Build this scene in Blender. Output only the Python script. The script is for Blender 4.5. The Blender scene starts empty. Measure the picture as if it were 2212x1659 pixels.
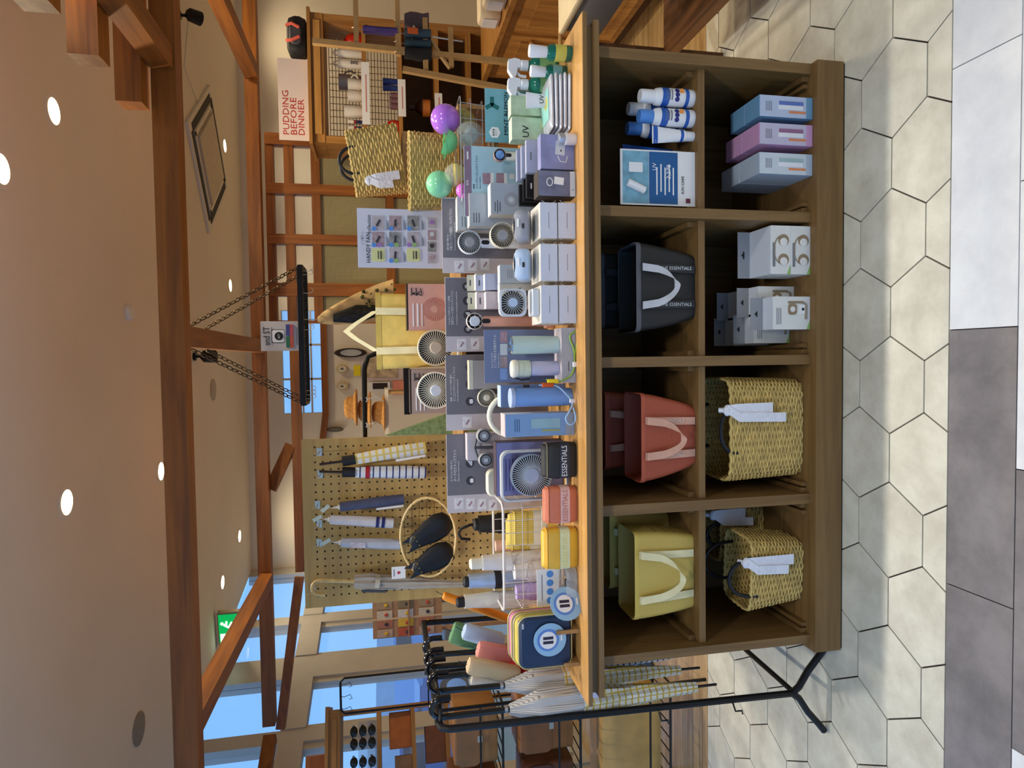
import bpy, math, random
from mathutils import Vector, Matrix
random.seed(7)
PI = math.pi
scene = bpy.context.scene
COL = scene.collection

# ------------------------------------------------------------------ camera
FPX, PITCH, ROLL, YAW, CAMH = 1417.98, 0.1970, 0.0212, -0.0387, 1.48
_cy, _sy, _cp, _sp, _cr, _sr = math.cos(YAW), math.sin(YAW), math.cos(PITCH), math.sin(PITCH), math.cos(ROLL), math.sin(ROLL)
FW = Vector((_sy*_cp, _cy*_cp, -_sp)); _rt = Vector((_cy, -_sy, 0)); _dn = FW.cross(_rt)
RT = _cr*_rt + _sr*_dn; DN = -_sr*_rt + _cr*_dn
CAMP = Vector((0, 0, CAMH))
cam = bpy.data.cameras.new('camera'); camo = bpy.data.objects.new('camera', cam); COL.objects.link(camo)
cam.sensor_fit = 'HORIZONTAL'; cam.sensor_width = 36; cam.lens = FPX*36/2212; cam.clip_start = .05; cam.clip_end = 200
m = Matrix((DN, RT, -FW)).transposed().to_4x4(); m.translation = CAMP   # the phone is held sideways: picture-right is down
camo.matrix_world = m
scene.camera = camo

# ------------------------------------------------------------------ world and exposure
scene.view_settings.view_transform = 'Standard'; scene.view_settings.look = 'None'
scene.view_settings.gamma = 1; scene.view_settings.use_curve_mapping = False
scene.view_settings.exposure = 0.3
w = bpy.data.worlds.new('sky'); scene.world = w; w.use_nodes = True
bg = w.node_tree.nodes['Background']; bg.inputs[0].default_value = (.20, .475, .95, 1); bg.inputs[1].default_value = 1.08
scene.cycles.max_bounces = 6; scene.cycles.transparent_max_bounces = 12
scene.cycles.sample_clamp_indirect = 6

# ------------------------------------------------------------------ lamps (their fixtures are built with the ceiling)
CEIL = 3.0
WARM = (1.0, .84, .58); NEUT = (1.0, .95, .88); COOL = (.95, .98, 1.0)
DOWN = [(.813, 3.10), (1.223, 3.577), (2.222, 7.25), (.805, 7.314), (-.749, 4.949), (-.67, 3.551), (-1.853, 7.4), (-2.086, 6.6), (3.6, 7.4), (2.2, 4.6), (1.15, 5.2)]
MALL = [(-1.25, 2.25), (-.42, 2.25), (.42, 2.25), (1.25, 2.25), (-1.3, .1), (.3, .1), (1.9, .1)]
def lamp(x, y, power, col, size=.07, cone=150, blend=.6):
    l = bpy.data.lights.new('downlight_bulb', 'SPOT'); l.energy = power; l.color = col; l.shadow_soft_size = size
    l.spot_size = math.radians(cone); l.spot_blend = blend
    o = bpy.data.objects.new('downlight_bulb', l); COL.objects.link(o); o.location = (x, y, CEIL-.03)
    return o
for x, y in DOWN: lamp(x, y, 46 if y < 5 else 22, WARM)
for x, y in MALL: lamp(x, y, 62 if y > 2 else 74, NEUT if y > 2 else COOL, cone=63 if y > 2 else 140, size=.05 if y > 2 else .2, blend=.6)

# ------------------------------------------------------------------ helpers
def ray(ix, iy):
    return RT*((829.5-iy)/FPX) + DN*((ix-1106)/FPX) + FW
def W(ix, iy, Y):                       # photograph pixel -> point at depth Y
    d = ray(ix, iy); return CAMP + d*(Y/d.y)
def WZ(ix, iy, z):                      # photograph pixel -> point at height z
    d = ray(ix, iy); return CAMP + d*((z-CAMH)/d.z)
def PX(px, Y): return px*Y/FPX*1.0

def lin(c):
    c = c/255.0
    return c/12.92 if c <= .04045 else ((c+.055)/1.055)**2.4
def L3(rgb): return tuple(lin(c) for c in rgb)+(1,)
MATS = {}
def M(name, rgb=None, rough=.5, metal=0, var=.08, vs=20, bump=0, bs=60, trans=0, alpha=1, emit=None, es=0, coat=0, ior=1.45, sss=0):
    """procedural material: flat colour broken up by noise, optional fine relief"""
    if name in MATS: return MATS[name]
    mt = bpy.data.materials.new(name); mt.use_nodes = True; nt = mt.node_tree; b = nt.nodes['Principled BSDF']; MATS[name] = mt
    b.inputs['Roughness'].default_value = rough; b.inputs['Metallic'].default_value = metal
    b.inputs['Transmission Weight'].default_value = trans; b.inputs['Alpha'].default_value = alpha
    b.inputs['Coat Weight'].default_value = coat; b.inputs['IOR'].default_value = ior
    c = L3(rgb)
    if emit: b.inputs['Emission Color'].default_value = L3(emit); b.inputs['Emission Strength'].default_value = es
    tc = nt.nodes.new('ShaderNodeTexCoord')
    if var:
        n = nt.nodes.new('ShaderNodeTexNoise'); n.inputs['Scale'].default_value = vs; n.inputs['Detail'].default_value = 3
        nt.links.new(tc.outputs['Object'], n.inputs['Vector'])
        r = nt.nodes.new('ShaderNodeValToRGB'); r.color_ramp.elements[0].position = .3; r.color_ramp.elements[1].position = .7
        r.color_ramp.elements[0].color = tuple(x*(1-var) for x in c[:3])+(1,); r.color_ramp.elements[1].color = tuple(min(1, x*(1+var)) for x in c[:3])+(1,)
        nt.links.new(n.outputs['Fac'], r.inputs['Fac']); nt.links.new(r.outputs['Color'], b.inputs['Base Color'])
    else: b.inputs['Base Color'].default_value = c
    if bump:
        n2 = nt.nodes.new('ShaderNodeTexNoise'); n2.inputs['Scale'].default_value = bs
        nt.links.new(tc.outputs['Object'], n2.inputs['Vector'])
        bp = nt.nodes.new('ShaderNodeBump'); bp.inputs['Strength'].default_value = bump; bp.inputs['Distance'].default_value = .01
        nt.links.new(n2.outputs['Fac'], bp.inputs['Height']); nt.links.new(bp.outputs['Normal'], b.inputs['Normal'])
    return mt
def wood(name, rgb, rgb2, axis='X', rough=.45, scale=6):
    if name in MATS: return MATS[name]
    mt = bpy.data.materials.new(name); mt.use_nodes = True; nt = mt.node_tree; b = nt.nodes['Principled BSDF']; MATS[name] = mt
    b.inputs['Roughness'].default_value = rough
    tc = nt.nodes.new('ShaderNodeTexCoord'); mp = nt.nodes.new('ShaderNodeMapping')
    s = {'X': (.6, 9, 9), 'Y': (9, .6, 9), 'Z': (9, 9, .6)}[axis]
    mp.inputs['Scale'].default_value = tuple(v*scale/6 for v in s)
    n = nt.nodes.new('ShaderNodeTexNoise'); n.inputs['Scale'].default_value = 5; n.inputs['Detail'].default_value = 7; n.inputs['Distortion'].default_value = .6
    nt.links.new(tc.outputs['Object'], mp.inputs['Vector']); nt.links.new(mp.outputs['Vector'], n.inputs['Vector'])
    r = nt.nodes.new('ShaderNodeValToRGB'); r.color_ramp.elements[0].position = .32; r.color_ramp.elements[1].position = .68
    r.color_ramp.elements[0].color = L3(rgb2); r.color_ramp.elements[1].color = L3(rgb)
    nt.links.new(n.outputs['Fac'], r.inputs['Fac']); nt.links.new(r.outputs['Color'], b.inputs['Base Color'])
    bp = nt.nodes.new('ShaderNodeBump'); bp.inputs['Strength'].default_value = .08; bp.inputs['Distance'].default_value = .004
    nt.links.new(n.outputs['Fac'], bp.inputs['Height']); nt.links.new(bp.outputs['Normal'], b.inputs['Normal'])
    return mt
def stripes(name, rgb, rgb2, axis='Z', freq=60, width=.25, rough=.6, axis2=None, freq2=None, bump=0, alpha=1, width2=None):
    """bands of rgb2 on rgb across one or two object axes (woven mesh, printed stripes and checks)"""
    if name in MATS: return MATS[name]
    mt = bpy.data.materials.new(name); mt.use_nodes = True; nt = mt.node_tree; b = nt.nodes['Principled BSDF']; MATS[name] = mt
    b.inputs['Roughness'].default_value = rough; b.inputs['Alpha'].default_value = alpha
    tc = nt.nodes.new('ShaderNodeTexCoord'); sx = nt.nodes.new('ShaderNodeSeparateXYZ'); nt.links.new(tc.outputs['Object'], sx.inputs[0])
    def band(ax, fr, wd):
        a = nt.nodes.new('ShaderNodeMath'); a.operation = 'MULTIPLY'; a.inputs[1].default_value = fr; nt.links.new(sx.outputs[ax], a.inputs[0])
        c = nt.nodes.new('ShaderNodeMath'); c.operation = 'FRACT'; nt.links.new(a.outputs[0], c.inputs[0])
        d = nt.nodes.new('ShaderNodeMath'); d.operation = 'LESS_THAN'; d.inputs[1].default_value = wd; nt.links.new(c.outputs[0], d.inputs[0])
        return d
    d = band(axis, freq, width); out = d
    if axis2:
        e = band(axis2, freq2 or freq, width2 or width); mx = nt.nodes.new('ShaderNodeMath'); mx.operation = 'MAXIMUM'
        nt.links.new(d.outputs[0], mx.inputs[0]); nt.links.new(e.outputs[0], mx.inputs[1]); out = mx
    mix = nt.nodes.new('ShaderNodeMix'); mix.data_type = 'RGBA'
    mix.inputs['A'].default_value = L3(rgb); mix.inputs['B'].default_value = L3(rgb2)
    nt.links.new(out.outputs[0], mix.inputs['Factor']); nt.links.new(mix.outputs['Result'], b.inputs['Base Color'])
    if bump:
        bp = nt.nodes.new('ShaderNodeBump'); bp.inputs['Strength'].default_value = bump; bp.inputs['Distance'].default_value = .002
        nt.links.new(out.outputs[0], bp.inputs['Height']); nt.links.new(bp.outputs['Normal'], b.inputs['Normal'])
    return mt

def rrect(w, h, r, n=4):
    r = min(r, w/2-1e-5, h/2-1e-5); out = []
    for cx, cy, a0 in ((w/2-r, h/2-r, 0), (-w/2+r, h/2-r, 90), (-w/2+r, -h/2+r, 180), (w/2-r, -h/2+r, 270)):
        for k in range(n+1):
            a = math.radians(a0+90*k/n); out.append((cx+r*math.cos(a), cy+r*math.sin(a)))
    return out
class MB:
    """collects shapes into one mesh"""
    def __init__(s): s.v = []; s.f = []; s.mx = None; s.mi = []; s.cur = 0
    def add(s, vs, fs):
        o = len(s.v)
        s.v += [tuple(s.mx @ Vector(p)) if s.mx is not None else tuple(p) for p in vs]
        s.f += [tuple(o+i for i in f) for f in fs]; s.mi += [s.cur]*len(fs); return s
    def at(s, loc=(0, 0, 0), rx=0, ry=0, rz=0, sc=1):
        s.mx = Matrix.Translation(loc) @ Matrix.Rotation(rz, 4, 'Z') @ Matrix.Rotation(ry, 4, 'Y') @ Matrix.Rotation(rx, 4, 'X') @ (Matrix.Diagonal((sc, sc, sc, 1)) if not isinstance(sc, tuple) else Matrix.Diagonal(sc+(1,))); return s
    def reset(s): s.mx = None; return s
    def box(s, x0, x1, y0, y1, z0, z1):
        return s.add([(x0, y0, z0), (x1, y0, z0), (x1, y1, z0), (x0, y1, z0), (x0, y0, z1), (x1, y0, z1), (x1, y1, z1), (x0, y1, z1)],
                     [(0, 3, 2, 1), (4, 5, 6, 7), (0, 1, 5, 4), (1, 2, 6, 5), (2, 3, 7, 6), (3, 0, 4, 7)])
    def cbox(s, cx, cy, cz, w, d, h): return s.box(cx-w/2, cx+w/2, cy-d/2, cy+d/2, cz-h/2, cz+h/2)
    def loft(s, loops, cap=True, closed=True):
        n = len(loops[0]); vs = [p for l in loops for p in l]; fs = []
        for k in range(len(loops)-1):
            for i in range(n if closed else n-1):
                j = (i+1) % n; fs.append((k*n+i, k*n+j, (k+1)*n+j, (k+1)*n+i))
        if cap: fs.append(tuple(range(n))[::-1]); fs.append(tuple((len(loops)-1)*n+i for i in range(n)))
        return s.add(vs, fs)
    def rbox(s, cx, cy, cz, w, d, h, r=.01, e=None, n=4):
        """box with rounded vertical edges (r) and eased top and bottom (e)"""
        e = min(r*.5 if e is None else e, h*.45); L = []
        for z, k in ((0, e), (e*.3, e*.3), (e, 0), (h-e, 0), (h-e*.3, e*.3), (h, e)):
            L.append([(cx+x, cy+y, cz-h/2+z) for x, y in rrect(w-2*k, d-2*k, max(r-k, .0005), n)])
        return s.loft(L)
    def rpan(s, cx, cy, cz, w, h, d, r=.01, e=.002, n=4):
        """upright panel: rounded rectangle in x-z, thickness d along y"""
        L = []
        for y, k in ((-d/2, e), (-d/2+e, 0), (d/2-e, 0), (d/2, e)):
            L.append([(cx+x, cy+y, cz+z) for x, z in rrect(w-2*k, h-2*k, max(r-k, .0005), n)])
        return s.loft(L)
    def lathe(s, prof, n=16, c=(0, 0, 0), cap=True):
        L = [[(c[0]+max(r, 1e-5)*math.cos(2*PI*i/n), c[1]+max(r, 1e-5)*math.sin(2*PI*i/n), c[2]+z) for i in range(n)] for r, z in prof]
        return s.loft(L, cap)
    def tube(s, pts, r, n=8, closed=False, cap=True, flat=None):
        pts = [Vector(p) for p in pts]; L = []; N = len(pts); up = None
        for i, p in enumerate(pts):
            a = pts[(i-1) % N] if (closed or i) else pts[0]; b = pts[(i+1) % N] if (closed or i < N-1) else pts[-1]
            t = (b-a).normalized()
            if up is None: up = Vector((0, 0, 1)) if abs(t.z) < .9 else Vector((0, 1, 0))
            sd = t.cross(up).normalized(); up = sd.cross(t).normalized()
            rr = r[i] if isinstance(r, (list, tuple)) else r; ra, rb = (rr, rr) if flat is None else flat
            L.append([tuple(p+sd*ra*math.cos(2*PI*k/n)+up*rb*math.sin(2*PI*k/n)) for k in range(n)])
        if closed: L.append(L[0]); cap = False
        return s.loft(L, cap)
    def prism(s, poly, h, mx=None):
        """polygon in x-y extruded by h along z"""
        n = len(poly); vs = [(x, y, 0) for x, y in poly]+[(x, y, h) for x, y in poly]
        fs = [tuple(range(n))[::-1], tuple(range(n, 2*n))]+[(i, (i+1) % n, n+(i+1) % n, n+i) for i in range(n)]
        if mx is not None: vs = [tuple(mx @ Vector(v)) for v in vs]
        return s.add(vs, fs)
    def xz(s, poly, y0, y1):
        """polygon in x-z (counter-clockwise seen from the front) between depths y0 < y1"""
        n = len(poly); vs = [(x, y0, z) for x, z in poly]+[(x, y1, z) for x, z in poly]
        fs = [tuple(range(n)), tuple(range(n, 2*n))[::-1]]+[((i+1) % n, i, n+i, n+(i+1) % n) for i in range(n)]
        return s.add(vs, fs)
    def disc(s, cx, cy, cz, r, t, n=24):
        """short drum facing the viewer (axis along y)"""
        return s.loft([[(cx+r*math.cos(-2*PI*i/n), y, cz+r*math.sin(-2*PI*i/n)) for i in range(n)] for y in (cy+t/2, cy-t/2)][::-1])
    def sphere(s, cx, cy, cz, r, n=16, m=10, sc=(1, 1, 1)):
        L = []
        for k in range(m+1):
            a = -PI/2+PI*k/m; q = max(math.cos(a), 1e-4)
            L.append([(cx+r*sc[0]*q*math.cos(2*PI*i/n), cy+r*sc[1]*q*math.sin(2*PI*i/n), cz+r*sc[2]*math.sin(a)) for i in range(n)])
        return s.loft(L)
    def beam(s, a, b, w, h, up=(0, 0, 1)):
        a = Vector(a); b = Vector(b); t = (b-a).normalized(); sd = t.cross(Vector(up)).normalized(); u = sd.cross(t)
        vs = [tuple(p+sd*x*w/2+u*z*h/2) for p in (a, b) for x, z in ((-1, -1), (1, -1), (1, 1), (-1, 1))]
        return s.add(vs, [(0, 3, 2, 1), (4, 5, 6, 7), (0, 1, 5, 4), (1, 2, 6, 5), (2, 3, 7, 6), (3, 0, 4, 7)])
    def mesh(s, name, mat, smooth=False):
        me = bpy.data.meshes.new(name); me.from_pydata(s.v, [], s.f)
        for mm in (mat if isinstance(mat, (list, tuple)) else [mat]): me.materials.append(mm)
        if any(s.mi): me.polygons.foreach_set('material_index', s.mi)
        import bmesh as _b
        bm = _b.new(); bm.from_mesh(me); _b.ops.recalc_face_normals(bm, faces=bm.faces); bm.to_mesh(me); bm.free()
        if smooth:
            me.polygons.foreach_set('use_smooth', [True]*len(me.polygons))
            try: me.set_sharp_from_angle(angle=math.radians(40))
            except Exception: pass
        return me
    def build(s, name, mat, parent=None, smooth=False, loc=None, rz=0):
        return link(name, s.mesh(name, mat, smooth), parent, loc, rz)
def link(name, me, parent=None, loc=None, rz=0):
    o = bpy.data.objects.new(name, me); COL.objects.link(o)
    if parent: o.parent = parent
    if loc is not None: o.location = loc
    if rz: o.rotation_euler = (0, 0, rz)
    return o
def tag(o, label, cat, group=None):
    o['label'] = label; o['category'] = cat
    if group: o['group'] = group
    return o
def thing(name, label, cat, loc, rz=0, group=None):
    o = bpy.data.objects.new(name, None); COL.objects.link(o); o.location = loc; o.rotation_euler = (0, 0, rz); o.empty_display_size = .02
    return tag(o, label, cat, group)
def struct(o): o['kind'] = 'structure'; return o
def stuff(o): o['kind'] = 'stuff'; return o
def dup(root, loc, label=None, group=None, rz=None):
    r = root.copy(); COL.objects.link(r); r.location = loc
    if rz is not None: r.rotation_euler = (0, 0, rz)
    if label: r['label'] = label
    if group: r['group'] = group
    for ch in root.children:
        c = ch.copy(); COL.objects.link(c); c.parent = r
        for g in ch.children:
            d = g.copy(); COL.objects.link(d); d.parent = c
    return r
_txt = {}
def text(body, size, mat, parent, loc, rz=0, rx=PI/2, ry=0, align='CENTER', sx=1, name='lettering', ext=.0003, flip=False, fit=None):
    """flat printed lettering; by default upright, facing the viewer"""
    k = (body, size, mat.name, align, sx, flip, fit)
    if k not in _txt:
        cu = bpy.data.curves.new('lettering', 'FONT'); cu.body = body; cu.size = size; cu.align_x = align; cu.align_y = 'CENTER'; cu.extrude = ext; cu.resolution_u = 2
        o = bpy.data.objects.new('lettering', cu); COL.objects.link(o); bpy.context.view_layer.update()
        me = bpy.data.meshes.new_from_object(o.evaluated_get(bpy.context.evaluated_depsgraph_get())); bpy.data.objects.remove(o)
        if fit and len(me.vertices):
            xs_ = [v.co.x for v in me.vertices]; sx = fit/max(1e-6, max(xs_)-min(xs_))
        for v in me.vertices: v.co.x *= sx*(-1 if flip else 1)
        if flip: me.flip_normals()
        me.materials.clear(); me.materials.append(mat); _txt[k] = me
    o = bpy.data.objects.new(name, _txt[k]); COL.objects.link(o); o.parent = parent; o.location = loc; o.rotation_euler = (rx, ry, rz)
    return o
def panel(parent, name, mat, x, z, w, h, y, t=.0012, r=None):
    """thin printed patch on a front face (facing -y)"""
    b = MB()
    if r: b.rpan(x, y, z, w, h, t, r, t*.2, 3)
    else: b.cbox(x, y, z, w, t, h)
    return b.build(name, mat, parent)
# ------------------------------------------------------------------ palette of the setting
def tilemat(name, rgb, rgb2, sc=9):
    mt = M(name, rgb, .38, var=0); nt = mt.node_tree; b = nt.nodes['Principled BSDF']
    tc = nt.nodes.new('ShaderNodeTexCoord'); oi = nt.nodes.new('ShaderNodeObjectInfo'); ad = nt.nodes.new('ShaderNodeVectorMath'); ad.operation = 'ADD'
    nt.links.new(tc.outputs['Object'], ad.inputs[0]); nt.links.new(oi.outputs['Random'], ad.inputs[1])
    n = nt.nodes.new('ShaderNodeTexNoise'); n.inputs['Scale'].default_value = sc; n.inputs['Detail'].default_value = 8; n.inputs['Roughness'].default_value = .65
    nt.links.new(ad.outputs[0], n.inputs['Vector'])
    r = nt.nodes.new('ShaderNodeValToRGB'); r.color_ramp.elements[0].position = .33; r.color_ramp.elements[1].position = .66
    r.color_ramp.elements[0].color = L3(rgb2); r.color_ramp.elements[1].color = L3(rgb)
    nt.links.new(n.outputs['Fac'], r.inputs['Fac']); nt.links.new(r.outputs['Color'], b.inputs['Base Color'])
    return mt
HEXM = tilemat('beige_stone_tile', (228, 224, 206), (202, 196, 178))
WTILE = tilemat('white_stone_tile', (234, 236, 238), (216, 218, 222), 7)
GTILE = tilemat('grey_stone_tile', (140, 134, 134), (112, 107, 108), 7)
GROUT = M('dark_grout', (70, 64, 62), .9)
OAKF = wood('oak_floor', (196, 164, 112), (154, 120, 74), 'X', .32, 5)
PLASTER = M('cream_plaster', (232, 222, 202), .9, var=.03, vs=3)
CEILM = M('ceiling_paint', (236, 226, 208), .95, var=.02, vs=2)
BEAM = wood('cedar_beam_wood', (156, 92, 26), (116, 64, 14), 'X', .5, 4)
BEAMY = wood('cedar_beam_wood_lengthwise', (156, 92, 26), (116, 64, 14), 'Y', .5, 4)
BEAMZ = wood('cedar_post_wood', (166, 98, 28), (124, 68, 16), 'Z', .5, 4)
ALU = M('aluminium_frame', (200, 196, 188), .45, .2, var=.05, vs=4)
BLACK = M('black_metal', (26, 25, 26), .42, .3, var=.1)
GLASS = M('clear_pane', (225, 238, 245), .03, 0, var=0, alpha=.10)
WHITE = M('white_print', (238, 238, 238), .55, var=.02)
INK = M('black_ink', (28, 28, 32), .6, var=0)
GREYINK = M('grey_ink', (120, 120, 128), .6, var=0)

# ------------------------------------------------------------------ floor
S = .14460; X0 = .0521; Y0 = 1.5633; YF, YB = 1.483, 2.803
slab = MB(); slab.box(-6, 6, -3, 12, -.12, -.009)
floor = struct(slab.build('floor', GROUT))
def clip(poly, y, keep_above):
    out = []
    for i in range(len(poly)):
        a, b = poly[i], poly[(i+1) % len(poly)]
        ia = (a[1] >= y) == keep_above; ib = (b[1] >= y) == keep_above
        if ia: out.append(a)
        if ia != ib: t = (y-a[1])/(b[1]-a[1]); out.append((a[0]+t*(b[0]-a[0]), y))
    return out
g = .0022; full = None
for row in range(-1, 13):
    for k in range(-9, 9):
        cx = X0+S*((.5 if row % 2 == 0 else 2)+3*k); cyy = Y0+row*S*math.sqrt(3)/2
        if abs(cx) > 3.3: continue
        R_ = S-g*1.2; hexp = [(R_*math.cos(PI/3*i), R_*math.sin(PI/3*i)) for i in range(6)]
        pol = clip(clip([(x, y+cyy) for x, y in hexp], YF+g, True), YB-g, False)
        if len(pol) < 3: continue
        pol = [(x, y-cyy) for x, y in pol]
        inside = min(p[1] for p in pol)+cyy > YF+g+1e-4 and max(p[1] for p in pol)+cyy < YB-g-1e-4
        if inside and full: me = full
        else:
            me = MB().prism(pol, .0085).mesh('hex_tile', HEXM)
            if inside: full = me
        link('hex_tile', me, floor, (cx, cyy, -.009))
JX = .0609; TW = .679; TH = .1915
for r_ in range(4):
    y1 = YF-r_*TH; off = 0 if r_ % 2 == 0 else TW/2
    for k in range(-5, 5):
        x0 = JX+off+TW*k
        if r_ == 0: mt = WTILE if k >= 0 else GTILE
        elif r_ == 1: mt = GTILE if k == -2 else WTILE
        else: mt = WTILE if (k+r_) % 3 else GTILE
        b = MB(); b.box(-TW/2+g*.7, TW/2-g*.7, -TH/2+g*.7, TH/2-g*.7, 0, .0085)
        b.build('rectangular_tile', mt, floor, loc=(x0+TW/2, y1-TH/2, -.009))
b = MB(); b.box(-6, 6, -3, YF-4*TH-g, -.009, -.0005); b.build('corridor_paving', WTILE, floor)
pw = .19
for i in range(12):
    for k in range(-3, 3):
        x0 = k*1.6+(.8 if i % 2 else 0); b = MB(); b.box(-.7996, .7996, -pw/2+.0003, pw/2-.0003, 0, .0088)
        b.build('oak_plank', OAKF, floor, loc=(x0, YB+pw*(i+.5), -.009))
b = MB(); b.box(-6, 6, YB+pw*12+.001, 12, -.009, -.0005); b.build('oak_boards', OAKF, floor)

# ------------------------------------------------------------------ ceiling with its fittings
b = MB(); b.box(-2.05-.18*6.9, 6, -3, 9.5, CEIL, CEIL+.1)
ceiling = struct(MB().add([(-3.36, 2.74, CEIL), (-4.6, -3, CEIL), (6, -3, CEIL), (6, 9.6, CEIL), (-2.12, 9.6, CEIL),
                           (-3.36, 2.74, CEIL+.12), (-4.6, -3, CEIL+.12), (6, -3, CEIL+.12), (6, 9.6, CEIL+.12), (-2.12, 9.6, CEIL+.12)],
                          [(0, 1, 2, 3, 4), (9, 8, 7, 6, 5), (0, 5, 6, 1), (1, 6, 7, 2), (2, 7, 8, 3), (3, 8, 9, 4), (4, 9, 5, 0)]).build('ceiling', CEILM))
BULB = M('lit_lamp_glass', (255, 240, 210), .4, var=0, emit=(255, 214, 150), es=14)
BULBN = M('lit_lamp_glass_neutral', (255, 250, 240), .4, var=0, emit=(255, 240, 220), es=14)
TRIM = M('lamp_trim', (235, 228, 215), .5, var=0)
dl = None
for i, (x, y) in enumerate(DOWN+MALL):
    lab = 'round recessed ceiling downlight glowing warm white' if i < len(DOWN) else 'round recessed downlight above the shop front'
    gp = 'downlights in the shop ceiling' if i < len(DOWN) else 'downlights above the shop front'
    t = thing('downlight', lab, 'ceiling light', (x, y, CEIL), 0, gp)
    if dl is None:
        b = MB(); b.lathe([(.062, -.004), (.085, -.004), (.085, -.0002), (.062, -.0002)], 24, cap=False); b.loft([], False) if 0 else None
        ring = b.mesh('trim_ring', TRIM); d_ = MB(); d_.lathe([(.062, -.0035), (.062, -.0008)], 24); dsc = d_.mesh('lamp_glass', BULB); dsn = d_.mesh('lamp_glass', BULBN); dl = 1
    link('trim_ring', ring, t); link('lamp_glass', dsc if i < len(DOWN) else dsn, t)
# angled cassette air conditioner
ACW = M('cassette_white', (222, 214, 198), .5, var=.02); ACD = M('cassette_dark_slot', (40, 34, 28), .7)
ac = thing('ceiling_air_conditioner', 'square cassette air conditioner with dark slots set in the ceiling', 'air conditioner', (1.88, 6.53, CEIL), math.radians(52))
b = MB(); b.cbox(0, 0, -.012, 1.0, 1.0, .022); b.build('frame', ACW, ac)
b = MB(); b.cbox(0, 0, -.036, .62, .62, .024); b.build('intake_panel', M('cassette_beige', (205, 190, 165), .6), ac)
for k in range(4):
    b = MB().at(rz=k*PI/2); b.box(-.40, .40, -.455, -.385, -.027, -.0232); b.build('air_slot', ACD, ac)
    b = MB().at(rz=k*PI/2); b.box(-.37, .37, -.37, -.335, -.032, -.0232); b.build('louvre', ACW, ac)
hp = thing('ceiling_access_hatch', 'flush square access hatch beside the air conditioner', 'ceiling hatch', (2.55, 6.15, CEIL), math.radians(20))
b = MB(); b.cbox(0, 0, -.003, .45, .45, .004); b.build('panel', CEILM, hp)
b = MB(); [b.cbox(*p) for p in ((0, .23, -.003, .48, .012, .005), (0, -.23, -.003, .48, .012, .005), (.23, 0, -.003, .012, .45, .005), (-.23, 0, -.003, .012, .45, .005))]; b.build('rim', ACW, hp)
def ceil_disc(x, y, r, name, label, cat, h=.03, mat=TRIM):
    o = MB().lathe([(r, -.001), (r, -h*.6), (r*.8, -h)], 24).build(name, mat, loc=(x, y, CEIL), smooth=True); return tag(o, label, cat)
ceil_disc(-2.26, 4.372, .10, 'ceiling_speaker', 'round grey ceiling speaker cover above the left windows', 'speaker', .012, M('speaker_grille', (150, 140, 125), .7))
ceil_disc(-.245, 6.47, .10, 'ceiling_speaker', 'round pale ceiling speaker cover behind the hanging chains', 'speaker', .012, M('speaker_grille2', (190, 175, 150), .7))
ceil_disc(.318, 4.435, .05, 'smoke_detector', 'small round smoke detector on the ceiling between the beams', 'smoke detector')
ceil_disc(1.3, 8.6, .06, 'sprinkler_head', 'small dark sprinkler rosette on the far ceiling', 'sprinkler', .05, M('sprinkler_metal', (120, 110, 95), .4, .6))
# exit sign
GREEN = M('exit_green', (0, 150, 70), .4, var=0, emit=(0, 170, 80), es=.8); EXW = M('exit_white', (255, 255, 255), .4, var=0, emit=(235, 255, 240), es=1.2)
ex = thing('exit_sign', 'green running-man exit sign hanging from the ceiling', 'exit sign', (-2.42, 6.3, CEIL-.02), math.radians(-8))
b = MB(); b.box(-.17, .17, -.03, .03, -.19, -.005); b.build('housing', M('sign_housing', (150, 140, 110), .5), ex)
b = MB(); b.box(-.155, .155, -.034, -.0305, -.178, -.016); b.build('lit_face', GREEN, ex)
b = MB(); b.box(-.145, -.03, -.0365, -.0345, -.168, -.026); b.build('doorway_symbol', EXW, ex)
b = MB(); b.tube([(.06, -.036, -.06), (.03, -.036, -.1), (.075, -.036, -.125), (.05, -.036, -.165)], .011, 6); b.tube([(.045, -.036, -.08), (.09, -.036, -.085)], .009, 6); b.sphere(.07, -.036, -.045, .014, 8, 6); b.build('running_figure', EXW, ex)

# ------------------------------------------------------------------ timber frame
def beam(name, a, b_, w_, h_, mat, label):
    c = (Vector(a)+Vector(b_))/2; o = MB().beam(Vector(a)-c, Vector(b_)-c, w_, h_).build(name, mat, loc=c); return tag(o, label, 'beam')
beam('timber_beam', (-3.2, 2.835, 2.28), (3.4, 2.835, 2.28), .09, .09, BEAM, 'long timber beam along the shop front, carrying the hanging rack beam')
beam('timber_beam', (.11, 2.885, 2.285), (.11, 4.75, 2.285), .085, .085, BEAMY, 'short timber beam running back between front and rear beams, chains hang from it')
beam('timber_beam', (-1.5, 2.885, 2.285), (-1.5, 4.75, 2.285), .085, .085, BEAMY, 'timber beam running back towards the tall windows')
beam('timber_beam', (1.18, .3, 2.285), (1.18, 2.785, 2.285), .085, .085, BEAMY, 'timber beam reaching forward from the shop front beneath three cross beams')
for y, lab in ((2.70, 'cross beam end resting beside the long front beam'), (2.32, 'middle cross beam with a bright sawn end'), (1.98, 'foremost cross beam with a chamfered end')):
    o = beam('cross_beam', (.975, y+.045, 2.376), (3.0, y+.045, 2.376), .09, .09, BEAM, lab)
beam('timber_beam', (-2.55, 4.8, 2.3), (4.2, 4.8, 2.3), .09, .085, BEAM, 'rear timber beam above the wooden lattice window')
beam('timber_beam', (-1.52, 4.95, 2.082), (.09, 4.95, 2.082), .08, .066, BEAM, 'lower rear timber rail meeting the square post')
beam('knee_brace', (-.60, 4.95, 2.125), (-.90, 4.86, 2.262), .07, .075, BEAM, 'short diagonal knee brace between the two rear beams')
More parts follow.
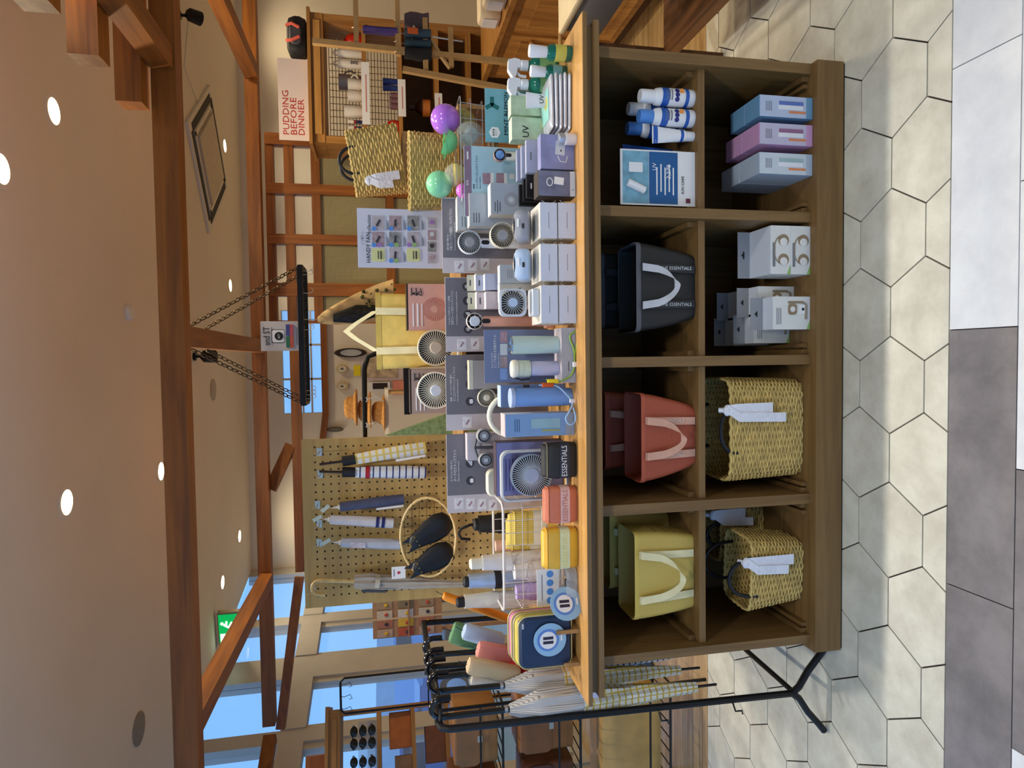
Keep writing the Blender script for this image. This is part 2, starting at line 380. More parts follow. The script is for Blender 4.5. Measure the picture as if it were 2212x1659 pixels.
beam('timber_beam', (-1.56, 4.93, 2.09), (-2.55, 4.72, 2.215), .07, .06, BEAM, 'slanting timber rail rising from the lower rear rail to the left')
beam('timber_beam', (-2.62, 4.74, 2.29), (-3.1, 3.9, 2.31), .08, .085, BEAMY, 'timber beam angling towards the tall windows from the rear beam end')
beam('square_post', (.184, 5.0, 0), (.184, 5.0, 2.257), .184, .13, BEAMZ, 'square timber post at the end of the lattice window')
beam('timber_beam', (1.95, 2.9, 2.29), (1.95, 4.75, 2.29), .085, .085, BEAMY, 'timber beam running back on the right above the shelf unit')
beam('timber_post', (2.05, 4.9, 2.345), (2.05, 4.9, 2.995), .1, .1, BEAMZ, 'upright timber post rising from the rear beam above the red sign')
beam('timber_post', (1.62, 4.9, 2.345), (1.62, 4.9, 2.995), .09, .09, BEAMZ, 'stub timber post above the lattice window')
for ix_, iy_, lab in ((418, 770, 'dark spotlight can beside the hanging rack chains'), (385, 32, 'dark spotlight can at the top of the right-hand post')):
    pz = WZ(ix_, iy_, CEIL); t = thing('spotlight', lab, 'spotlight', (pz.x, pz.y, CEIL))
    b = MB(); b.lathe([(.035, -.0005), (.035, -.02), (.012, -.025), (.012, -.07)], 14); b.build('mount', BLACK, t, True)
    b = MB().at((0, 0, -.11), rx=.7); b.lathe([(.03, .05), (.05, .03), (.055, -.06), (.05, -.06)], 16); b.build('can', BLACK, t, True)

# ------------------------------------------------------------------ lattice window wall at the rear
REED = stripes('reeded_glass', (188, 176, 130), (108, 96, 62), 'Z', 95, .22, .25, 'X', 95, .3, .82, .22)
lat = struct(MB().at((1.0, 5.0, 0)).box(-.724, .85, -.03, .03, .0, .82).build('wall_back_dado', BEAM)); 
win = struct(bpy.data.objects.new('window_1', None)); COL.objects.link(win); win.location = (1.0, 5.0, 0)
for x0, x1 in ((.28-1, .300-1), (.476-1, .569-1), (.848-1, .918-1), (1.205-1, 1.278-1), (1.55-1, 1.63-1)):
    MB().box(x0, x1, -.04, .04, .82, 2.255).build('mullion', BEAMZ, win)
for z0, z1 in ((2.2, 2.256), (2.066, 2.129), (1.882, 1.943), (1.36, 1.42), (.822, .88)):
    MB().box(-.70, .62, -.033, .033, z0, z1).build('rail', BEAM, win)
xs = (.300, .476, .569, .848, .918, 1.205, 1.278, 1.55)
for i in range(0, 8, 2):
    for z0, z1 in ((2.129, 2.2), (1.943, 2.066)):
        MB().box(xs[i]-1, xs[i+1]-1, -.004, .004, z0, z1).build('clear_pane', GLASS, win)
    for z0, z1 in ((1.42, 1.882), (.88, 1.36)):
        MB().box(xs[i]-1, xs[i+1]-1, -.004, .004, z0, z1).build('reeded_pane', REED, win)
# ------------------------------------------------------------------ far wall, right wall
b = MB(); b.box(-2.6, -.60, 8, 8.1, 0, CEIL); b.box(.6, 6, 8, 8.1, 0, CEIL); b.box(-.60, .6, 8, 8.1, 0, 2.165); b.box(-.60, .6, 8, 8.1, 2.6, CEIL)
wall_back = struct(b.build('wall_back', PLASTER))
w2 = struct(bpy.data.objects.new('window_2', None)); COL.objects.link(w2); w2.location = (0, 8.03, 2.165)
b = MB(); b.box(-.6, .6, -.01, .0, 0, .435); b.build('pane', GLASS, w2)
for z in (.10, .2, .33): MB().box(-.6, .6, -.03, -.012, z, z+.02).build('glazing_bar', ALU, w2)
for x in (-.2, .2): MB().box(x-.012, x+.012, -.03, -.012, 0, .435).build('glazing_bar', ALU, w2)
rail = MB(); rail.beam((.5, 7.96, 2.125), (-.62, 7.96, 2.125), .03, .07); rail.beam((-.62, 7.96, 2.125), (-1.1, 7.96, 2.19), .03, .07); struct(rail.build('trim_1', BEAM))
struct(MB().box(4.6, 4.7, -3, 8.0, 0, CEIL).build('wall_right', PLASTER)); struct(MB().box(-.4, 4.7, -3.1, -3.0, 0, CEIL).build('wall_light_block', PLASTER))  # the wall behind the camera is unseen, added to block sky light

# ------------------------------------------------------------------ glazed wall on the left
def wp(y, z, off=0): return Vector((-2.233-(9.02-y)*.18-off, y, z))
def wbar(y0, y1, z0, z1, t, off=0):
    b = MB(); b.add([tuple(wp(y, z, o)) for o in (off-t/2, off+t/2) for y, z in ((y0, z0), (y1, z0), (y1, z1), (y0, z1))],
          [(0, 1, 2, 3), (7, 6, 5, 4), (0, 4, 5, 1), (1, 5, 6, 2), (2, 6, 7, 3), (3, 7, 4, 0)]); return b
w3 = struct(bpy.data.objects.new('window_3', None)); COL.objects.link(w3)
for y0, y1 in ((2.9, 3.05), (3.9, 4.05), (4.6, 4.68), (5.17, 5.31), (5.94, 6.25), (6.79, 6.93), (7.83, 8.11), (8.73, 8.92)):
    wbar(y0, y1, 0, CEIL, .10, .04).build('mullion', ALU, w3)
ys = (2.9, 3.9, 4.6, 5.17, 5.94, 6.79, 7.83, 8.73); ye = (3.05, 4.05, 4.68, 5.31, 6.25, 6.93, 8.11, 8.92)
for i in range(7):
    a, c = ye[i], ys[i+1]
    wbar(a, c, 2.12, 2.31, .12, .04).build('transom', ALU, w3)
    wbar(a, c, 2.31, CEIL, .008, .04).build('upper_pane', GLASS, w3)
    wbar(a, a+.06, .1, 2.12, .06, .04).build('stile', ALU, w3); wbar(c-.06, c, .1, 2.12, .06, .04).build('stile', ALU, w3)
    wbar(a, c, 0, .12, .06, .04).build('bottom_rail', ALU, w3)
    wbar(a+.06, c-.06, .12, 2.12, .008, .04).build('lower_pane', GLASS, w3)
struct(wbar(8.92, 9.6, 0, CEIL, .12, .04).build('wall_left', PLASTER))
# outdoors
b = MB(); b.box(-60, -2.6, -20, 60, -.25, -.13); g_ = struct(b.build('ground_outside', M('asphalt', (120, 125, 130), .9, var=.1, vs=3)))
# ------------------------------------------------------------------ the display table
TAB = wood('table_wood', (136, 104, 60), (114, 84, 46), 'X', .5, 5); TABZ = wood('table_wood_upright', (136, 104, 60), (114, 84, 46), 'Z', .5, 5); TABY = wood('table_wood_deep', (136, 104, 60), (112, 82, 44), 'Y', .5, 5)
TOPM = wood('table_top_wood', (206, 158, 92), (182, 132, 70), 'X', .4, 5)
TZ = .885; ZS = .0; TY0 = 1.865
tb = thing('display_table', 'long wooden display table with eight open cubbies and moulded top edge', 'display table', (-.02, 1.9, 0))
def tbox(name, mat, x0, x1, y0, y1, z0, z1, p=tb): return MB().box(x0+.02, x1+.02, y0-1.9, y1-1.9, z0, z1).build(name, mat, p)
YBK = 2.78
tbox('plinth', TAB, -.977, .937, 1.886, 2.42, .006, .101)
tbox('plinth_shadow_gap', M('plinth_shadow_strip', (50, 44, 34), .8), -.972, .932, 1.889, 2.41, 0, .0058)  # shade of the gap under the plinth, put into a dark strip
xe = [W(1300, y, 1.915).x for y in (1437.6, 1418.5, 1115.6, 1093, 794.4, 772, 466.3, 443.5, 124.5, 100.5)]
zsh1, zsh0 = W(1509, 800, 1.935).z, W(1523, 800, 1.935).z
for i in range(0, 10, 2): tbox('upright_panel', TABZ, xe[i], xe[i+1], 1.912, 2.40, .1012, .8308)
tbox('back_panel', TABZ, xe[0], xe[9], 2.401, 2.415, .1012, .8308)
for i in range(1, 9, 2):
    a, c = xe[i]+.001, xe[i+1]-.001
    tbox('shelf', TAB, a, c, 1.935, 2.40, zsh0, zsh1)
    for s in (0, 1):
        x0 = a if s == 0 else c-.016
        tbox('shelf_cleat', TABY, x0, x0+.016, 1.96, 2.39, zsh1+.001, zsh1+.0245)
        if s == 1 and i in (3, 5): continue
        tbox('floor_cleat', TABY, x0, x0+.016, 1.93, 2.39, .102, .124)
        tbox('floor_cleat', TABY, x0+.022 if s == 0 else x0-.022, x0+.034 if s == 0 else x0-.010, 1.93, 2.39, .102, .12)
tbox('edge_bead', TAB, -1.035, .99, 1.872, YBK-.01, .8315, .848)
tbox('edge_cove', TAB, -1.02, .975, 1.884, YBK-.02, .8482, .8718)
tbox('top', TOPM, -1.053, 1.006, TY0, YBK, .872, TZ)
tbox('top_lip', TAB, -1.053, 1.006, TY0-.002, TY0-.0002, .872, TZ-.0006)
for x in (-.9, .86): tbox('rear_leg', TABZ, x, x+.04, 2.68, 2.72, 0, .831)

# ------------------------------------------------------------------ soft bags, ribbons, wicker
def ribbon(b, pts, wd, t=.0015):
    """flat band along pts; wd = half width vector"""
    wd = Vector(wd); pts = [Vector(p) for p in pts]; L = []
    for i, p in enumerate(pts):
        tt = (pts[min(i+1, len(pts)-1)]-pts[max(i-1, 0)]).normalized(); n = tt.cross(wd).normalized()*t/2
        L.append([tuple(p-wd-n), tuple(p+wd-n), tuple(p+wd+n), tuple(p-wd+n)])
    return b.loft(L)
def meshmat(name, rgb, rgb2): return stripes(name, rgb, rgb2, 'Z', 230, .35, .6, 'X', 230, .15)
def tote(label, group, loc, wb, wt, db, dt, h, mat, rim, strap, words=None, wmat=None, rz=0, sag=.6, hmat=None, tilt=0):
    t = thing('mesh_tote_bag', label, 'tote bag', loc, rz, group)
    n = 5; b = MB(); L = []
    for k in range(13):
        q = k/12; ww = wb+(wt-wb)*q**.8; dd = db+(dt-db)*q; bul = 1+.03*math.sin(PI*q)
        L.append([(x*bul*(1+.008*math.sin(9*x*8+5*q)), y+tilt*q, h*q+.004*math.sin(x*30)*(k == 12)) for x, y in rrect(ww, dd, min(.02, dd*.3), n)])
    Li = [[(x*.985, (y-tilt*(1-j/6))*.96+tilt*(1-j/6), z-.001) for x, y, z in L[12-j*2]] for j in range(6)]
    b.loft(L+Li, True); b.build('body', mat, t, True)
    b = MB(); L2 = [[(x*k, (y-tilt)*k+tilt, h*z+dz) for x, y, _ in L[12]] for z, dz, k in ((.93, 0, 1.004), (1, 0, 1.006), (1, .0015, 1.0), (1, 0, .985), (.93, 0, .975))]; b.loft(L2, False); b.build('hem', rim, t, True)
    yf = lambda q: -(db+(dt-db)*q)/2-.004+tilt*q
    sw = wt*.042
    for s in (-1, 1):
        xs_ = s*wb*.27
        b = MB(); ribbon(b, [(xs_*(1+.12*q), yf(q)-.002-.006*math.sin(PI*q), h*q+.003) for q in (0, .2, .4, .6, .8, .93)], (sw, 0, 0)); o = b.build('strap', strap, t)
        if words: text(words, sw*1.25, wmat, t, (xs_*1.05, yf(.45)-.0095, h*.45), ry=PI/2, name='strap_lettering')
    b = MB(); pts = []
    for k in range(17):
        q = k/16; x = -wb*.30+wb*.60*q; z = h*(.93-sag*math.sin(PI*q)**.42); pts.append((x, yf(.8)-.012-.035*math.sin(PI*q), z))
    wdv = (0, 0, sw)
    L = []
    for i, p in enumerate(pts):
        p = Vector(p); q = i/16; side = math.cos(PI*q); wv = Vector((sw*abs(side), 0, sw*(1-abs(side))*.6))+Vector((0, sw*.5*math.sin(PI*q), 0)); nn = Vector((0, -.0008, 0))
        L.append([tuple(p-wv-nn), tuple(p+wv-nn), tuple(p+wv+nn), tuple(p-wv+nn)])
    b.loft(L); b.build('handle', hmat or strap, t, True)
    return t
WICK = M('straw_weave', (206, 176, 104), .7, var=.22, vs=45); WICKD = M('straw_stake', (158, 126, 66), .8, var=.2, vs=40)
LEATH = M('black_leather', (22, 22, 26), .45, var=.1); TISSUE = M('white_tissue', (232, 232, 240), .8, var=.04, vs=30, bump=.3, bs=80)
def basket(label, loc, wt, wb, dt, db, h, rows, stakes, rz=0, handles=True, tie=None, hh=.09, group=None, name='wicker_basket', tilt=0, hx=.22):
    t = thing(name, label, 'basket', loc, rz, group)
    if tilt: t.rotation_euler = (tilt, 0, rz)
    def per(w_, d_, n):
        P = []; pr_ = 2*(w_+d_); 
        for i in range(n):
            s = pr_*i/n
            if s < w_: P.append((-w_/2+s, -d_/2))
            elif s < w_+d_: P.append((w_/2, -d_/2+s-w_))
            elif s < 2*w_+d_: P.append((w_/2-(s-w_-d_), d_/2))
            else: P.append((-w_/2, d_/2-(s-2*w_-d_)))
        return P
    def rnd(x, y, w_, d_):            # soften the corners
        k = .86; r = ((abs(x)*2/w_)**6+(abs(y)*2/d_)**6)**(1/6); return (x/r, y/r) if r > 1e-6 else (x, y)
    b = MB(); th = h/rows; n2 = stakes*3
    for k in range(rows):
        q = (k+.5)/rows; ww = wb+(wt-wb)*q; dd = db+(dt-db)*q; pts = []
        for i, (x, y) in enumerate(per(ww, dd, n2)):
            x, y = rnd(x, y, ww, dd); a = .0030*math.cos(2*PI*i/3/2+PI*k)
            m_ = 1+a/max(ww, dd)*2.2; pts.append((x*m_, y*m_, th*(k+.5)+.0012*math.sin(i*1.7+k)))
        b.tube(pts, th*.52, 5, True)
    stuff(b.build('weave', WICK, t, True))
    b = MB()
    for x, y in per(wb, db, stakes):
        x1, y1 = rnd(x, y, wb, db); b.tube([(x1*.985, y1*.985, .002), (x1*.985*wt/wb, y1*.985*dt/db, h*.995)], .0026, 5)
    stuff(b.build('stakes', WICKD, t))
    b = MB(); b.cbox(0, 0, .004, wb*.95, db*.95, .006); b.build('base', WICKD, t)
    b = MB(); pts = []
    for i, (x, y) in enumerate(per(wt, dt, 60)):
        x, y = rnd(x, y, wt, dt); pts.append((x, y, h+.003+.004*(i % 2)))
    b.tube(pts, .0055, 6, True); b.build('rim', WICK, t, True)
    if handles:
        for s in (-1, 1):
            b = MB(); b.tube([(wt*hx*math.cos(PI-PI*k/14), s*dt/2*.97-s*.0, h-.02+(hh+.02)*math.sin(PI*k/14)**.8) for k in range(15)], .0065, 8); b.build('handle', LEATH, t, True)
    if tie:
        tx, tz, l1, l2 = tie; b = MB()
        ribbon(b, [(tx, -dt/2-.010, tz), (tx+.004, -dt/2-.018, tz-.03), (tx+.006, -dt/2-.020, tz-l1)], (.017, 0, 0)); ribbon(b, [(tx+.004, -dt/2-.014, tz), (tx-.022, -dt/2-.022, tz-.035), (tx-.026, -dt/2-.024, tz-l2)], (.015, 0, 0))
        b.sphere(tx, -dt/2-.008, tz, .017, 8, 6, (1.1, .6, .8)); b.tube([(tx, -dt/2-.006, tz), (tx, -dt/2+.01, tz+.02)], .008, 6); b.build('tissue_tie', TISSUE, t)
    return t
def Yon(ix, iy, z): return WZ(ix, iy, z).y
# --- upper cubbies
ZU = zsh1+.0005; ZL = .1015
YEL = meshmat('yellow_mesh', (222, 196, 104), (196, 166, 80)); YELS = M('cream_strap', (238, 226, 176), .7); YELR = M('yellow_hem', (212, 184, 92), .7)
RED = meshmat('terracotta_mesh', (186, 92, 62), (156, 70, 48)); REDS = M('pink_strap', (216, 164, 140), .7); REDR = M('terracotta_hem', (178, 88, 62), .7)
BLK = meshmat('black_mesh', (40, 39, 40), (26, 26, 27)); BLKS = M('black_strap', (52, 52, 54), .7); BLKR = M('grey_hem', (92, 92, 98), .7)
def cubbypos(ix, iy, z): p = WZ(ix, iy, z); return p
p = WZ(1500, 1237, ZU); tote('yellow mesh tote bag with cream straps in a cubby', None, (p.x, p.y+.055, ZU), .245, .285, .10, .15, .205, YEL, YELR, YELS, sag=.62, tilt=.02)
tote('yellow mesh tote bag standing deeper behind the yellow bag', None, (p.x+.035, p.y+.24, ZU), .23, .27, .09, .12, .225, YEL, YELR, YELS, sag=.5)
p = WZ(1503, 943, ZU); tote('terracotta mesh tote bag with pink lettered straps', None, (p.x, p.y+.055, ZU), .19, .285, .10, .15, .185, RED, REDR, REDS, 'ESSENTIALS', M('pale_print', (240, 215, 200), .6, var=0), sag=.58, tilt=.02)
tote('terracotta mesh tote bag standing deeper behind the terracotta bag', None, (p.x+.005, p.y+.26, ZU), .20, .27, .09, .12, .235, RED, REDR, REDS, sag=.5)
p = WZ(1503, 620, ZU); WP_ = M('white_strap_print', (215, 218, 222), .6, var=0)
tote('black mesh tote bag with white lettered straps', None, (p.x, p.y+.06, ZU), .20, .28, .11, .16, .20, BLK, BLKR, BLKS, 'JUST THE ESSENTIALS', WP_, sag=.5, tilt=.02, hmat=M('white_handle_tape', (196, 198, 204), .7))
tote('black mesh tote bag standing deeper behind the black bag', None, (p.x+.01, p.y+.265, ZU), .20, .26, .10, .12, .25, BLK, BLKR, BLKS, sag=.5)
# --- right upper cubby: sun-cream bottles and card
CREAM = M('bottle_white', (236, 236, 238), .35, var=.02); BLUEP = M('print_blue', (40, 92, 178), .4, var=.1); NAVYP = M('print_navy', (36, 44, 120), .4, var=0); ORP = M('print_orange', (236, 150, 70), .5, var=0)
def sunbottle(label, loc, r, h, capr, caph, capmat, group=None, rz=0):
    t = thing('sun_cream_bottle', label, 'bottle', loc, rz, group)
    hb = h-caph; b = MB(); b.lathe([(r*.93, 0), (r, .006), (r, hb-.02), (r*.9, hb-.006), (capr*.95, hb)], 22); b.build('body', CREAM, t, True)
    b = MB(); b.lathe([(capr, hb+.0005), (capr, h-.006), (capr*.92, h)], 20); b.build('cap', capmat, t, True)
    b = MB(); b.lathe([(r+.0006, .022), (r+.0006, .034)], 22, cap=False); b.build('blue_band', BLUEP, t, True)
    b = MB(); b.lathe([(r+.0006, hb-.045), (r+.0006, hb-.022)], 22, cap=False); b.build('blue_band', BLUEP, t, True)
    for k, z in enumerate((-.9, 0, .9)):
        a = z*.55; b = MB().at((0, 0, 0), rz=a); b.disc(0, -r-.0004, hb*.47, .0075, .001, 12); b.build('round_badge', NAVYP, t)
    for z in (.60, .66, .72): 
        b = MB(); b.add([((r+.0007)*math.sin(a), -(r+.0007)*math.cos(a), hb*z+dz) for dz in (-.0022, .0022) for a in (-.6, -.3, 0, .3, .6)], [(i, i+1, i+6, i+5) for i in range(4)]); b.build('print_line', GREYINK, t)
    b = MB(); b.disc(.012, -r*.92-.001, hb*.36, .008, .0012, 12); b.build('orange_badge', ORP, t)
    return t
def tube_pack(name, label, cat, loc, w_, h, d, capm, body, band=None, rz=0, caph=.03, letters=None, lm=None, group=None):
    """squeeze tube standing on its cap"""
    t = thing(name, label, cat, loc, rz, group)
    b = MB(); b.lathe([(d*.42, 0), (d*.44, caph)], 18); b.build('cap', capm, t, True)
    L = []
    for q in (0, .15, .4, .7, .9, .95, 1):
        ww = d*.95+(w_-d*.95)*q; dd = d*(1-q)+.003*q
        L.append([(ww/2*math.cos(2*PI*i/20), dd/2*math.sin(2*PI*i/20), caph+.0004+(h-caph)*q) for i in range(20)])
    b = MB(); b.loft(L); b.build('body', body, t, True)
    if band:
        k0, k1 = .07, .16
        b = MB(); L2 = [[(x*1.012, y*1.012, z) for x, y, z in [((d*.95+(w_-d*.95)*q)/2*math.cos(2*PI*i/20), (d*(1-q)+.003*q)/2*math.sin(2*PI*i/20), caph+(h-caph)*q) for i in range(20)]] for q in (k0, k1)]; b.loft(L2, False); b.build('print_band', band, t, True)
        b = MB(); L2 = [[((d*.95+(w_-d*.95)*q)/2*1.012*math.cos(2*PI*i/20), (d*(1-q)+.003*q)/2*1.05*math.sin(2*PI*i/20), caph+(h-caph)*q) for i in range(20)] for q in (.84, .97)]; b.loft(L2, False); b.build('print_band', band, t, True)
    if letters: text(letters, w_*.4, lm or INK, t, (0, -d*.30-.003, h*.62), name='lettering')
    return t
BC = M('bottle_blue_cap', (84, 140, 214), .35); yb = Yon(1504, 205, ZU)
for k, (iy, h, cm, lab) in enumerate(((207, .178, CREAM, 'white sun-cream bottle with white cap, on the cubby shelf'), (251, .182, BC, 'white sun-cream bottle with blue printed cap, on the cubby shelf'))):
    p = W(1504, iy, yb); sunbottle(lab, (p.x, yb+.028, ZU), .028, h, .021, .045, cm)
    sunbottle('white sun-cream bottle standing behind the %s capped bottle' % ('white' if k == 0 else 'blue'), (p.x-.012, yb+.105, ZU), .028, h+.008, .021, .045, cm)
p = W(1504, 290, yb); tube_pack('sun_cream_tube', 'white and blue sun-cream tube standing on its cap', 'tube', (p.x, yb+.024, ZU), .056, .138, .036, CREAM, CREAM, BLUEP)
tube_pack('sun_cream_tube', 'blue sun-cream tube half hidden behind the card', 'tube', (p.x-.03, yb+.12, ZU), .056, .20, .036, CREAM, BLUEP, None)
def card(name, label, cat, ix0, ix1, iy0, iy1, Y, base, t=.003, lean=.0, group=None, rz=0, zbot=None):
    """upright card whose printed front spans the given pixel rectangle at depth Y"""
    ym = (iy0+iy1)/2; xm = (ix0+ix1)/2
    xl, xr = W(xm, iy1, Y).x, W(xm, iy0, Y).x; zt = W(ix0, ym, Y).z; zb = W(ix1, ym, Y).z if zbot is None else zbot
    th = thing(name, label, cat, ((xl+xr)/2, Y, zb), rz, group); th.rotation_euler = (-lean, 0, rz)
    MB().cbox(0, t/2, (zt-zb)/2, xr-xl, t, zt-zb).build('board', base, th)
    return th, xr-xl, zt-zb
th, cw, ch = card('price_card', 'printed blue sun-cream price card standing in the cubby', 'sign', 1340, 1504, 325, 444, yb+.01, WHITE, zbot=ZU)
panel(th, 'picture_panel', M('card_teal', (118, 168, 190), .5, var=.25, vs=30), 0, ch*.80, cw*.94, ch*.34, -.001)
panel(th, 'blue_panel', M('card_blue', (30, 92, 150), .5, var=.05), 0, ch*.43, cw*.94, ch*.38, -.001)
b = MB().at((-.03, -.006, ch*.80), ry=.4); b.lathe([(.012, -.03), (.012, .03)], 12); b.build('bottle_picture', CREAM, th); b = MB(); b.cbox(.03, -.003, ch*.8, .03, .002, .045); b.build('tube_picture', CREAM, th)
for k in range(5): panel(th, 'print_line', WHITE, -.01+.01*(k % 2), ch*(.30+.055*k), cw*.5, .004, -.0022)
text('UV', .018, WHITE, th, (cw*.2, -.0022, ch*.55)); text('3,278', .02, WHITE, th, (.02, -.0022, ch*.36)); text('SUN CARE', .012, INK, th, (-.02, -.0022, ch*.17)); panel(th, 'stamp', M('stamp_maroon', (110, 40, 60), .6), -cw*.4, ch*.1, .014, .014, -.0022)
# --- lower right cubby: three pairs of bottle cartons
def carton(name, label, cat, loc, w_, d, h, front, side, group=None, rz=0, top=None, tilt=0):
    t = thing(name, label, cat, loc, rz, group)
    MB().box(-w_/2, w_/2, 0, d, 0, h).build('box', side, t)
    panel(t, 'front_print', front, 0, h/2, w_*.985, h*.985, -.0005, .001)
    if top: MB().box(-w_*.49, w_*.49, d*.01, d*.99, h, h+.0008).build('top_print', top, t)
    return t
yb2 = Yon(1755, 235, ZL)
for iy, nm, c1, c2, c3 in ((235, 'pale blue', (186, 200, 226), (110, 156, 190), (96, 120, 190)), (294, 'lilac pink', (196, 190, 214), (206, 156, 196), (150, 104, 140)), (357, 'pale grey', (204, 214, 222), (176, 190, 206), (160, 186, 190))):
    p = W(1755, iy, yb2); f_ = M('carton_'+nm.split()[-1], c1, .45, var=.03); s_ = M('carton_side_'+nm.split()[-1], c2, .5, var=.03); bt = M('bottle_print_'+nm.split()[-1], c3, .45, var=.05); bw_ = M('bottle_print_white', (232, 234, 240), .45, var=.02)
    for k in range(2):
        dd = (.085, .10, .115)[(235, 294, 357).index(iy)]; t = carton('bottle_carton', '%s bottle carton standing %s' % (nm, 'at the front of the lower cubby' if k == 0 else 'behind its front twin in the lower cubby'), 'box', (p.x+.0*k, yb2+.0+k*(dd+.004), ZL), .067, dd, .188, f_, s_, top=s_)
        MB().cbox(.004, -.0016, .078, .026, .001, .088).build('bottle_picture', bw_, t); MB().cbox(.011, -.0024, .078, .012, .001, .086).build('bottle_shade', bt, t)
        MB().cbox(-.016, -.0016, .055, .007, .001, .06).build('strap_picture', M('strap_print', (226, 140, 90) if iy == 235 else (190, 200, 214) if iy == 294 else (196, 204, 130), .5), t)
        panel(t, 'base_band', s_, 0, .012, .066, .022, -.0012); 
        for q in range(4): panel(t, 'print_line', GREYINK, .0, .165-.006*q, .03, .0016, -.0014)
# --- lower cubby with neck-fan boxes
NBOX = M('box_white', (226, 226, 222), .5, var=.03); NBOXT = M('box_white_top', (222, 228, 238), .5, var=.02); NGREY = M('box_tab_grey', (150, 152, 156), .5, var=.04); FANP = M('fan_print_brown', (150, 130, 104), .5); FANW = M('fan_print_white', (232, 230, 226), .5)
def neckbox(label, loc, w_, d, h, group=None, tab=True, style=0, rz=0):
    t = thing('neck_fan_box', label, 'box', loc, rz, group)
    MB().box(-w_/2, w_/2, 0, d, 0, h).build('carton', NBOX, t); MB().box(-w_*.49, w_*.49, .001, d*.98, h, h+.0008).build('top_print', NBOXT, t)
    if tab:
        b = MB(); b.xz([(-w_/2, h), (w_/2, h), (w_/2, h+.045), (-w_/2, h+.045)], d-.003, d-.001); b.build('hang_tab', NGREY, t)
        b = MB(); b.cbox(0, d-.0038, h+.024, w_*.16, .0008, .005); b.cbox(0, d-.0038, h+.028, w_*.05, .0008, .006); b.build('hang_slot', INK, t)
    if style == 0:
        for s in (-1, 1):
            b = MB(); b.disc(s*w_*.2, -.001, h*.36, h*.27, .0012, 18); b.build('fan_picture', FANP, t); b = MB(); b.disc(s*w_*.2-.006, -.002, h*.36, h*.19, .0012, 16); b.build('fan_picture_pale', FANW, t)
        b = MB(); b.tube([(w_*.28*math.cos(a), -.001, h*.5+h*.34*math.sin(a)) for a in [PI*k/10 for k in range(11)]], .002, 4); b.build('band_picture', FANP, t)
    else:
        b = MB(); b.tube([(.034, -.001, h*.60), (.034, -.001, h*.2), (.028, -.001, h*.12), (-.02, -.001, h*.12)], .004, 5); b.build('band_picture', FANP, t)
        b = MB(); b.rpan(.012, -.001, h*.48, .036, .032, .0014, .01, .0003); b.build('fan_picture', FANP, t); b = MB(); b.disc(.012, -.002, h*.48, .009, .0012, 14); b.build('fan_picture_pale', FANW, t)
        panel(t, 'phone_picture', WHITE, .012, h*.2, .03, .026, -.0012); panel(t, 'screen_picture', INK, .012, h*.2, .008, .008, -.0022)
    for q in range(3): panel(t, 'print_line', GREYINK, -w_*.1, h*(.9-.05*q), w_*.5, .0014, -.001)
    b = MB(); b.prism([(-w_/2, 0), (-w_/2+.03, 0), (-w_/2, .012)], .001, Matrix.Translation((0, -.0002, .0005)) @ Matrix.Rotation(PI/2, 4, 'X')); b.build('green_corner', M('leaf_green_print', (150, 190, 110), .5), t)
    return t
yb3 = Yon(1750, 541, ZL); p = W(1750, 541, yb3)
neckbox('flat white neck-fan box at the bottom of a stack of two', (p.x, yb3, ZL), .155, .125, .070, tab=False)
neckbox('white neck-fan box with grey hang tab on top of another', (p.x, yb3, ZL+.0715), .155, .125, .070)
p = W(1751, 676, yb3); neckbox('white upright neck-fan box in front of grey tabs', (p.x, yb3, ZL), .106, .06, .133, style=1)
for i, (dx, dy, dz, lab) in enumerate(((.045, .085, 0, 'upright neck-fan box behind the front one, towards the stack'), (-.045, .11, 0, 'upright neck-fan box behind the front one, towards the divider'), (.04, .20, 0, 'rear upright neck-fan box near the stack'), (-.05, .22, 0, 'rear upright neck-fan box near the divider'), (-.02, .16, 0, None))):
    if lab: neckbox(lab, (p.x+dx, yb3+dy, ZL+dz), .1, .06, .133+.012*(i > 1), style=1)
# --- lower left cubbies: wicker baskets
yb4 = Yon(1738, 925, ZL); p = W(1738, 925, yb4)
basket('large straw basket with white tissue tie in a lower cubby', (p.x, yb4+.10, ZL), .335, .315, .20, .18, .262, 40, 44, tie=(.068, .285, .155, .20), hh=.04)
yb5 = Yon(1738, 1235, ZL); p = W(1738, 1235, yb5)
basket('small straw basket with black loop handles and white tissue tie', (p.x, yb5+.085, ZL), .245, .20, .17, .15, .19, 30, 34, rz=-.06, tie=(.055, .222, .165, .145), hh=.085, hx=.27)
basket('straw basket half hidden behind the small basket, with tissue tie', (p.x+.075, yb5+.30, ZL), .2, .18, .13, .12, .17, 20, 26, tie=(.075, .21, .12, .15), hh=.06)
# ------------------------------------------------------------------ goods on the table top
def lp(th, ix, iy, Y): p = W(ix, iy, Y); return (p.x-th.location.x, p.y-th.location.y, p.z-th.location.z)
def span(ix0, ix1, iy0, iy1, Y, z0=None):
    xm, ym = (ix0+ix1)/2, (iy0+iy1)/2; xl, xr = W(xm, iy1, Y).x, W(xm, iy0, Y).x; zt = W(ix0, ym, Y).z; zb = W(ix1, ym, Y).z if z0 is None else z0
    return (xl+xr)/2, xr-xl, zb, zt-zb
def pcarton(name, label, cat, ix0, ix1, iy0, iy1, Y, d, front, side, z0=TZ, top=None, group=None, rz=0):
    cx, w_, zb, h = span(ix0, ix1, iy0, iy1, Y, z0); t = carton(name, label, cat, (cx, Y, zb), w_, d, h, front, side, group, rz, top); return t, w_, h
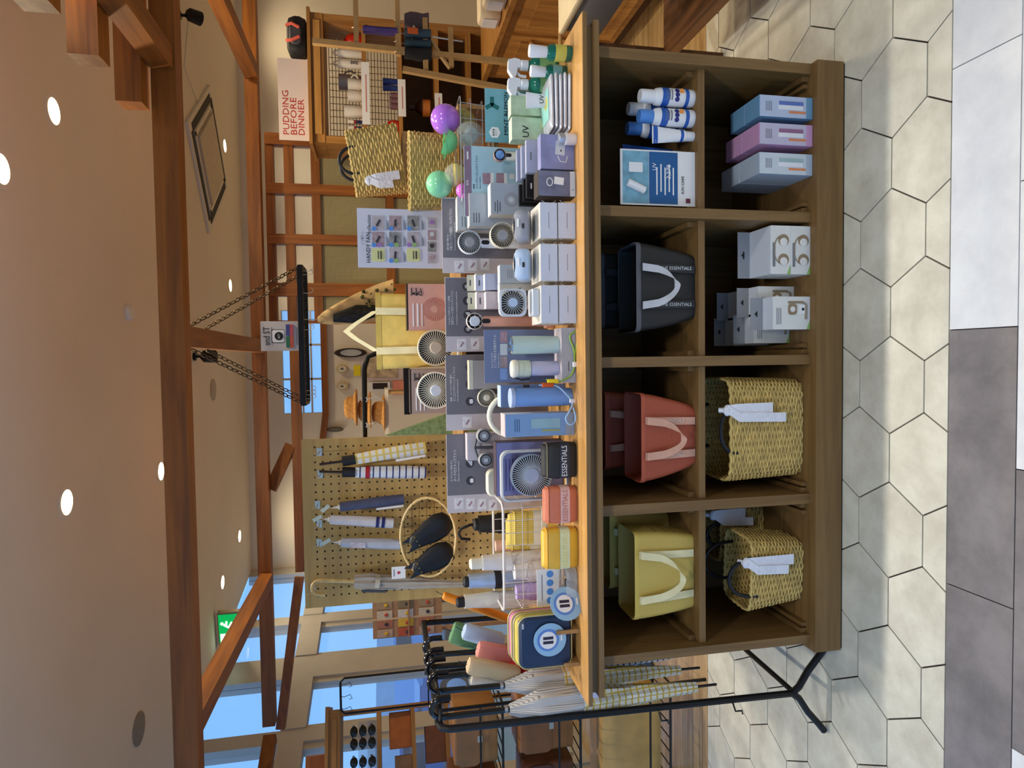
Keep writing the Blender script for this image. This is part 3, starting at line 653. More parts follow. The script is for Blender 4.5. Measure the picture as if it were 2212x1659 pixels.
# risers that carry the rear rows
RISM = wood('riser_wood', (176, 136, 82), (150, 110, 60), 'X', .5, 5)
def riser(label, x0, x1, y0, y1, z1, zb=TZ):
    t = thing('display_riser', label, 'riser', ((x0+x1)/2, (y0+y1)/2, zb)); w_ = x1-x0; d = y1-y0; h = z1-zb
    MB().box(-w_/2, w_/2, -d/2, d/2, h-.015, h).build('board', RISM, t)
    for s in (-1, 1): MB().box(s*w_/2-(.015 if s > 0 else 0), s*w_/2+(.015 if s < 0 else 0), -d/2, d/2, 0, h-.0155).build('side_board', RISM, t)
    return t
ZR = 1.19
riser('long wooden riser behind the grey fan cards', -.36, .915, 2.37, 2.74, ZR)
riser('low wooden riser under the wire basket of capsules', .565, .82, 2.235, 2.365, 1.085)
# ---- shared fan builder
def fan(label, ix, iy, rpx, Y, base_z, ringm, slatm, hubm, n=28, hub=.33, handle=None, hm=None, name='handheld_fan', back=True, square=False, foot=None, curved=0, group=None, thick=.022):
    c = W(ix, iy, Y); R = PX(rpx, Y)/math.cos(PITCH)*.985
    t = thing(name, label, 'fan', (c.x, Y, base_z), 0, group); cz = c.z-base_z
    b = MB()
    if square:
        o = [(x, z) for x, z in rrect(2*R, 2*R, R*.42, 6)]; i_ = [(x, z) for x, z in rrect(1.72*R, 1.72*R, R*.5, 6)]
        L = [[(x, y, cz+z) for x, z in q] for q, y in ((i_, thick*.5), (o, thick*.5), (o, -thick*.4), (i_, -thick*.5), (i_, thick*.5))]; b.loft(L, False)
    else:
        m_ = 40; L = [[(r*math.cos(2*PI*k/m_), y, cz+r*math.sin(2*PI*k/m_)) for k in range(m_)] for r, y in ((R*.93, thick*.5), (R, thick*.35), (R, -thick*.35), (R*.97, -thick*.5), (R*.92, -thick*.45), (R*.93, thick*.5))]; b.loft(L, False)
    b.build('ring', ringm, t, True)
    if back: b = MB(); b.disc(0, thick*.42, cz, R*(.90 if not square else .86), thick*.1, 28); b.build('back_guard', M('fan_back_dark', (58, 54, 50), .7), t)
    b = MB()
    for k in range(n):
        a = 2*PI*k/n; pts = []
        for q in (0, .35, .7, 1):
            rr = R*hub*.9+(R*(.935 if not square else .88)-R*hub*.9)*q; aa = a+curved*(q-.5); pts.append((rr*math.cos(aa), -thick*.42, cz+rr*math.sin(aa)))
        b.tube(pts, max(R*.018, .0007), 4)
    b.build('grille', slatm, t)
    b = MB(); b.loft([[(r*math.cos(2*PI*k/24), y, cz+r*math.sin(2*PI*k/24)) for k in range(24)] for r, y in ((R*hub, thick*.35), (R*hub, -thick*.5), (R*hub*.9, -thick*.62))]); b.build('hub', hubm, t, True)
    if handle:
        w_, z0 = handle; b = MB(); b.rbox(0, .004, (z0+cz-R*.95)/2, w_, w_*.85, cz-R*.95-z0, w_*.4, w_*.15, 5); b.build('handle', hm or ringm, t, True)
        b = MB(); b.rpan(0, -w_*.425+.003, cz-R*1.35, w_*.42, w_*.8, .003, w_*.2, .0005); b.build('control_window', INK, t)
    if foot: b = MB(); b.rbox(0, .0, foot[1]/2, foot[0], foot[0]*.8, foot[1], .01, .004); b.build('base', hm or ringm, t, True)
    return t
CREAMP = M('cream_plastic', (236, 230, 212), .4, var=.02); LGREY = M('light_grey_plastic', (206, 212, 220), .4, var=.02); LBLUE = M('pale_blue_plastic', (178, 198, 226), .4, var=.02)
GREYP = M('grey_plastic', (150, 150, 156), .4, var=.03); PINKP = M('pink_plastic', (226, 168, 148), .4, var=.02); SILV = M('silver', (190, 194, 204), .3, .6, var=.05); BEIGEP = M('beige_plastic', (212, 202, 180), .45, var=.02)
HUBW = M('fan_hub_white', (222, 228, 240), .35, var=.02); DKPL = M('dark_grey_plastic', (74, 76, 82), .4, var=.05)
# ---- four grey fan cards
CG = M('card_grey', (124, 120, 128), .6, var=.03); CPINK = M('card_pale_pink', (214, 204, 208), .6, var=.02); CDK = M('card_icon_dark', (66, 62, 68), .6, var=0); CTX = M('card_white_text', (240, 240, 244), .6, var=0); PHO = M('card_photo', (236, 232, 234), .5, var=.12, vs=70); PHO2 = M('card_photo_plum', (168, 138, 152), .5, var=.2, vs=90)
YC = 2.31
def fancard(label, ix0, ym0, ym1, ym2, lines, icons, photos):
    th, cw, ch = card('fan_card', label, 'sign', ix0, 1180, ym0, ym2, YC, CPINK, .004, zbot=TZ)
    xg0, xg1 = lp(th, ix0+50, ym1, YC)[0], lp(th, ix0+50, ym0, YC)[0]; panel(th, 'grey_panel', CG, (xg0+xg1)/2, ch*.5, xg1-xg0-.002, ch*.99, -.0006)
    for (ix, iy, s, body, fw) in lines: q = lp(th, ix, iy, YC); text(body, PX(s, YC), CTX, th, (q[0], -.0016, q[2]), align='LEFT', fit=PX(fw, YC))
    for (ix, iy, kind) in icons:
        q = lp(th, ix, iy, YC); b = MB(); b.disc(q[0], -.0018, q[2], PX(9.5, YC), .001, 20); o = b.build('icon_disc', CDK, th)
        b = MB()
        if kind == 0: [b.cbox(q[0]+PX(-3.5+2.6*k, YC), -.0026, q[2]+PX(-3+.9*k, YC), PX(2, YC), .0008, PX(4+2*k, YC)) for k in range(4)]
        elif kind == 1: b.rpan(q[0], -.0026, q[2]-PX(3, YC), PX(10, YC), PX(8, YC), .0008, PX(3, YC), .0001)
        else: [b.at((q[0], -.0026, q[2]), ry=k*PI/4).cbox(0, 0, 0, PX(10, YC), .0008, PX(1.2, YC)) for k in range(4)]
        b.build('icon_mark', CTX, th)
    for (ix, iy) in photos:
        q = lp(th, ix, iy, YC); panel(th, 'photo', PHO, q[0], q[2], PX(24, YC), PX(19, YC), -.0008); MB().at((q[0], -.002, q[2]), ry=.6).cbox(0, 0, 0, PX(12, YC), .0008, PX(4, YC)).build('photo_subject', PHO2, th)
    return th
fancard('grey and pink card for the cooling-blade fan behind white round fan', 955, 430, 558, 591, [(968, 541, 4.6, '新登場の', 34), (975, 541, 7, '冷感ブレードで大風量な・ハンディファン', 88), (983, 541, 4, 'Continuous blade Handy Fan', 60)], [], [(993, 575), (1021, 573), (1048, 571)])
fancard('grey and pink card with four dark icons behind pink fan', 962, 600, 727, 759, [(971, 702, 4.4, 'ペルチェ冷却プレート搭載', 62), (978, 702, 7, '冷却プレート付きハンディファン', 73), (987, 702, 4, 'Convenient cooling plate handy fan', 72)], [(1008, 619, 2), (1009, 650, 1), (1010, 680, 0), (1011, 711, 2)], [(998, 744), (1026, 743)])
fancard('grey and pink card with three dark icons behind small cream fan', 963, 766, 895, 927, [(975, 867, 4.6, '軽量・コンパクトで持ち運び', 58), (982, 867, 7, 'ミニコンパクトハンディファン', 74), (989, 867, 4, 'Mini Handheld Handy Fan', 48)], [(1015, 794, 2), (1015, 830, 0), (1015, 867, 1)], [(1010, 912)])
fancard('grey and pink card with two dark icons behind grey neck fan', 965, 936, 1069, 1103, [(976, 1040, 4.6, 'ポーチに入れて収納できる', 45), (984, 1040, 8, 'ポーチ付きネックファン', 69), (991, 1040, 4.4, 'Neck Fan with Pouch', 44)], [(1015, 1001, 0), (1016, 1038, 1)], [(992, 1087), (1016, 1088), (1041, 1089), (1065, 1091)])
# ---- rear row on the riser
PKB = M('fan_box_pink', (214, 164, 152), .55, var=.04); GYB = M('fan_box_greige', (168, 146, 138), .55, var=.04)
def fanbox(label, ix0, iy0, iy1, Y, m_, fic, fiy):
    t, w_, h = pcarton('fan_box', label, 'box', ix0, 960, iy0, iy1, Y, .10, m_, m_, ZR)
    q = lp(t, 938, fiy, Y); b = MB(); b.disc(q[0], -.0016, q[2], PX(25, Y), .0012, 28); b.build('fan_picture', fic, t); b = MB(); b.disc(q[0], -.0026, q[2], PX(7, Y), .0012, 16); b.build('hub_picture', m_, t)
    b = MB(); [b.at((q[0], -.0026, q[2]), ry=k*PI/14).cbox(0, 0, 0, PX(46, Y), .0008, PX(1.1, Y)) for k in range(14)]; b.build('grille_picture', m_, t)
    for k, s in enumerate((.012, .016, .008)): panel(t, 'print_line', CTX, -w_*.18, h*(.9-.09*k), w_*.5, s*.35, -.0014)
    b = MB(); [b.at((w_*.3+.008*math.cos(k*2), -.002, h*.93-.006*k), ry=k).cbox(0, 0, 0, .022, .0008, .004) for k in range(7)]; b.build('leaf_print', M('leaf_print_dark', (66, 60, 62), .6), t)
    MB().box(-w_/2, w_/2, 0, .1, h+.0005, h+.006).build('lid_edge', M('box_lid_dark', (40, 26, 20), .6), t)
    return t
fanbox('pink fan carton with a fan picture beneath the yellow bag', 882, 613, 712, 2.52, PKB, M('fan_print_pink', (190, 128, 118), .5), 668)
fanbox('greige fan carton behind the white round desk fan', 889, 797, 893, 2.56, GYB, M('fan_print_plum', (140, 116, 112), .5), 845)
fan('beige round desk fan with dense slats above the grey cards', 941, 751, 39, 2.44, ZR, BEIGEP, BEIGEP, M('beige_hub', (206, 186, 164), .5), 44, .33, name='desk_fan', foot=(.07, .012), handle=(.02, .01), hm=BEIGEP, thick=.03)
fan('white round desk fan with dense slats above the grey cards', 941, 843, 40, 2.44, ZR, CREAMP, CREAMP, HUBW, 44, .3, name='desk_fan', foot=(.07, .012), handle=(.02, .01), hm=CREAMP, thick=.03)
# poster
th, cw, ch = card('handy_fan_poster', 'white handy fan collection poster with photo grid', 'poster', 772, 965, 452, 579, 2.47, M('poster_paper', (214, 216, 232), .5, var=.02), .004, zbot=ZR)
YP = 2.47
def pl(ix, iy): q = lp(th, ix, iy, YP); return q[0], q[2]
x, z = pl(796, 541); text('HANDY FAN', PX(12.5, YP), INK, th, (x-PX(25, YP), -.001, z), align='LEFT', fit=PX(63, YP)) if 0 else text('HANDY FAN', PX(12.5, YP), INK, th, (pl(796, 568)[0], -.001, z), align='LEFT', fit=PX(62, YP)); x, z = pl(797, 484); text('collection', PX(11, YP), INK, th, (x, -.001, z), fit=PX(38, YP))
x, z = pl(782, 515); text('― ご紹介 ―', PX(5, YP), GREYINK, th, (x, -.001, z))
pc = [M('poster_photo_a', (186, 178, 186), .5, var=.15, vs=60), M('poster_photo_b', (170, 150, 156), .5, var=.25, vs=80), M('poster_photo_c', (150, 150, 150), .5, var=.35, vs=60)]
DOTB = M('poster_dot_blue', (92, 150, 226), .5, var=0); DOTG = M('poster_dot_green', (146, 184, 120), .5, var=0); DOTP = M('poster_dot_mauve', (164, 124, 190), .5, var=0); NOTE = M('poster_note_yellow', (222, 222, 160), .6, var=.02)
for r_, (v0) in enumerate((817, 854, 893)):
    for c_, (u0) in enumerate((482, 517, 551)):
        x, z = pl(v0, u0)
        if (r_, c_) in ((0, 2), (2, 2)): panel(th, 'yellow_note', NOTE, x, z, PX(28, YP), PX(28, YP), -.0008, r=PX(4, YP)); panel(th, 'print_line', INK, x, z, PX(17, YP), PX(1.6, YP), -.0022); panel(th, 'print_line', INK, x, z-PX(6, YP), PX(17, YP), PX(2.2, YP), -.0022); continue
        panel(th, 'photo', pc[(r_+c_) % 3], x, z, PX(31, YP), PX(25, YP), -.0008)
        MB().at((x, -.002, z), ry=.5-.4*r_).cbox(0, 0, 0, PX(15, YP), .0008, PX(5, YP)).build('photo_subject', CDK, th)
        MB().disc(x-PX(12, YP), -.0022, z+PX(9, YP), PX(4.8, YP), .0008, 14).build('colour_dot', DOTB if (r_, c_) != (2, 1) else DOTP, th)
        if c_: MB().disc(x-PX(12, YP), -.0022, z-PX(2, YP), PX(4.8, YP), .0008, 14).build('colour_dot', DOTG if r_ else DOTP, th)
        panel(th, 'print_line', GREYINK, x-PX(4, YP), z-PX(18, YP), PX(20, YP), PX(1.5, YP), -.0008); panel(th, 'print_line', GREYINK, x-PX(6, YP), z-PX(21, YP), PX(14, YP), PX(1.2, YP), -.0008)
for k, u0 in enumerate((482, 508, 533, 558)): x, z = pl(933, u0); panel(th, 'photo', pc[k % 3], x, z, PX(22, YP), PX(18, YP), -.0008); MB().disc(x+PX(2, YP), -.0022, z, PX(5, YP), .0008, 12).build('photo_subject', (DOTP, LGREY, CDK, pc[1])[k], th)
# yellow bag standing behind the fan boxes, handles up
p = W(905, 715, 2.66); t = thing('mesh_tote_bag', 'translucent yellow mesh tote bag with upright handles above fan boxes', 'tote bag', (p.x, 2.68, ZR))
zt = W(812, 715, 2.66).z-ZR; wb_ = PX(150, 2.66); b = MB(); b.loft([[(x*(1+.08*q), y, zt*q) for x, y in rrect(wb_, .09-.05*q, .018)] for q in (0, .25, .5, .75, 1)]); b.build('body', M('yellow_vinyl_mesh', (232, 200, 106), .4, var=.12, vs=25), t, True)
b = MB(); b.loft([[(x*1.085, y, zt*q) for x, y in rrect(wb_, .045, .018)] for q in (.93, 1.0)], False); b.build('hem', YELR, t)
zh = W(748, 715, 2.66).z-ZR
for s in (-1, 1):
    b = MB(); ribbon(b, [(s*wb_*.27, -.05, .0), (s*wb_*.27, -.046, zt*.5), (s*wb_*.28, -.028, zt)], (.014, 0, 0)); b.build('strap', YELS, t)
b = MB(); ribbon(b, [(-wb_*.28, -.026, zt), (-wb_*.1, -.02, zt+(zh-zt)*.7), (0, -.015, zh), (wb_*.1, -.02, zt+(zh-zt)*.7), (wb_*.28, -.026, zt)], (.0, 0.004, .013)); b.build('handle', YELS, t)
# straw baskets at the right of the riser
p = W(920, 372, 2.45); basket('straw basket with black loop handle on the riser beside poster', (p.x, 2.47, ZR), .27, .24, .15, .14, W(890, 372, 2.40).z-ZR, 20, 34, hh=.02, handles=False)
p = W(885, 340, 2.64)
t = basket('tilted straw bag with black handle and white tissue tie behind basket', (p.x, 2.66, ZR+.191), .235, .25, .10, .12, .19, 20, 30, handles=True, hh=.05, tie=(-.085, .145, .12, .09), name='straw_bag'); t.rotation_euler = (0, -.16, 0)
riser('square wooden block under the tilted straw bag', W(885, 385, 2.66).x, W(885, 295, 2.66).x, 2.60, 2.735, ZR+.19, ZR+.0005)
# capsules in a wire basket
YB_ = 2.30; wcx = W(985, 330, YB_).x; zb_ = 1.0855; CHR = M('chrome_wire', (196, 200, 206), .25, .8, var=.05)
t = thing('wire_basket', 'chrome wire basket holding coloured capsules', 'basket', (wcx-.01, YB_-.01, zb_))
wl, wd_, wh = PX(200, YB_)*1.0, .13, .115
for z in (.004, .04, .08, wh): b = MB(); b.tube([(x, y, z) for x, y in rrect(wl+.03*z/wh, wd_+.02*z/wh, .02, 4)], .0013 if z < wh else .002, 5, True); b.build('wire_loop', CHR, t)
b = MB(); [b.tube([(x, s*(wd_/2), .004), (x*1.04, s*(wd_/2+.009), wh)], .0012, 5) for x in [wl*(-.45+.15*k) for k in range(7)] for s in (-1, 1)]; [b.tube([(-wl/2+.01, y, .004), (wl/2-.01, y, .004)], .0012, 5) for y in (-.04, 0, .04)]; b.build('upright_wires', CHR, t)
def capsule(label, ix, iy, rpx, Y, m_, inner=None, open_=False, bottom=None):
    c = W(ix, iy, Y); R = PX(rpx, Y)*1.02; t = thing('capsule_ball', label, 'capsule', (c.x, Y, c.z-R))
    if not open_: b = MB(); b.sphere(0, 0, R, R, 24, 16); b.build('shell', m_, t, True)
    else:
        b = MB(); L = [[(R*math.cos(a)*math.cos(2*PI*i/20), R*math.cos(a)*math.sin(2*PI*i/20), R+R*math.sin(a)) for i in range(20)] for a in [-PI/2+.02+k*(PI/2)/8 for k in range(9)]]
        L += [[(x*.93, y*.93, R+(z-R)*.93) for x, y, z in l] for l in L[::-1]]; b.at((0, 0, 0), ry=.35); b.loft(L, False); b.build('half_shell', m_, t, True)
    b = MB(); b.lathe([(R*1.003, R-.002), (R*1.012, R), (R*1.003, R+.002)], 24, cap=False); b.build('seam', m_, t, True)
    if bottom: b = MB(); b.loft([[(R*.985*math.cos(a)*math.cos(2*PI*i/18), R*.985*math.cos(a)*math.sin(2*PI*i/18), R+R*.985*math.sin(a)) for i in range(18)] for a in [-PI/2+.02+k*(PI/2+.1)/8 for k in range(9)]]); b.build('coloured_content', bottom, t, True)
    if inner: MB().at((0, 0, R), rx=.5, ry=.6).cbox(0, 0, 0, R*1.1, R*.5, R*.8).build('packet_inside', inner, t)
    return t
VIO = M('capsule_violet', (176, 108, 216), .18, var=.05, coat=.5); MINT = M('capsule_mint', (134, 212, 164), .2, var=.03, coat=.5); CLR = M('capsule_clear', (232, 244, 240), .05, var=0, alpha=.22); LIME = M('capsule_green', (120, 210, 140), .25, var=.05); YLW = M('capsule_yellow', (226, 196, 40), .3, var=.05); PNK = M('capsule_pink', (226, 120, 210), .25, var=.05)
capsule('shiny violet capsule ball in the wire basket', 962, 258, 31, 2.30, VIO); capsule('open pale green half capsule below the violet ball', 960, 315, 26, 2.27, LIME, open_=True)
capsule('clear capsule ball with a packet inside', 1015, 294, 30, 2.27, CLR, M('packet_grey', (150, 170, 170), .6, var=.2)); capsule('mint green capsule ball beside the straw basket', 949, 398, 28, 2.30, MINT)
capsule('clear capsule ball half filled with yellow', 984, 378, 24, 2.27, CLR, None, False, YLW); capsule('pink capsule ball partly hidden under the others', 1000, 412, 15, 2.24, PNK); capsule('smoky yellow capsule ball at the rear of the basket', 1000, 262, 26, 2.345, M('capsule_smoke', (170, 160, 90), .2, alpha=.6))
# ---- right end: sprays, UV cosmetics
GRN = M('green_bottle', (20, 110, 92), .15, var=.08, coat=.3, alpha=.93); TRIG = M('trigger_white', (232, 234, 240), .4, var=.02); LABG = M('label_green', (120, 170, 110), .5, var=.15, vs=40); LABY = M('label_yellow', (200, 196, 90), .5, var=.1, vs=40); LABT = M('label_teal', (128, 188, 196), .5, var=.1, vs=30); LABB = M('label_blue', (110, 164, 206), .5, var=.05)
def spray(label, iy, Y):
    x = W(1150, iy, Y).x; t = thing('spray_bottle', label, 'spray bottle', (x, Y, TZ)); hb = W(1140, iy, Y).z-TZ
    b = MB(); b.lathe([(.029, 0), (.032, .005), (.032, hb*.72), (.027, hb*.86), (.014, hb*.97), (.013, hb)], 22); b.build('body', GRN, t, True)
    b = MB(); b.lathe([(.017, hb+.0005), (.017, hb+.022), (.013, hb+.026)], 18); b.build('collar', TRIG, t, True)
    b = MB(); b.xz([(-.045, hb+.052), (-.04, hb+.042), (-.012, hb+.036), (-.012, hb+.0265), (.014, hb+.0265), (.018, hb+.045), (.012, hb+.066), (-.02, hb+.068)], -.011, .011); b.build('trigger_head', TRIG, t)
    b = MB(); b.tube([(-.022, 0, hb+.04), (-.034, 0, hb+.028), (-.036, 0, hb+.006)], .005, 6); b.build('trigger', TRIG, t, True)
    b = MB(); b.add([(.0325*math.sin(a), -.0325*math.cos(a), z) for z in (hb*.12, hb*.66) for a in [-1+.25*k for k in range(9)]], [(i, i+1, i+10, i+9) for i in range(8)]); b.build('label_patch', LABG, t, True)
    return t
spray('green trigger spray bottle next to the small capped bottles', 143, 2.15); spray('green trigger spray bottle next to the teal poster', 184, 2.13)
def mini(label, iy, ixt, ixb, bm, lm, capm=CLR, r=.022):
    Y = Yon(ixb, iy, TZ); x = W(ixb, iy, Y).x; h = W(ixt, iy, Y+r).z-TZ; t = thing('mini_bottle', label, 'bottle', (x, Y+r, TZ)); hb = h*.58
    b = MB(); b.lathe([(r*.9, 0), (r, .004), (r, hb*.85), (r*.75, hb)], 20); b.build('body', bm, t, True)
    b = MB(); b.lathe([(r*.66, hb+.0005), (r*.8, h-.004), (r*.74, h)], 18); b.build('cap', capm, t, True)
    b = MB(); b.lathe([(r+.0005, hb*.25), (r+.0005, hb*.7)], 20, cap=False); b.build('label_band', lm, t, True)
CAPW = M('frosted_cap', (226, 230, 236), .3, var=.02)
mini('small green bottle with frosted cap and yellow label', 109, 1143, 1238, GRN, LABY, CAPW, .024); mini('small green bottle with frosted cap beside silver packets', 152, 1146, 1226, GRN, LABT, CAPW, .023)
GB = M('uv_box_sage', (186, 206, 176), .5, var=.18, vs=25); GBT = M('uv_box_top', (222, 230, 206), .5)
t, w_, h = pcarton('uv_box', 'sage green cosmetics box behind the white UV tube', 'box', 1104, 1190, 208, 250, 2.12, .05, GB, GB, top=GBT)
t, w_, h = pcarton('uv_box', 'sage green cosmetics box printed UV beside the jar', 'box', 1106, 1190, 254, 303, 2.10, .05, GB, GB, top=GBT)
text('UV', .030, INK, t, (-.01, -.0018, h*.72)); b = MB(); b.disc(.01, -.0016, h*.3, .02, .001, 20); b.build('lemon_print', M('lemon_pale', (226, 222, 160), .5), t)
tube_pack('uv_tube', 'white cosmetics tube printed UV standing on its cap', 'tube', (W(1150, 217, 2.06).x, 2.06, TZ), .052, .125, .036, CAPW, M('tube_white', (228, 232, 240), .35, var=.02), letters='UV')
th, cw, ch = card('teal_poster', 'teal cosmetics poster with leaf print behind UV boxes', 'poster', 1048, 1195, 195, 310, 2.20, M('poster_teal', (120, 180, 192), .5, var=.12, vs=14), .003, zbot=TZ)
b = MB(); b.prism([(.02*math.cos(PI/3*k+.5), .02*math.sin(PI/3*k+.5)) for k in range(6)], .001, Matrix.Translation((-cw*.32, -.0012, ch-.032)) @ Matrix.Rotation(PI/2, 4, 'X')); b.build('hexagon_badge', WHITE, th); text('新登場\nミント', .008, INK, th, (-cw*.32, -.0024, ch-.032))
q = lp(th, 1093, 268, 2.2); text('MINT &', .018, INK, th, (q[0], -.0012, q[2]), fit=PX(48, 2.2)); q = lp(th, 1093, 221, 2.2); text('LEMON', .018, INK, th, (q[0], -.0012, q[2]), fit=PX(42, 2.2))
b = MB(); [b.at((cw*.2+.012*math.cos(a), -.0012, ch-.024+.012*math.sin(a)), ry=-a).cbox(0, 0, 0, .026, .001, .013) for a in (0, 2.1, 4.2)]; b.build('leaf_print', M('leaf_dark_teal', (30, 110, 110), .5), th)
PKS = M('packet_silver', (196, 200, 210), .3, .3, var=.1, vs=30); PKT = M('packet_print', (150, 208, 200), .4, var=.12, vs=18)
for k in range(5):
    Yk = 1.965+.006*k; xx = W(1235, 216, Yk).x; n_ = ('lowest', 'second', 'middle', 'fourth', 'topmost')[k]
    t = thing('foil_packet', '%s flat silver foil packet in the stack by the spray bottles' % n_, 'packet', (xx+.004*(k % 2), Yk, TZ+.0005+.0125*k), .06*(k-2)*.4, 'stack of foil packets')
    b = MB(); b.loft([[(x, .075+y*.95, z) for x, y in rrect(.172*f, .14*f, .01)] for f, z in ((1, .005), (.97, .0015), (.6, .0), (.4, 0))][::-1]+[[(x, .075+y*.95, z) for x, y in rrect(.172*f, .14*f, .01)] for f, z in ((1, .0065), (.96, .010), (.6, .0118))]); b.build('pouch', PKS, t, True)
    if k == 4: b = MB(); b.cbox(0, .075, .0126, .10, .09, .0006); b.build('top_print', PKT, t); b = MB(); b.lathe([(.02, .0131), (.02, .0134)], 18, (.01, .06, 0)); b.build('lemon_print', LABY, t)
Yj = Yon(1246, 298, TZ); t = thing('sample_jar', 'tiny glass jar with silver lid and white label', 'jar', (W(1246, 298, Yj).x, Yj+.014, TZ)); b = MB(); b.lathe([(.0165, 0), (.018, .003), (.018, .032), (.014, .036)], 18); b.build('jar', M('jar_white', (226, 226, 232), .25), t, True); b = MB(); b.lathe([(.0165, .0365), (.0165, .052), (.015, .054)], 18); b.build('lid', SILV, t, True)
# ---- charger boxes, blister boxes, light-blue card
PBX = M('box_photo_blue', (142, 146, 190), .4, var=.18, vs=16); PBX2 = M('box_photo_slate', (112, 116, 140), .4, var=.3, vs=20); DKB = M('box_dark_edge', (54, 46, 44), .6)
Yb = Yon(1240, 330, TZ); t, w_, h = pcarton('charger_box', 'lavender printed charger box beside the tiny jar', 'box', 1168, 1240, 291, 366, Yb, .04, PBX, PBX); MB().at((.012, -.0016, h*.42), ry=.08).cbox(0, 0, 0, .042, .001, .03).build('product_picture', LGREY, t); b = MB(); b.tube([(-.012, -.0016, h*.5), (-.028, -.0016, h*.42), (-.03, -.0016, h*.25), (-.012, -.0016, h*.2)], .0016, 4); b.build('cable_picture', WHITE, t); panel(t, 'port_print', INK, .004, h*.40, .006, .003, -.0024)
Yb = Yon(1243, 396, TZ); t, w_, h = pcarton('charger_box', 'dark edged charger box with cable photo beside white cartons', 'box', 1163, 1243, 369, 424, Yb, .06, PBX2, DKB); b = MB(); b.tube([(.004+.012*math.cos(a), -.0016, h*.70+.009*math.sin(a)) for a in [k*.6 for k in range(11)]], .0016, 4, True); b.build('cable_picture', WHITE, t); MB().at((.008, -.0016, h*.45), ry=.1).cbox(0, 0, 0, .022, .001, .03).build('product_picture', WHITE, t); panel(t, 'base_band', LGREY, 0, h*.08, w_*.98, h*.14, -.0012); text('3', .008, INK, t, (-.018, -.002, h*.08))
LIL = M('blister_lilac', (166, 170, 196), .45, var=.04); LILF = M('blister_lilac_front', (180, 184, 208), .45, var=.03); BKB = M('blister_black', (30, 28, 30), .35, var=.1)
def blister(label, ix0, iy0, iy1, Y, fm, sm, d=.02):
    t, w_, h = pcarton('blister_box', label, 'box', ix0, 1240, iy0, iy1, Y, d, fm, sm); b = MB(); b.cbox(0, -.0016, h-.014, w_*.24, .001, .004); b.build('hang_slot', GREYINK if fm is not BKB else WHITE, t); return t
blister('front lilac blister box with hang slot behind lavender charger box', 1137, 304, 375, 2.03, LILF, LIL); blister('middle lilac blister box behind its twin', 1127, 317, 386, 2.065, LILF, LIL); blister('rear lilac blister box in front of the pale blue card', 1117, 326, 393, 2.10, LIL, LIL)
blister('front black blister box with hang slot beside lilac boxes', 1138, 379, 428, 2.05, BKB, BKB); blister('middle black blister box behind its twin', 1131, 387, 436, 2.08, BKB, BKB); blister('rear black blister box by the grey fan carton', 1122, 401, 446, 2.11, BKB, BKB)
th, cw, ch = card('fan_card', 'pale blue fan card with mauve header and jewel fan', 'sign', 1003, 1190, 319, 470, 2.20, M('card_pale_blue', (176, 212, 226), .5, var=.03), .004, zbot=TZ)
panel(th, 'header_band', M('card_mauve', (140, 118, 140), .5), 0, ch-PX(8, 2.2), cw*.99, PX(15, 2.2), -.0008); q = lp(th, 1010, 395, 2.2); text('新色', PX(6, 2.2), CTX, th, (q[0], -.002, q[2])); q = lp(th, 1010, 336, 2.2); text('CICIBELLA', PX(4, 2.2), CTX, th, (q[0], -.002, q[2]), sx=.8) if 0 else panel(th, 'logo_mark', CTX, q[0], q[2], PX(16, 2.2), PX(3, 2.2), -.002)
for ix, s, bd in ((1024, 4, '新登場'), (1031, 6.4, 'ハイパワーコンパクトファン'), (1037, 3, 'High power compact fan')): q = lp(th, ix, 408, 2.2); text(bd, PX(s, 2.2), DKPL, th, (q[0], -.001, q[2]), align='LEFT', sx=.86)
for ix in (1051, 1080): q = lp(th, ix, 386, 2.2); panel(th, 'photo', PHO2, q[0], q[2], PX(24, 2.2), PX(17, 2.2), -.0008); q = lp(th, ix+12, 386, 2.2); panel(th, 'caption', WHITE, q[0], q[2], PX(24, 2.2), PX(7, 2.2), -.0008)
q = lp(th, 1106, 381, 2.2); panel(th, 'icon', WHITE, q[0], q[2], PX(11, 2.2), PX(11, 2.2), -.0008)
t = fan('handheld fan with faceted jewel-blue hub before pale blue card', 1079, 336, 13.5, 2.15, TZ, M('rose_gold', (190, 160, 150), .35, .4), M('rose_gold_dark', (110, 84, 76), .4), M('jewel_blue', (120, 170, 240), .1, .3, var=.3, vs=60), 8, .68, handle=(.027, .002), hm=CREAMP)
# ---- grey fan cartons by the black blisters
FB = M('fan_carton_grey', (172, 180, 190), .5, var=.03); FBT = M('fan_carton_top', (228, 230, 226), .5); FBS = M('fan_carton_side', (196, 190, 180), .5, var=.05)
t, w_, h = pcarton('fan_carton', 'grey fan carton with a fan picture, frontmost beside black blisters', 'box', 1060, 1240, 398, 466, 2.125, .055, FB, FBS, top=FBT)
q = lp(t, 1104, 432, 2.125); b = MB(); b.disc(q[0], -.0016, q[2], PX(15, 2.12), .001, 26); b.build('fan_picture', GREYP, t); b = MB(); b.disc(q[0], -.0024, q[2], PX(5.5, 2.12), .001, 16); b.build('hub_picture', LGREY, t); b = MB(); [b.at((q[0], -.0024, q[2]), ry=k*PI/12).cbox(0, 0, 0, PX(28, 2.12), .0006, PX(.8, 2.12)) for k in range(12)]; b.build('grille_picture', LGREY, t)
for k in range(3): panel(t, 'print_line', DKPL, w_*-.25, h*(.94-.035*k), w_*(.3+.1*(k == 1)), .0022, -.0014)
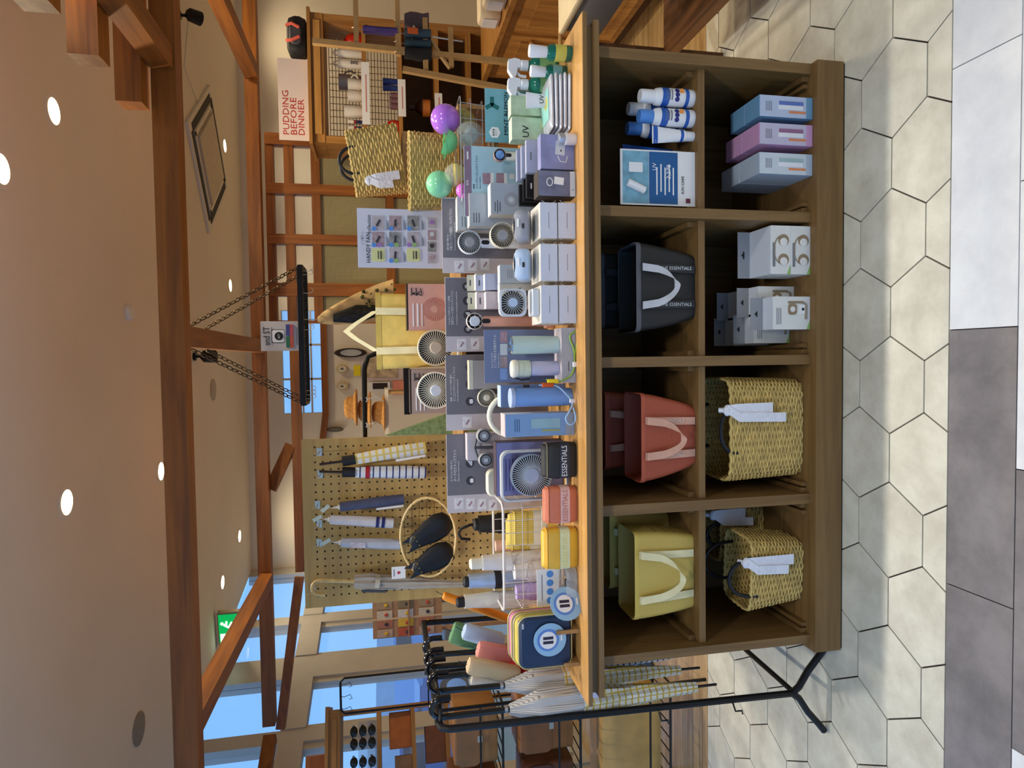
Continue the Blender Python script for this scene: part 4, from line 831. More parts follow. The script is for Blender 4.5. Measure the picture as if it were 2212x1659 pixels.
for k, (ix0, a, c, Y, lab) in enumerate(((1014, 421, 491, 2.19, 'second grey fan carton, between the front one and the card'), (988, 428, 500, 2.255, 'rearmost grey fan carton against the grey card'))):
    t, w_, h = pcarton('fan_carton', lab, 'box', ix0, 1240, a, c, Y, .05, FB, FBS, top=FBT)
    for q in range(3): panel(t, 'print_line', DKPL, -w_*.25, h*(.95-.03*q), w_*.3, .002, -.0014)
for k, (ix0, a, c, Y, fm, lab) in enumerate(((1080, 573, 612, 2.12, FB, 'grey fan carton behind the pale blue square fan'), (1080, 613, 652, 2.13, FBS, 'beige fan carton behind the upright square fan'), (1048, 592, 627, 2.18, LILF, 'lilac hang-tab carton next to the grey card'), (1050, 630, 667, 2.18, M('carton_rose', (206, 190, 196), .5), 'rose hang-tab carton next to the pink fan'), (1028, 592, 627, 2.225, M('carton_sand', (206, 202, 182), .5), 'sand hang-tab carton standing behind the lilac one'), (1030, 630, 667, 2.225, M('carton_sand', (206, 202, 182), .5), 'sand hang-tab carton standing behind the rose one'))):
    t, w_, h = pcarton('hang_carton' if k > 1 else 'fan_carton', lab, 'box', ix0, 1240, a, c, Y, .04, fm, fm, top=FBT)
    if k > 1: MB().box(-w_/2, w_/2, .037, .039, h+.001, h+.026).build('hang_tab', fm, t); MB().box(-w_*.18, w_*.18, .0355, .0365, h+.012, h+.0165).build('hang_slot', DKPL, t)
    else: b = MB(); b.tube([(.0+.016*math.cos(a_), -.0016, h-.075+.016*math.sin(a_)) for a_ in [PI*k_/8+.4 for k_ in range(13)]], .003, 4); b.build('ring_picture', DKPL, t); [panel(t, 'print_line', GREYP, 0, h-.025-.007*q, w_*.5, .002, -.0014) for q in range(3)]
# ---- white cartons in twos, fans on top
WB = M('carton_white_blue', (206, 214, 232), .45, var=.02); WBS = M('carton_white_side', (214, 210, 200), .5)
Yw = Yon(1244, 570, TZ)
for nm, a, c in (('grey', 438, 515), ('pale blue', 527, 607), ('light grey', 616, 698)):
    cx, w_, _, _ = span(1209, 1244, a, c, Yw)
    for k in range(2):
        t = carton('white_carton', 'white fan carton, %s one of the pair carrying the %s square fan' % (('lower', 'upper')[k], nm), 'box', (cx, Yw+.004*k, TZ+.0005+.0565*k), w_, .125, .0535, WB, WBS)
        h = .0535
        for s in (-1, 1): b = MB(); b.at((s*w_*.42, -.0016, h*.5), ry=s*.55).cbox(0, 0, h*.24, .0008, .0006, h*.5); b.at((s*w_*.42, -.0016, h*.5), ry=PI-s*.55).cbox(0, 0, h*.24, .0008, .0006, h*.5); b.reset(); b.build('fold_line', WHITE, t)
        panel(t, 'flap_slit', GREYP, 0, h*.5, w_*.45, .0014, -.0014)
ZW = TZ+.0005+.0565+.0536
def squarefan(label, iy, m_):
    x = W(1150, iy, Yw+.05).x; t = thing('square_neck_fan', label, 'fan', (x, Yw+.012, ZW+.0225)); b = MB(); b.at(rx=-.35); b.rbox(0, .055, .036, .098, .088, .046, .022, .012, 5); b.build('body', m_, t, True)
    b = MB(); b.at(rx=-.35); b.lathe([(.040, .0595), (.040, .0605)], 26, (0, .055, 0)); b.build('fan_well', DKPL, t)
    b = MB(); b.at(rx=-.35); [b.tube([(.008*math.cos(a), .055+.008*math.sin(a), .062), (.039*math.cos(a), .055+.039*math.sin(a), .062)], .0012, 4) for a in [2*PI*k/20 for k in range(20)]]; b.build('grille', m_, t); b = MB(); b.at(rx=-.35); b.lathe([(.014, .0606), (.014, .066), (.011, .068)], 18, (0, .055, 0)); b.build('hub', BEIGEP, t, True)
    b = MB(); b.at(rx=-.35); b.rpan(-.004, .0105, .030, .016, .008, .002, .003, .0003); b.build('display_window', INK, t); b = MB(); b.at(rx=-.35); b.cbox(.006, .0102, .046, .024, .0016, .006); b.build('white_tag', WHITE, t)
    return t
squarefan('grey square fan lying face up on white cartons', 488, M('square_fan_grey', (150, 152, 162), .35, var=.02)); squarefan('pale blue square fan lying face up on white cartons', 571, LBLUE)
fan('light grey rounded square fan standing upright on white cartons', 1107, 654, 30, Yw+.055, ZW, LGREY, LGREY, M('hub_blue_white', (186, 206, 236), .3, var=.02), 26, .34, square=True, foot=(.085, .022), hm=LGREY, back=True)
# ---- handheld fans before the cards
fan('white handheld fan with silver hub before the grey card', 1014, 524, 25, 2.245, TZ, M('fan_white', (226, 230, 236), .35), M('fan_white', (226, 230, 236), .35), SILV, 32, .4, handle=(.034, .002))
fan('beige handheld fan with grey hub leaning before grey cartons', 1085, 509, 28, 2.095, TZ, BEIGEP, BEIGEP, M('hub_mid_grey', (160, 160, 168), .35), 36, .42, handle=(.03, .002))
fan('pink handheld fan with large white hub before the icon card', 1025, 694, 18, 2.22, TZ, M('fan_rose_white', (236, 222, 216), .35), M('fan_rose_white', (236, 222, 216), .35), HUBW, 8, .62, handle=(.036, .035), hm=PINKP, foot=(.05, .034))
fan('small cream fan with curved blades before the three icon card', 1051, 859, 20, 2.26, TZ, CREAMP, CREAMP, CREAMP, 26, .32, handle=(.022, .002), curved=.5)
# clear lunch-box like case beside it
t, w_, h = pcarton('cooling_case', 'beige translucent case with rounded lid behind the blue card', 'case', 1022, 1200, 778, 838, 2.22, .04, M('case_beige', (176, 166, 160), .35, var=.03), M('case_cream', (220, 212, 190), .4)); MB().box(-w_*.52, w_*.52, -.003, .043, h+.0005, h+.014).build('lid', M('case_cream', (220, 212, 190), .4), t)
# ---- blue bottle card and bottles
th, cw, ch = card('bottle_card', 'slate blue bottle card with small photos behind two bottles', 'sign', 1046, 1200, 712, 826, 2.105, M('card_slate_blue', (116, 128, 164), .5, var=.03), .004, zbot=TZ)
for ix, s, bd in ((1063, 4.4, 'Electric Thermo Bottle'), (1070, 7, 'どこでも使える充電式ボトル'), (1077, 4, 'Rechargeable heat bottle')): q = lp(th, ix, 795, 2.105); text(bd, PX(s, 2.1), CTX, th, (q[0], -.001, q[2]), align='LEFT', sx=.8)
for u in (728, 755, 782, 808): q = lp(th, 1088, u, 2.105); panel(th, 'photo', (PHO2, LGREY, pc[1], M('photo_blue', (130, 160, 214), .5, var=.1))[(728, 755, 782, 808).index(u)], q[0], q[2], PX(25, 2.1), PX(16, 2.1), -.0008)
Yg = Yon(1243, 768, TZ); t, w_, h = pcarton('bottle_carton', 'flat grey carton carrying the mint and lavender bottles', 'box', 1213, 1243, 708, 827, Yg, .085, M('carton_grey_front', (166, 170, 182), .45), M('carton_grey_top', (196, 186, 190), .45)); panel(t, 'print_line', DKPL, -w_*.2, h*.5, .03, .002, -.0014); text('GERTH', .006, DKPL, t, (w_*.3, -.0014, h*.5)) if 0 else None
ZG = TZ+h
def cyl_bottle(label, iy, ixt, ixb, z0, Y, rpx, m_, name='tumbler'):
    x = W((ixt+ixb)/2, iy, Y).x; h_ = W(ixt, iy, Y).z-z0; r = PX(rpx, Y); t = thing(name, label, 'bottle', (x, Y, z0)); return t, h_, r
MINTB = M('bottle_mint', (190, 212, 206), .35, var=.02); LAVB = M('bottle_lavender', (190, 188, 216), .35, var=.02)
t, h_, r = cyl_bottle('mint green tumbler with chrome rim standing on grey carton', 745, 1101, 1207, ZG, Yg+.045, 20, MINTB)
b = MB(); b.lathe([(r*.93, .0005), (r*.96, .004), (r, h_*.5), (r, h_-.006)], 26); b.build('body', MINTB, t, True); b = MB(); b.lathe([(r*.99, h_-.0055), (r*.99, h_), (r*.9, h_), (r*.88, h_-.012)], 26); b.build('rim', M('chrome', (200, 204, 210), .12, .95), t, True)
t, h_, r = cyl_bottle('lavender bottle with ribbed cream cap standing on grey carton', 796, 1104, 1207, ZG, Yg+.045, 18, LAVB, 'cream_cap_bottle')
b = MB(); b.lathe([(r*.86, .0005), (r*.9, .004), (r*.9, h_*.56), (r*.8, h_*.6)], 24); b.build('body', LAVB, t, True); b = MB(); z1 = h_*.61; b.lathe([(r, z1), (r*1.02, z1+.002), (r*1.02, h_*.74), (r*.96, h_*.745), (r*1.02, h_*.755), (r*1.02, h_*.86), (r*.97, h_*.865)], 24); b.build('cap', M('cap_sage', (206, 216, 196), .45), t, True); b = MB(); b.lathe([(r*1.06, h_*.87), (r*1.1, h_*.9), (r*1.1, h_*.97), (r*.95, h_)], 24); b.build('lid', CREAMP, t, True); b = MB(); b.tube([(-r*1.1, -.004, h_*.93), (-r*1.35, -.01, h_*.8), (-r*1.25, -.012, h_*.62)], .003, 6); b.build('strap', INK, t, True)
# lanyards
def strand(name, label, cat, pix, r, mat, extra=(), Y=None):
    pts = [W(ix, iy, Yq) for ix, iy, Yq in pix]; o = min(p.z for p in pts); base = Vector((pts[0].x, pts[0].y, o)); t = thing(name, label, cat, base)
    b = MB(); sm = []
    for i in range(len(pts)-1):
        a, c = pts[i], pts[i+1]; p0 = pts[max(i-1, 0)]; p3 = pts[min(i+2, len(pts)-1)]
        for k in range(5):
            q = k/5; sm.append(.5*((2*a)+(c-p0)*q+(2*p0-5*a+4*c-p3)*q*q+(3*a-p0-3*c+p3)*q**3)-base)
    sm.append(pts[-1]-base); b.tube(sm, r, 7); b.build('cord', mat, t, True)
    for nm, (ix, iy, Yq), sz_, m_ in extra: p = W(ix, iy, Yq)-base; b = MB(); b.rbox(p.x, p.y, p.z, *sz_, min(sz_)*.3); b.build(nm, m_, t, True)
    return t
yl = Yg-.006
strand('lanyard', 'green cord lanyard with yellow whipping hanging over grey carton', 'lanyard', [(1180, 820, yl), (1200, 826, yl), (1215, 822, yl), (1232, 812, yl), (1240, 795, yl), (1241, 770, yl), (1238, 750, yl), (1233, 738, yl), (1231, 726, yl), (1238, 718, yl), (1246, 720, yl), (1247, 735, yl-.006), (1243, 755, yl), (1241, 775, yl)], .0026, M('cord_green', (138, 176, 74), .6), (('whipping', (1194, 823, yl), (.012, .012, .034), M('cord_yellow', (240, 214, 30), .6)), ('slider', (1241, 787, yl), (.016, .008, .012), WHITE)))
strand('lanyard', 'pale blue cord lanyard with orange whipping beside blue tumbler', 'lanyard', [(1165, 832, yl), (1178, 832, yl), (1192, 832, yl), (1206, 836, yl), (1220, 848, yl), (1232, 862, yl), (1236, 875, yl-.004), (1228, 892, yl-.012), (1222, 905, yl-.012), (1230, 917, yl-.012), (1241, 912, yl-.012), (1243, 898, yl-.008), (1238, 880, yl-.004)], .0026, M('cord_pale_blue', (150, 190, 236), .6), (('whipping', (1183, 832, yl), (.013, .013, .036), M('cord_orange', (200, 84, 30), .6)), ('slider', (1236, 866, yl-.002), (.012, .008, .016), M('slider_white', (220, 224, 240), .5)), ('clip', (1136, 834, yl), (.009, .009, .022), INK)))
Yt = Yon(1238, 859, TZ)+.026; BLT = M('tumbler_blue', (120, 160, 222), .35, var=.02)
t, h_, r = cyl_bottle('cornflower blue tumbler with a flat lid', 858, 1101, 1237, TZ, Yt, 20.5, BLT); b = MB(); b.lathe([(r*.93, .0005), (r*.97, .004), (r, h_*.3), (r, h_-.014)], 26); b.build('body', BLT, t, True); b = MB(); b.lathe([(r*1.05, h_-.0135), (r*1.08, h_-.008), (r*1.08, h_-.002), (r*1.02, h_)], 26); b.build('lid', M('tumbler_lid', (176, 196, 236), .35), t, True)
CB = M('carton_sky', (124, 158, 204), .45, var=.04); t, w_, h = pcarton('tumbler_carton', 'slate blue carton standing behind the blue tumbler', 'box', 1082, 1240, 831, 878, 2.09, .06, M('carton_slate', (110, 134, 180), .45, var=.03), CB, top=M('carton_pale_top', (186, 206, 224), .45)); [panel(t, 'print_line', DKPL, 0, h-.03-.006*k, w_*.6, .0016, -.0014) for k in range(3)]
Yq = Yon(1241, 918, TZ); t, w_, h = pcarton('tumbler_carton', 'sky blue carton with a tumbler picture and pink top', 'box', 1091, 1241, 893, 942, Yq, .07, CB, M('carton_white_edge', (206, 212, 220), .45), top=M('carton_pink_top', (226, 190, 196), .45))
MB().cbox(.004, -.0016, h*.42, .03, .001, h*.42).build('tumbler_picture', M('print_pale_teal', (146, 182, 196), .45), t); MB().cbox(-.018, -.0016, h*.35, .005, .001, h*.26).build('cord_picture', M('print_olive', (160, 170, 90), .5), t); [panel(t, 'print_line', M('print_navy_soft', (60, 90, 130), .5), 0, h*(.86-.03*k), w_*.55, .002, -.0014) for k in range(3)]; panel(t, 'base_band', M('carton_grey_blue', (150, 160, 176), .45), 0, h*.07, w_*.98, h*.12, -.0012)
# ---- neck fans
t = thing('neck_fan', 'white curved neck-fan band standing behind sky blue carton', 'neck fan', (W(1100, 897, 2.165).x, 2.165, TZ)); c = W(1108, 897, 2.165); R = PX(50, 2.165); b = MB(); b.tube([(-R*.9*math.cos(a), 0, c.z-TZ+R*math.sin(a)*1.05) for a in [PI*k/16 for k in range(17)]], .0095, 10); [b.tube([(s*R*.9, 0, c.z-TZ), (s*R*.85, .0, .002)], .009, 10) for s in (-1, 1)]; b.build('band', CREAMP, t, True)
t = thing('neck_fan', 'grey neck fan with two round speakers-like vents', 'neck fan', (W(1047, 967, 2.21).x, 2.21, TZ)); 
for ix, iy in ((1045, 941), (1049, 993)):
    q = lp(t, ix, iy, 2.21); R = PX(16.5, 2.21); b = MB(); b.loft([[(q[0]+r*math.cos(2*PI*k/26), y, q[2]+r*math.sin(2*PI*k/26)) for k in range(26)] for r, y in ((R*.9, .02), (R, .012), (R, -.006), (R*.86, -.012), (R*.8, -.008), (R*.3, -.008))]); b.build('vent_pod', GREYP, t, True); b = MB(); b.loft([[(q[0]+r*math.cos(2*PI*k/22), y, q[2]+r*math.sin(2*PI*k/22)) for k in range(22)] for r, y in ((R*.78, -.009), (R*.7, -.012), (R*.62, -.009))], False); b.build('vent_ring', DKPL, t, True); b = MB(); b.cbox(q[0], -.0105, q[2], R*.5, .004, R*.5); b.build('vent_label', LGREY, t)
a, c = lp(t, 1045, 941, 2.21), lp(t, 1049, 993, 2.21); b = MB(); b.tube([a, (a[0]+.0, .01, a[2]+.02), ((a[0]+c[0])/2, .012, a[2]+.031), (c[0], .01, c[2]+.022), c], .004, 8); b.tube([((a[0]+c[0])/2, .01, a[2]+.03), ((a[0]+c[0])/2, .01, .002)], .005, 8); b.build('band', DKPL, t, True)
t, w_, h = pcarton('neck_fan_carton', 'pale pink carton standing behind the grey neck fan', 'box', 1009, 1200, 934, 991, 2.25, .05, CPINK, CPINK)
t = thing('neck_fan', 'ivory rounded neck-fan pod beside the lilac box', 'neck fan', (W(1066, 1042, 2.24).x, 2.24, TZ)); zt = W(1050, 1042, 2.24).z-TZ; b = MB(); b.rpan(0, 0, zt/2, PX(60, 2.24), zt, .03, .022, .006, 5); b.build('pod', M('ivory_plastic', (232, 226, 202), .4), t, True)
# box fan with its carton
LVB = M('carton_lavender', (126, 130, 182), .45, var=.04)
t, w_, h = pcarton('desk_fan_carton', 'lavender carton behind the framed desk fan', 'box', 1072, 1235, 953, 1068, 2.12, .055, LVB, M('carton_dark_plum', (70, 56, 70), .5)); [panel(t, 'print_line', M('print_indigo', (80, 84, 140), .5), -.02, h*.86-.012*k, w_*.6, .004, -.0014) for k in range(4)]
Yf = 2.055; t = thing('framed_desk_fan', 'round slatted desk fan in an upright rounded square frame', 'fan', (W(1150, 1026, Yf).x, Yf, TZ)); cx, w_, _, _ = span(1081, 1235, 972, 1081, Yf); zt = W(1081, 1026, Yf).z-TZ; b = MB()
L = [[(x, y, zt/2+z) for x, z in rrect(ww, hh, rr, 6)] for ww, hh, rr, y in ((w_-.012, zt-.012, .022, .014), (w_, zt, .026, .012), (w_, zt, .026, -.012), (w_-.012, zt-.012, .022, -.014), (w_-.012, zt-.012, .022, .014))]; b.loft(L, False); b.build('frame', M('fan_frame_grey', (190, 194, 198), .4), t, True)
q = lp(t, 1147, 1025, Yf); R = PX(47, Yf); m_ = 44; b = MB(); b.loft([[(q[0]+r*math.cos(2*PI*k/m_), y, q[2]+r*math.sin(2*PI*k/m_)) for k in range(m_)] for r, y in ((R*.94, .01), (R, .006), (R, -.012), (R*.95, -.016), (R*.94, .01))], False); b.build('ring', M('fan_ring_blue_grey', (172, 186, 204), .35), t, True)
b = MB(); [b.tube([(q[0]+R*.3*math.cos(a), -.014, q[2]+R*.3*math.sin(a)), (q[0]+R*.95*math.cos(a), -.013, q[2]+R*.95*math.sin(a))], .0013, 4) for a in [2*PI*k/52 for k in range(52)]]; b.build('grille', LGREY, t); b = MB(); b.disc(q[0], -.013, q[2], R*.33, .012, 28); b.build('hub', M('fan_hub_blue_grey', (176, 184, 206), .4), t); b = MB(); b.disc(q[0], .006, q[2], R*.93, .004, 32); b.build('back_guard', M('fan_back_dark', (58, 54, 50), .7), t)
# ---- pouches
def pouch(label, ix0, ix1, iy0, iy1, Y, d, m_, rib, words, wm, z0=TZ, ribz=.38, ribh=.28, name='mesh_pouch', rz=0, group=None, zipm=None, tagc=True, tilt=0):
    cx, w_, zb, h = span(ix0, ix1, iy0, iy1, Y, z0); t = thing(name, label, 'pouch', (cx, Y+d/2, zb), rz, group)
    if tilt: t.rotation_euler = (0, tilt, rz)
    L = []
    for q, f, g_ in ((0, .9, .84), (.04, .97, .95), (.3, 1, 1), (.65, 1, .96), (.86, .96, .8), (.97, .9, .45), (1, .86, .2)):
        L.append([(x*f, y*g_, h*q) for x, y in rrect(w_, d, min(w_, d)*.3, 5)])
    b = MB(); b.loft(L); b.build('body', m_, t, True)
    b = MB(); b.loft([[(x*1.012, y*1.03, h*q) for x, y in rrect(w_, d, min(w_, d)*.3, 5)] for q in (ribz-ribh/2, ribz+ribh/2)], False); b.build('ribbon', rib, t, True)
    if words: text(words, h*ribh*.8, wm, t, (0, -d*.52-.0012, h*ribz), fit=w_*.84)
    b = MB(); b.tube([(x*.965, y*.86, h*.88) for x, y in rrect(w_, d, min(w_, d)*.3, 5)], .0022, 5, True); b.build('zip', zipm or m_, t)
    if tagc: b = MB(); b.box(-w_*.52, -w_*.48, -d*.2, 0, h*.5, h*.62); b.build('side_tab', rib, t)
    return t
BPO = meshmat('black_pouch_mesh', (44, 43, 42), (30, 29, 28)); RPO = stripes('coral_pouch_mesh', (222, 132, 98), (188, 98, 70), 'Z', 260, .3, .55, 'X', 260, .2); YPO = M('yellow_pouch_vinyl', (226, 178, 58), .35, var=.1, vs=20); PALB = M('pale_blue_ribbon', (46, 52, 66), .6)
Yp = 1.957
pouch('black mesh zip pouch with lettered ribbon', 1174, 1245, 957, 1035, Yp, .055, BPO, PALB, 'ESSENTIALS', CTX, zipm=M('zip_olive', (120, 112, 90), .5))
pouch('coral mesh zip pouch with pink lettered ribbon', 1177, 1247, 1053, 1133, Yp, .055, RPO, M('pink_ribbon', (226, 188, 184), .6), 'ESSENTIALS', M('ribbon_rose_print', (200, 140, 130), .6))
pouch('yellow vinyl zip pouch with pale green ribbon', 1174, 1247, 1143, 1232, Yp, .055, YPO, M('mint_ribbon', (216, 226, 186), .6), 'ESSENTIALS', M('ribbon_lime_print', (236, 236, 160), .6))
# wire basket with pouches and folded umbrellas
YW = 2.135; cx, wl, _, _ = span(1090, 1200, 1086, 1318, YW); zr_ = W(1088, 1200, YW).z-TZ; WWI = M('white_wire', (226, 224, 220), .4, var=.02)
t = thing('wire_basket', 'long white wire basket holding pouches and folded umbrellas', 'basket', (cx, YW+.10, TZ))
for q in (.02, .35, .68, 1): b = MB(); b.tube([(x, y, zr_*q) for x, y in rrect(wl, .2, .03, 4)], .0016 if q < 1 else .0045, 6, True); b.build('wire_loop', WWI, t)
b = MB(); [b.tube([(wl*(-.46+.115*k), s*.1, zr_*.02), (wl*(-.46+.115*k), s*.1, zr_)], .0015, 5) for k in range(9) for s in (-1, 1)]; [b.tube([(wl*.49, y, 0.002), (-wl*.49, y, .002)], .0015, 5) for y in (-.06, -.02, .02, .06)]; b.build('upright_wires', WWI, t)
YPM = stripes('yellow_check_mesh', (238, 214, 110), (214, 182, 76), 'Z', 150, .3, .5, 'X', 150, .3)
pouch('yellow mesh pouch with white ribbon inside the wire basket', 1100, 1180, 1107, 1180, 2.16, .045, YPM, M('white_ribbon', (236, 232, 210), .6), None, None, z0=TZ+.004)
pouch('second yellow mesh pouch behind, inside the wire basket', 1095, 1180, 1118, 1190, 2.225, .04, YPM, M('white_ribbon', (236, 232, 210), .6), None, None, z0=TZ+.004)
def folded(label, ix0, ix1, iy, rpx, Y, m_, capm=None, capl=.03, z0=None, strap=None, lean=0, name='folded_umbrella', top=None):
    """compact umbrella standing upright: sleeve, cap handle, tie strap"""
    p = W(ix1, iy, Y); z_ = TZ+.004 if z0 is None else z0; h = W(ix0, iy, Y).z-z_; r = PX(rpx, Y); t = thing(name, label, 'umbrella', (W((ix0+ix1)/2, iy, Y).x, Y, z_)); t.rotation_euler = (0, lean, 0)
    L = []
    for k in range(11):
        q = k/10; rr = r*(.82+.18*math.sin(PI*min(q*1.1, 1))); L.append([(rr*(1+.07*math.sin(5*2*PI*i/20+6*q))*math.cos(2*PI*i/20), rr*(1+.07*math.sin(5*2*PI*i/20+6*q))*math.sin(2*PI*i/20), (h-capl)*q) for i in range(20)])
    b = MB(); b.loft(L); b.build('canopy', m_, t, True); cr = r*.62
    if capm: b = MB(); b.lathe([(cr, h-capl+.0005), (cr, h-.006), (cr*.7, h)], 16); b.build('handle', capm, t, True)
    b = MB(); b.lathe([(r*1.04, (h-capl)*.62), (r*1.04, (h-capl)*.70)], 18, cap=False); b.build('tie_strap', strap or m_, t, True)
    return t
CLOTHW = M('umbrella_white', (224, 222, 224), .5, var=.08, vs=20, bump=.2, bs=30); CLOTHC = M('umbrella_cream', (222, 218, 204), .6, var=.06, vs=20, bump=.2, bs=30); SILB = M('umbrella_silver_blue', (176, 196, 224), .3, .3, var=.15, vs=18); LAVU = M('umbrella_lavender', (190, 172, 222), .5, var=.1, vs=20, bump=.2, bs=30); PEACH = M('umbrella_peach', (226, 178, 160), .6, var=.08); BLKU = M('umbrella_black', (34, 33, 34), .6, var=.15, bump=.2, bs=40)
folded('white folded umbrella with ivory cap in the wire basket', 1014, 1190, 1212, 20, 2.22, CLOTHW, CREAMP, .045)
folded('silver blue folded umbrella with black end in the wire basket', 1000, 1190, 1250, 19, 2.27, SILB, INK, .02, strap=INK)
folded('cream folded umbrella with black knob beside the wire basket', 985, 1190, 1293, 18, 2.275, CLOTHC, INK, .03)
folded('lavender folded umbrella lying low in the wire basket', 1096, 1190, 1277, 19, 2.17, LAVU)
folded('crumpled white folded umbrella at the front of the wire basket', 1092, 1190, 1233, 21, 2.185, CLOTHW)
folded('peach folded umbrella in the wire basket', 1052, 1190, 1176, 14, 2.27, PEACH)
t = folded('black folded umbrella with hook handle behind the wire basket', 1022, 1190, 1128, 22, 2.42, BLKU, BLKU, .02, z0=TZ); zt = W(1022, 1128, 2.42).z-TZ; b = MB(); b.tube([(0, 0, zt-.01), (0, 0, zt+.01), (-.012, 0, zt+.045), (-.03, 0, zt+.055), (-.05, 0, zt+.045), (-.055, 0, zt+.012)], .0055, 8); b.build('hook_handle', BLACK, t, True)
# card with four blue dots, clear tray, round label
th, cw, ch = card('dot_card', 'white card with four blue dots in a row', 'sign', 1160, 1208, 1229, 1308, 2.045, WHITE, .002, zbot=W(1208, 1268, 2.045).z)
for k in range(4): b = MB(); b.disc(cw*(-.36+.24*k), -.001, ch*.42, ch*.15, .001, 18); b.build('blue_dot', M('dot_blue', (90, 150, 226), .5, var=0), th)
panel(th, 'print_line', GREYINK, 0, ch*.78, cw*.7, .0018, -.001); MB().box(-.004, .004, .003, .007, -(th.location.z-TZ), ch*.6).build('stake', RISM, th)
Ya = 1.955; cx, w_, _, _ = span(1210, 1246, 1228, 1345, Ya, TZ); t = thing('clear_tray', 'clear plastic tray with dark bands inside', 'tray', (cx, Ya+.045, TZ)); ACR = M('clear_acrylic', (226, 236, 244), .05, var=0, alpha=.22); b = MB(); b.loft([[(x*f, y*f, z) for x, y in rrect(w_, .09, .025)] for f, z in ((.94, 0), (1, .006), (1, .04), (.97, .04), (.97, .007), (.9, .004))]); b.build('shell', ACR, t, True)
for k, m_ in enumerate((INK, M('band_red', (150, 40, 60), .5), INK, DKPL)): b = MB(); b.rbox(-w_*.3+w_*.2*k, .0, .017, w_*.16, .06, .018, .006); b.build('hair_band', m_, t, True)
def roundlabel(label, ix, iy, rpx, Y, sq=1.0, rz=0, zoff=0):
    p = W(ix, iy, Y); R = PX(rpx, Y); t = thing('round_label', label, 'label', (p.x, Y, p.z-R*1.0), rz); b = MB(); b.disc(0, 0, R, R, .002, 30); b.build('disc', M('label_sky', (150, 192, 224), .45, var=.03), t); b = MB(); b.disc(0, -.0016, R*1.12, R*.66, .001, 26); b.build('ring_print', M('label_royal', (96, 138, 212), .45), t); b = MB(); b.disc(0, -.0026, R*1.12, R*.52, .001, 24); b.build('white_print', WHITE, t)
    b = MB(); [b.at((s*R*.13, -.0036, R*1.12), ry=0).cbox(0, 0, 0, R*.17, .0008, R*.62) for s in (-1, 1)]; b.build('socks_print', M('label_ink', (50, 44, 66), .5), t); panel(t, 'tag_print', WHITE, R*.1, R*.3, R*.4, R*.1, -.0018); return t
roundlabel('round sky blue label leaning on the clear tray', 1223, 1304, 37, Ya-.006, rz=.5)
# zip pouches on a little wooden stand
NAVY = M('pouch_navy', (38, 54, 84), .4, var=.12, vs=15); PLAST = M('clear_wrap', (240, 232, 190), .08, var=0, alpha=.28)
t = thing('wooden_stand', 'small wooden easel stand propping the zip pouches', 'stand', (W(1237, 1395, 1.96).x, 1.985, TZ))
for s in (-.055, .05): b = MB(); b.box(s-.007, s+.007, -.03, .14, 0, .02); b.box(s-.006, s+.006, -.036, -.0305, 0, .075 if s > 0 else .05); b.box(s-.006, s+.006, .12, .132, .0205, .15); b.build('leg', RISM, t)
b = MB(); b.box(-.0485, .043, .122, .130, .1, .118); b.build('cross_bar', RISM, t)
for k, (m_, ix0, ix1, y0_, y1_, Y, lab) in enumerate(((NAVY, 1122, 1236, 1332, 1444, 1.965, 'navy zip pouch with round label, foremost on the wooden stand'), (M('pouch_yellow', (232, 206, 92), .5, var=.06), 1112, 1230, 1326, 1436, 1.998, 'yellow zip pouch right behind the navy one'), (M('pouch_grey_plum', (126, 112, 124), .5), 1107, 1228, 1322, 1430, 2.031, 'plum grey zip pouch between the yellow and pink ones'), (M('pouch_pink', (226, 140, 176), .5, var=.06), 1100, 1225, 1316, 1420, 2.064, 'pink zip pouch, rearmost on the wooden stand'))):
    cx, w_, zb, h = span(ix0, ix1, y0_, y1_, Y, TZ+.0205); t = thing('zip_pouch', lab, 'pouch', (cx, Y+.014, zb)); b = MB(); b.rpan(0, 0, h/2, w_, h, .026, .028, .008, 6); b.build('body', m_, t, True); b = MB(); b.tube([(x, -.004, h/2+z) for x, z in rrect(w_*1.01, h*1.01, .03, 6)], .0026, 6, True); b.build('zip', M('zip_brass', (200, 186, 120), .4), t); b = MB(); b.rbox(w_*.35, -.015, h*.93, .018, .004, .006, .002); b.build('zip_pull', SILV, t)
roundlabel('round sky blue label fixed to the navy zip pouch', 1188, 1382, 38, 1.9585)
# ------------------------------------------------------------------ pegboard with umbrellas
YPG = 2.93; PEG = wood('pegboard_plywood', (206, 172, 104), (184, 150, 86), 'X', .6, 3); HOLE = M('peg_hole', (44, 34, 20), .9, var=0)
xl, xr = W(800, 1303, YPG).x, W(800, 945, YPG).x; zt = W(655, 1128, YPG).z; pgx = (xl+xr)/2
pg = thing('pegboard', 'plywood pegboard panel with rows of round holes', 'pegboard', (pgx, YPG, 0))
MB().box(xl-pgx, xr-pgx, 0, .02, .55, zt).build('board', PEG, pg)
for s in (xl-pgx+.06, xr-pgx-.1): MB().box(s, s+.04, .021, .06, 0, zt-.02).build('support_leg', RISM, pg)
for s in (xl-pgx+.06, xr-pgx-.1): MB().box(s-.005, s+.045, -.04, .0205, 0, .02).build('foot', RISM, pg)
pit = .0325; b = MB()
for i in range(int((xr-xl-.08)/pit)+1):
    for j in range(24): b.disc(xl-pgx+.05+pit*i, -.0004, zt-.055-pit*j, .0042, .0008, 8)
stuff(b.build('peg_holes', HOLE, pg))
HOOK = M('hook_metal', (206, 196, 176), .3, .7, var=.05)
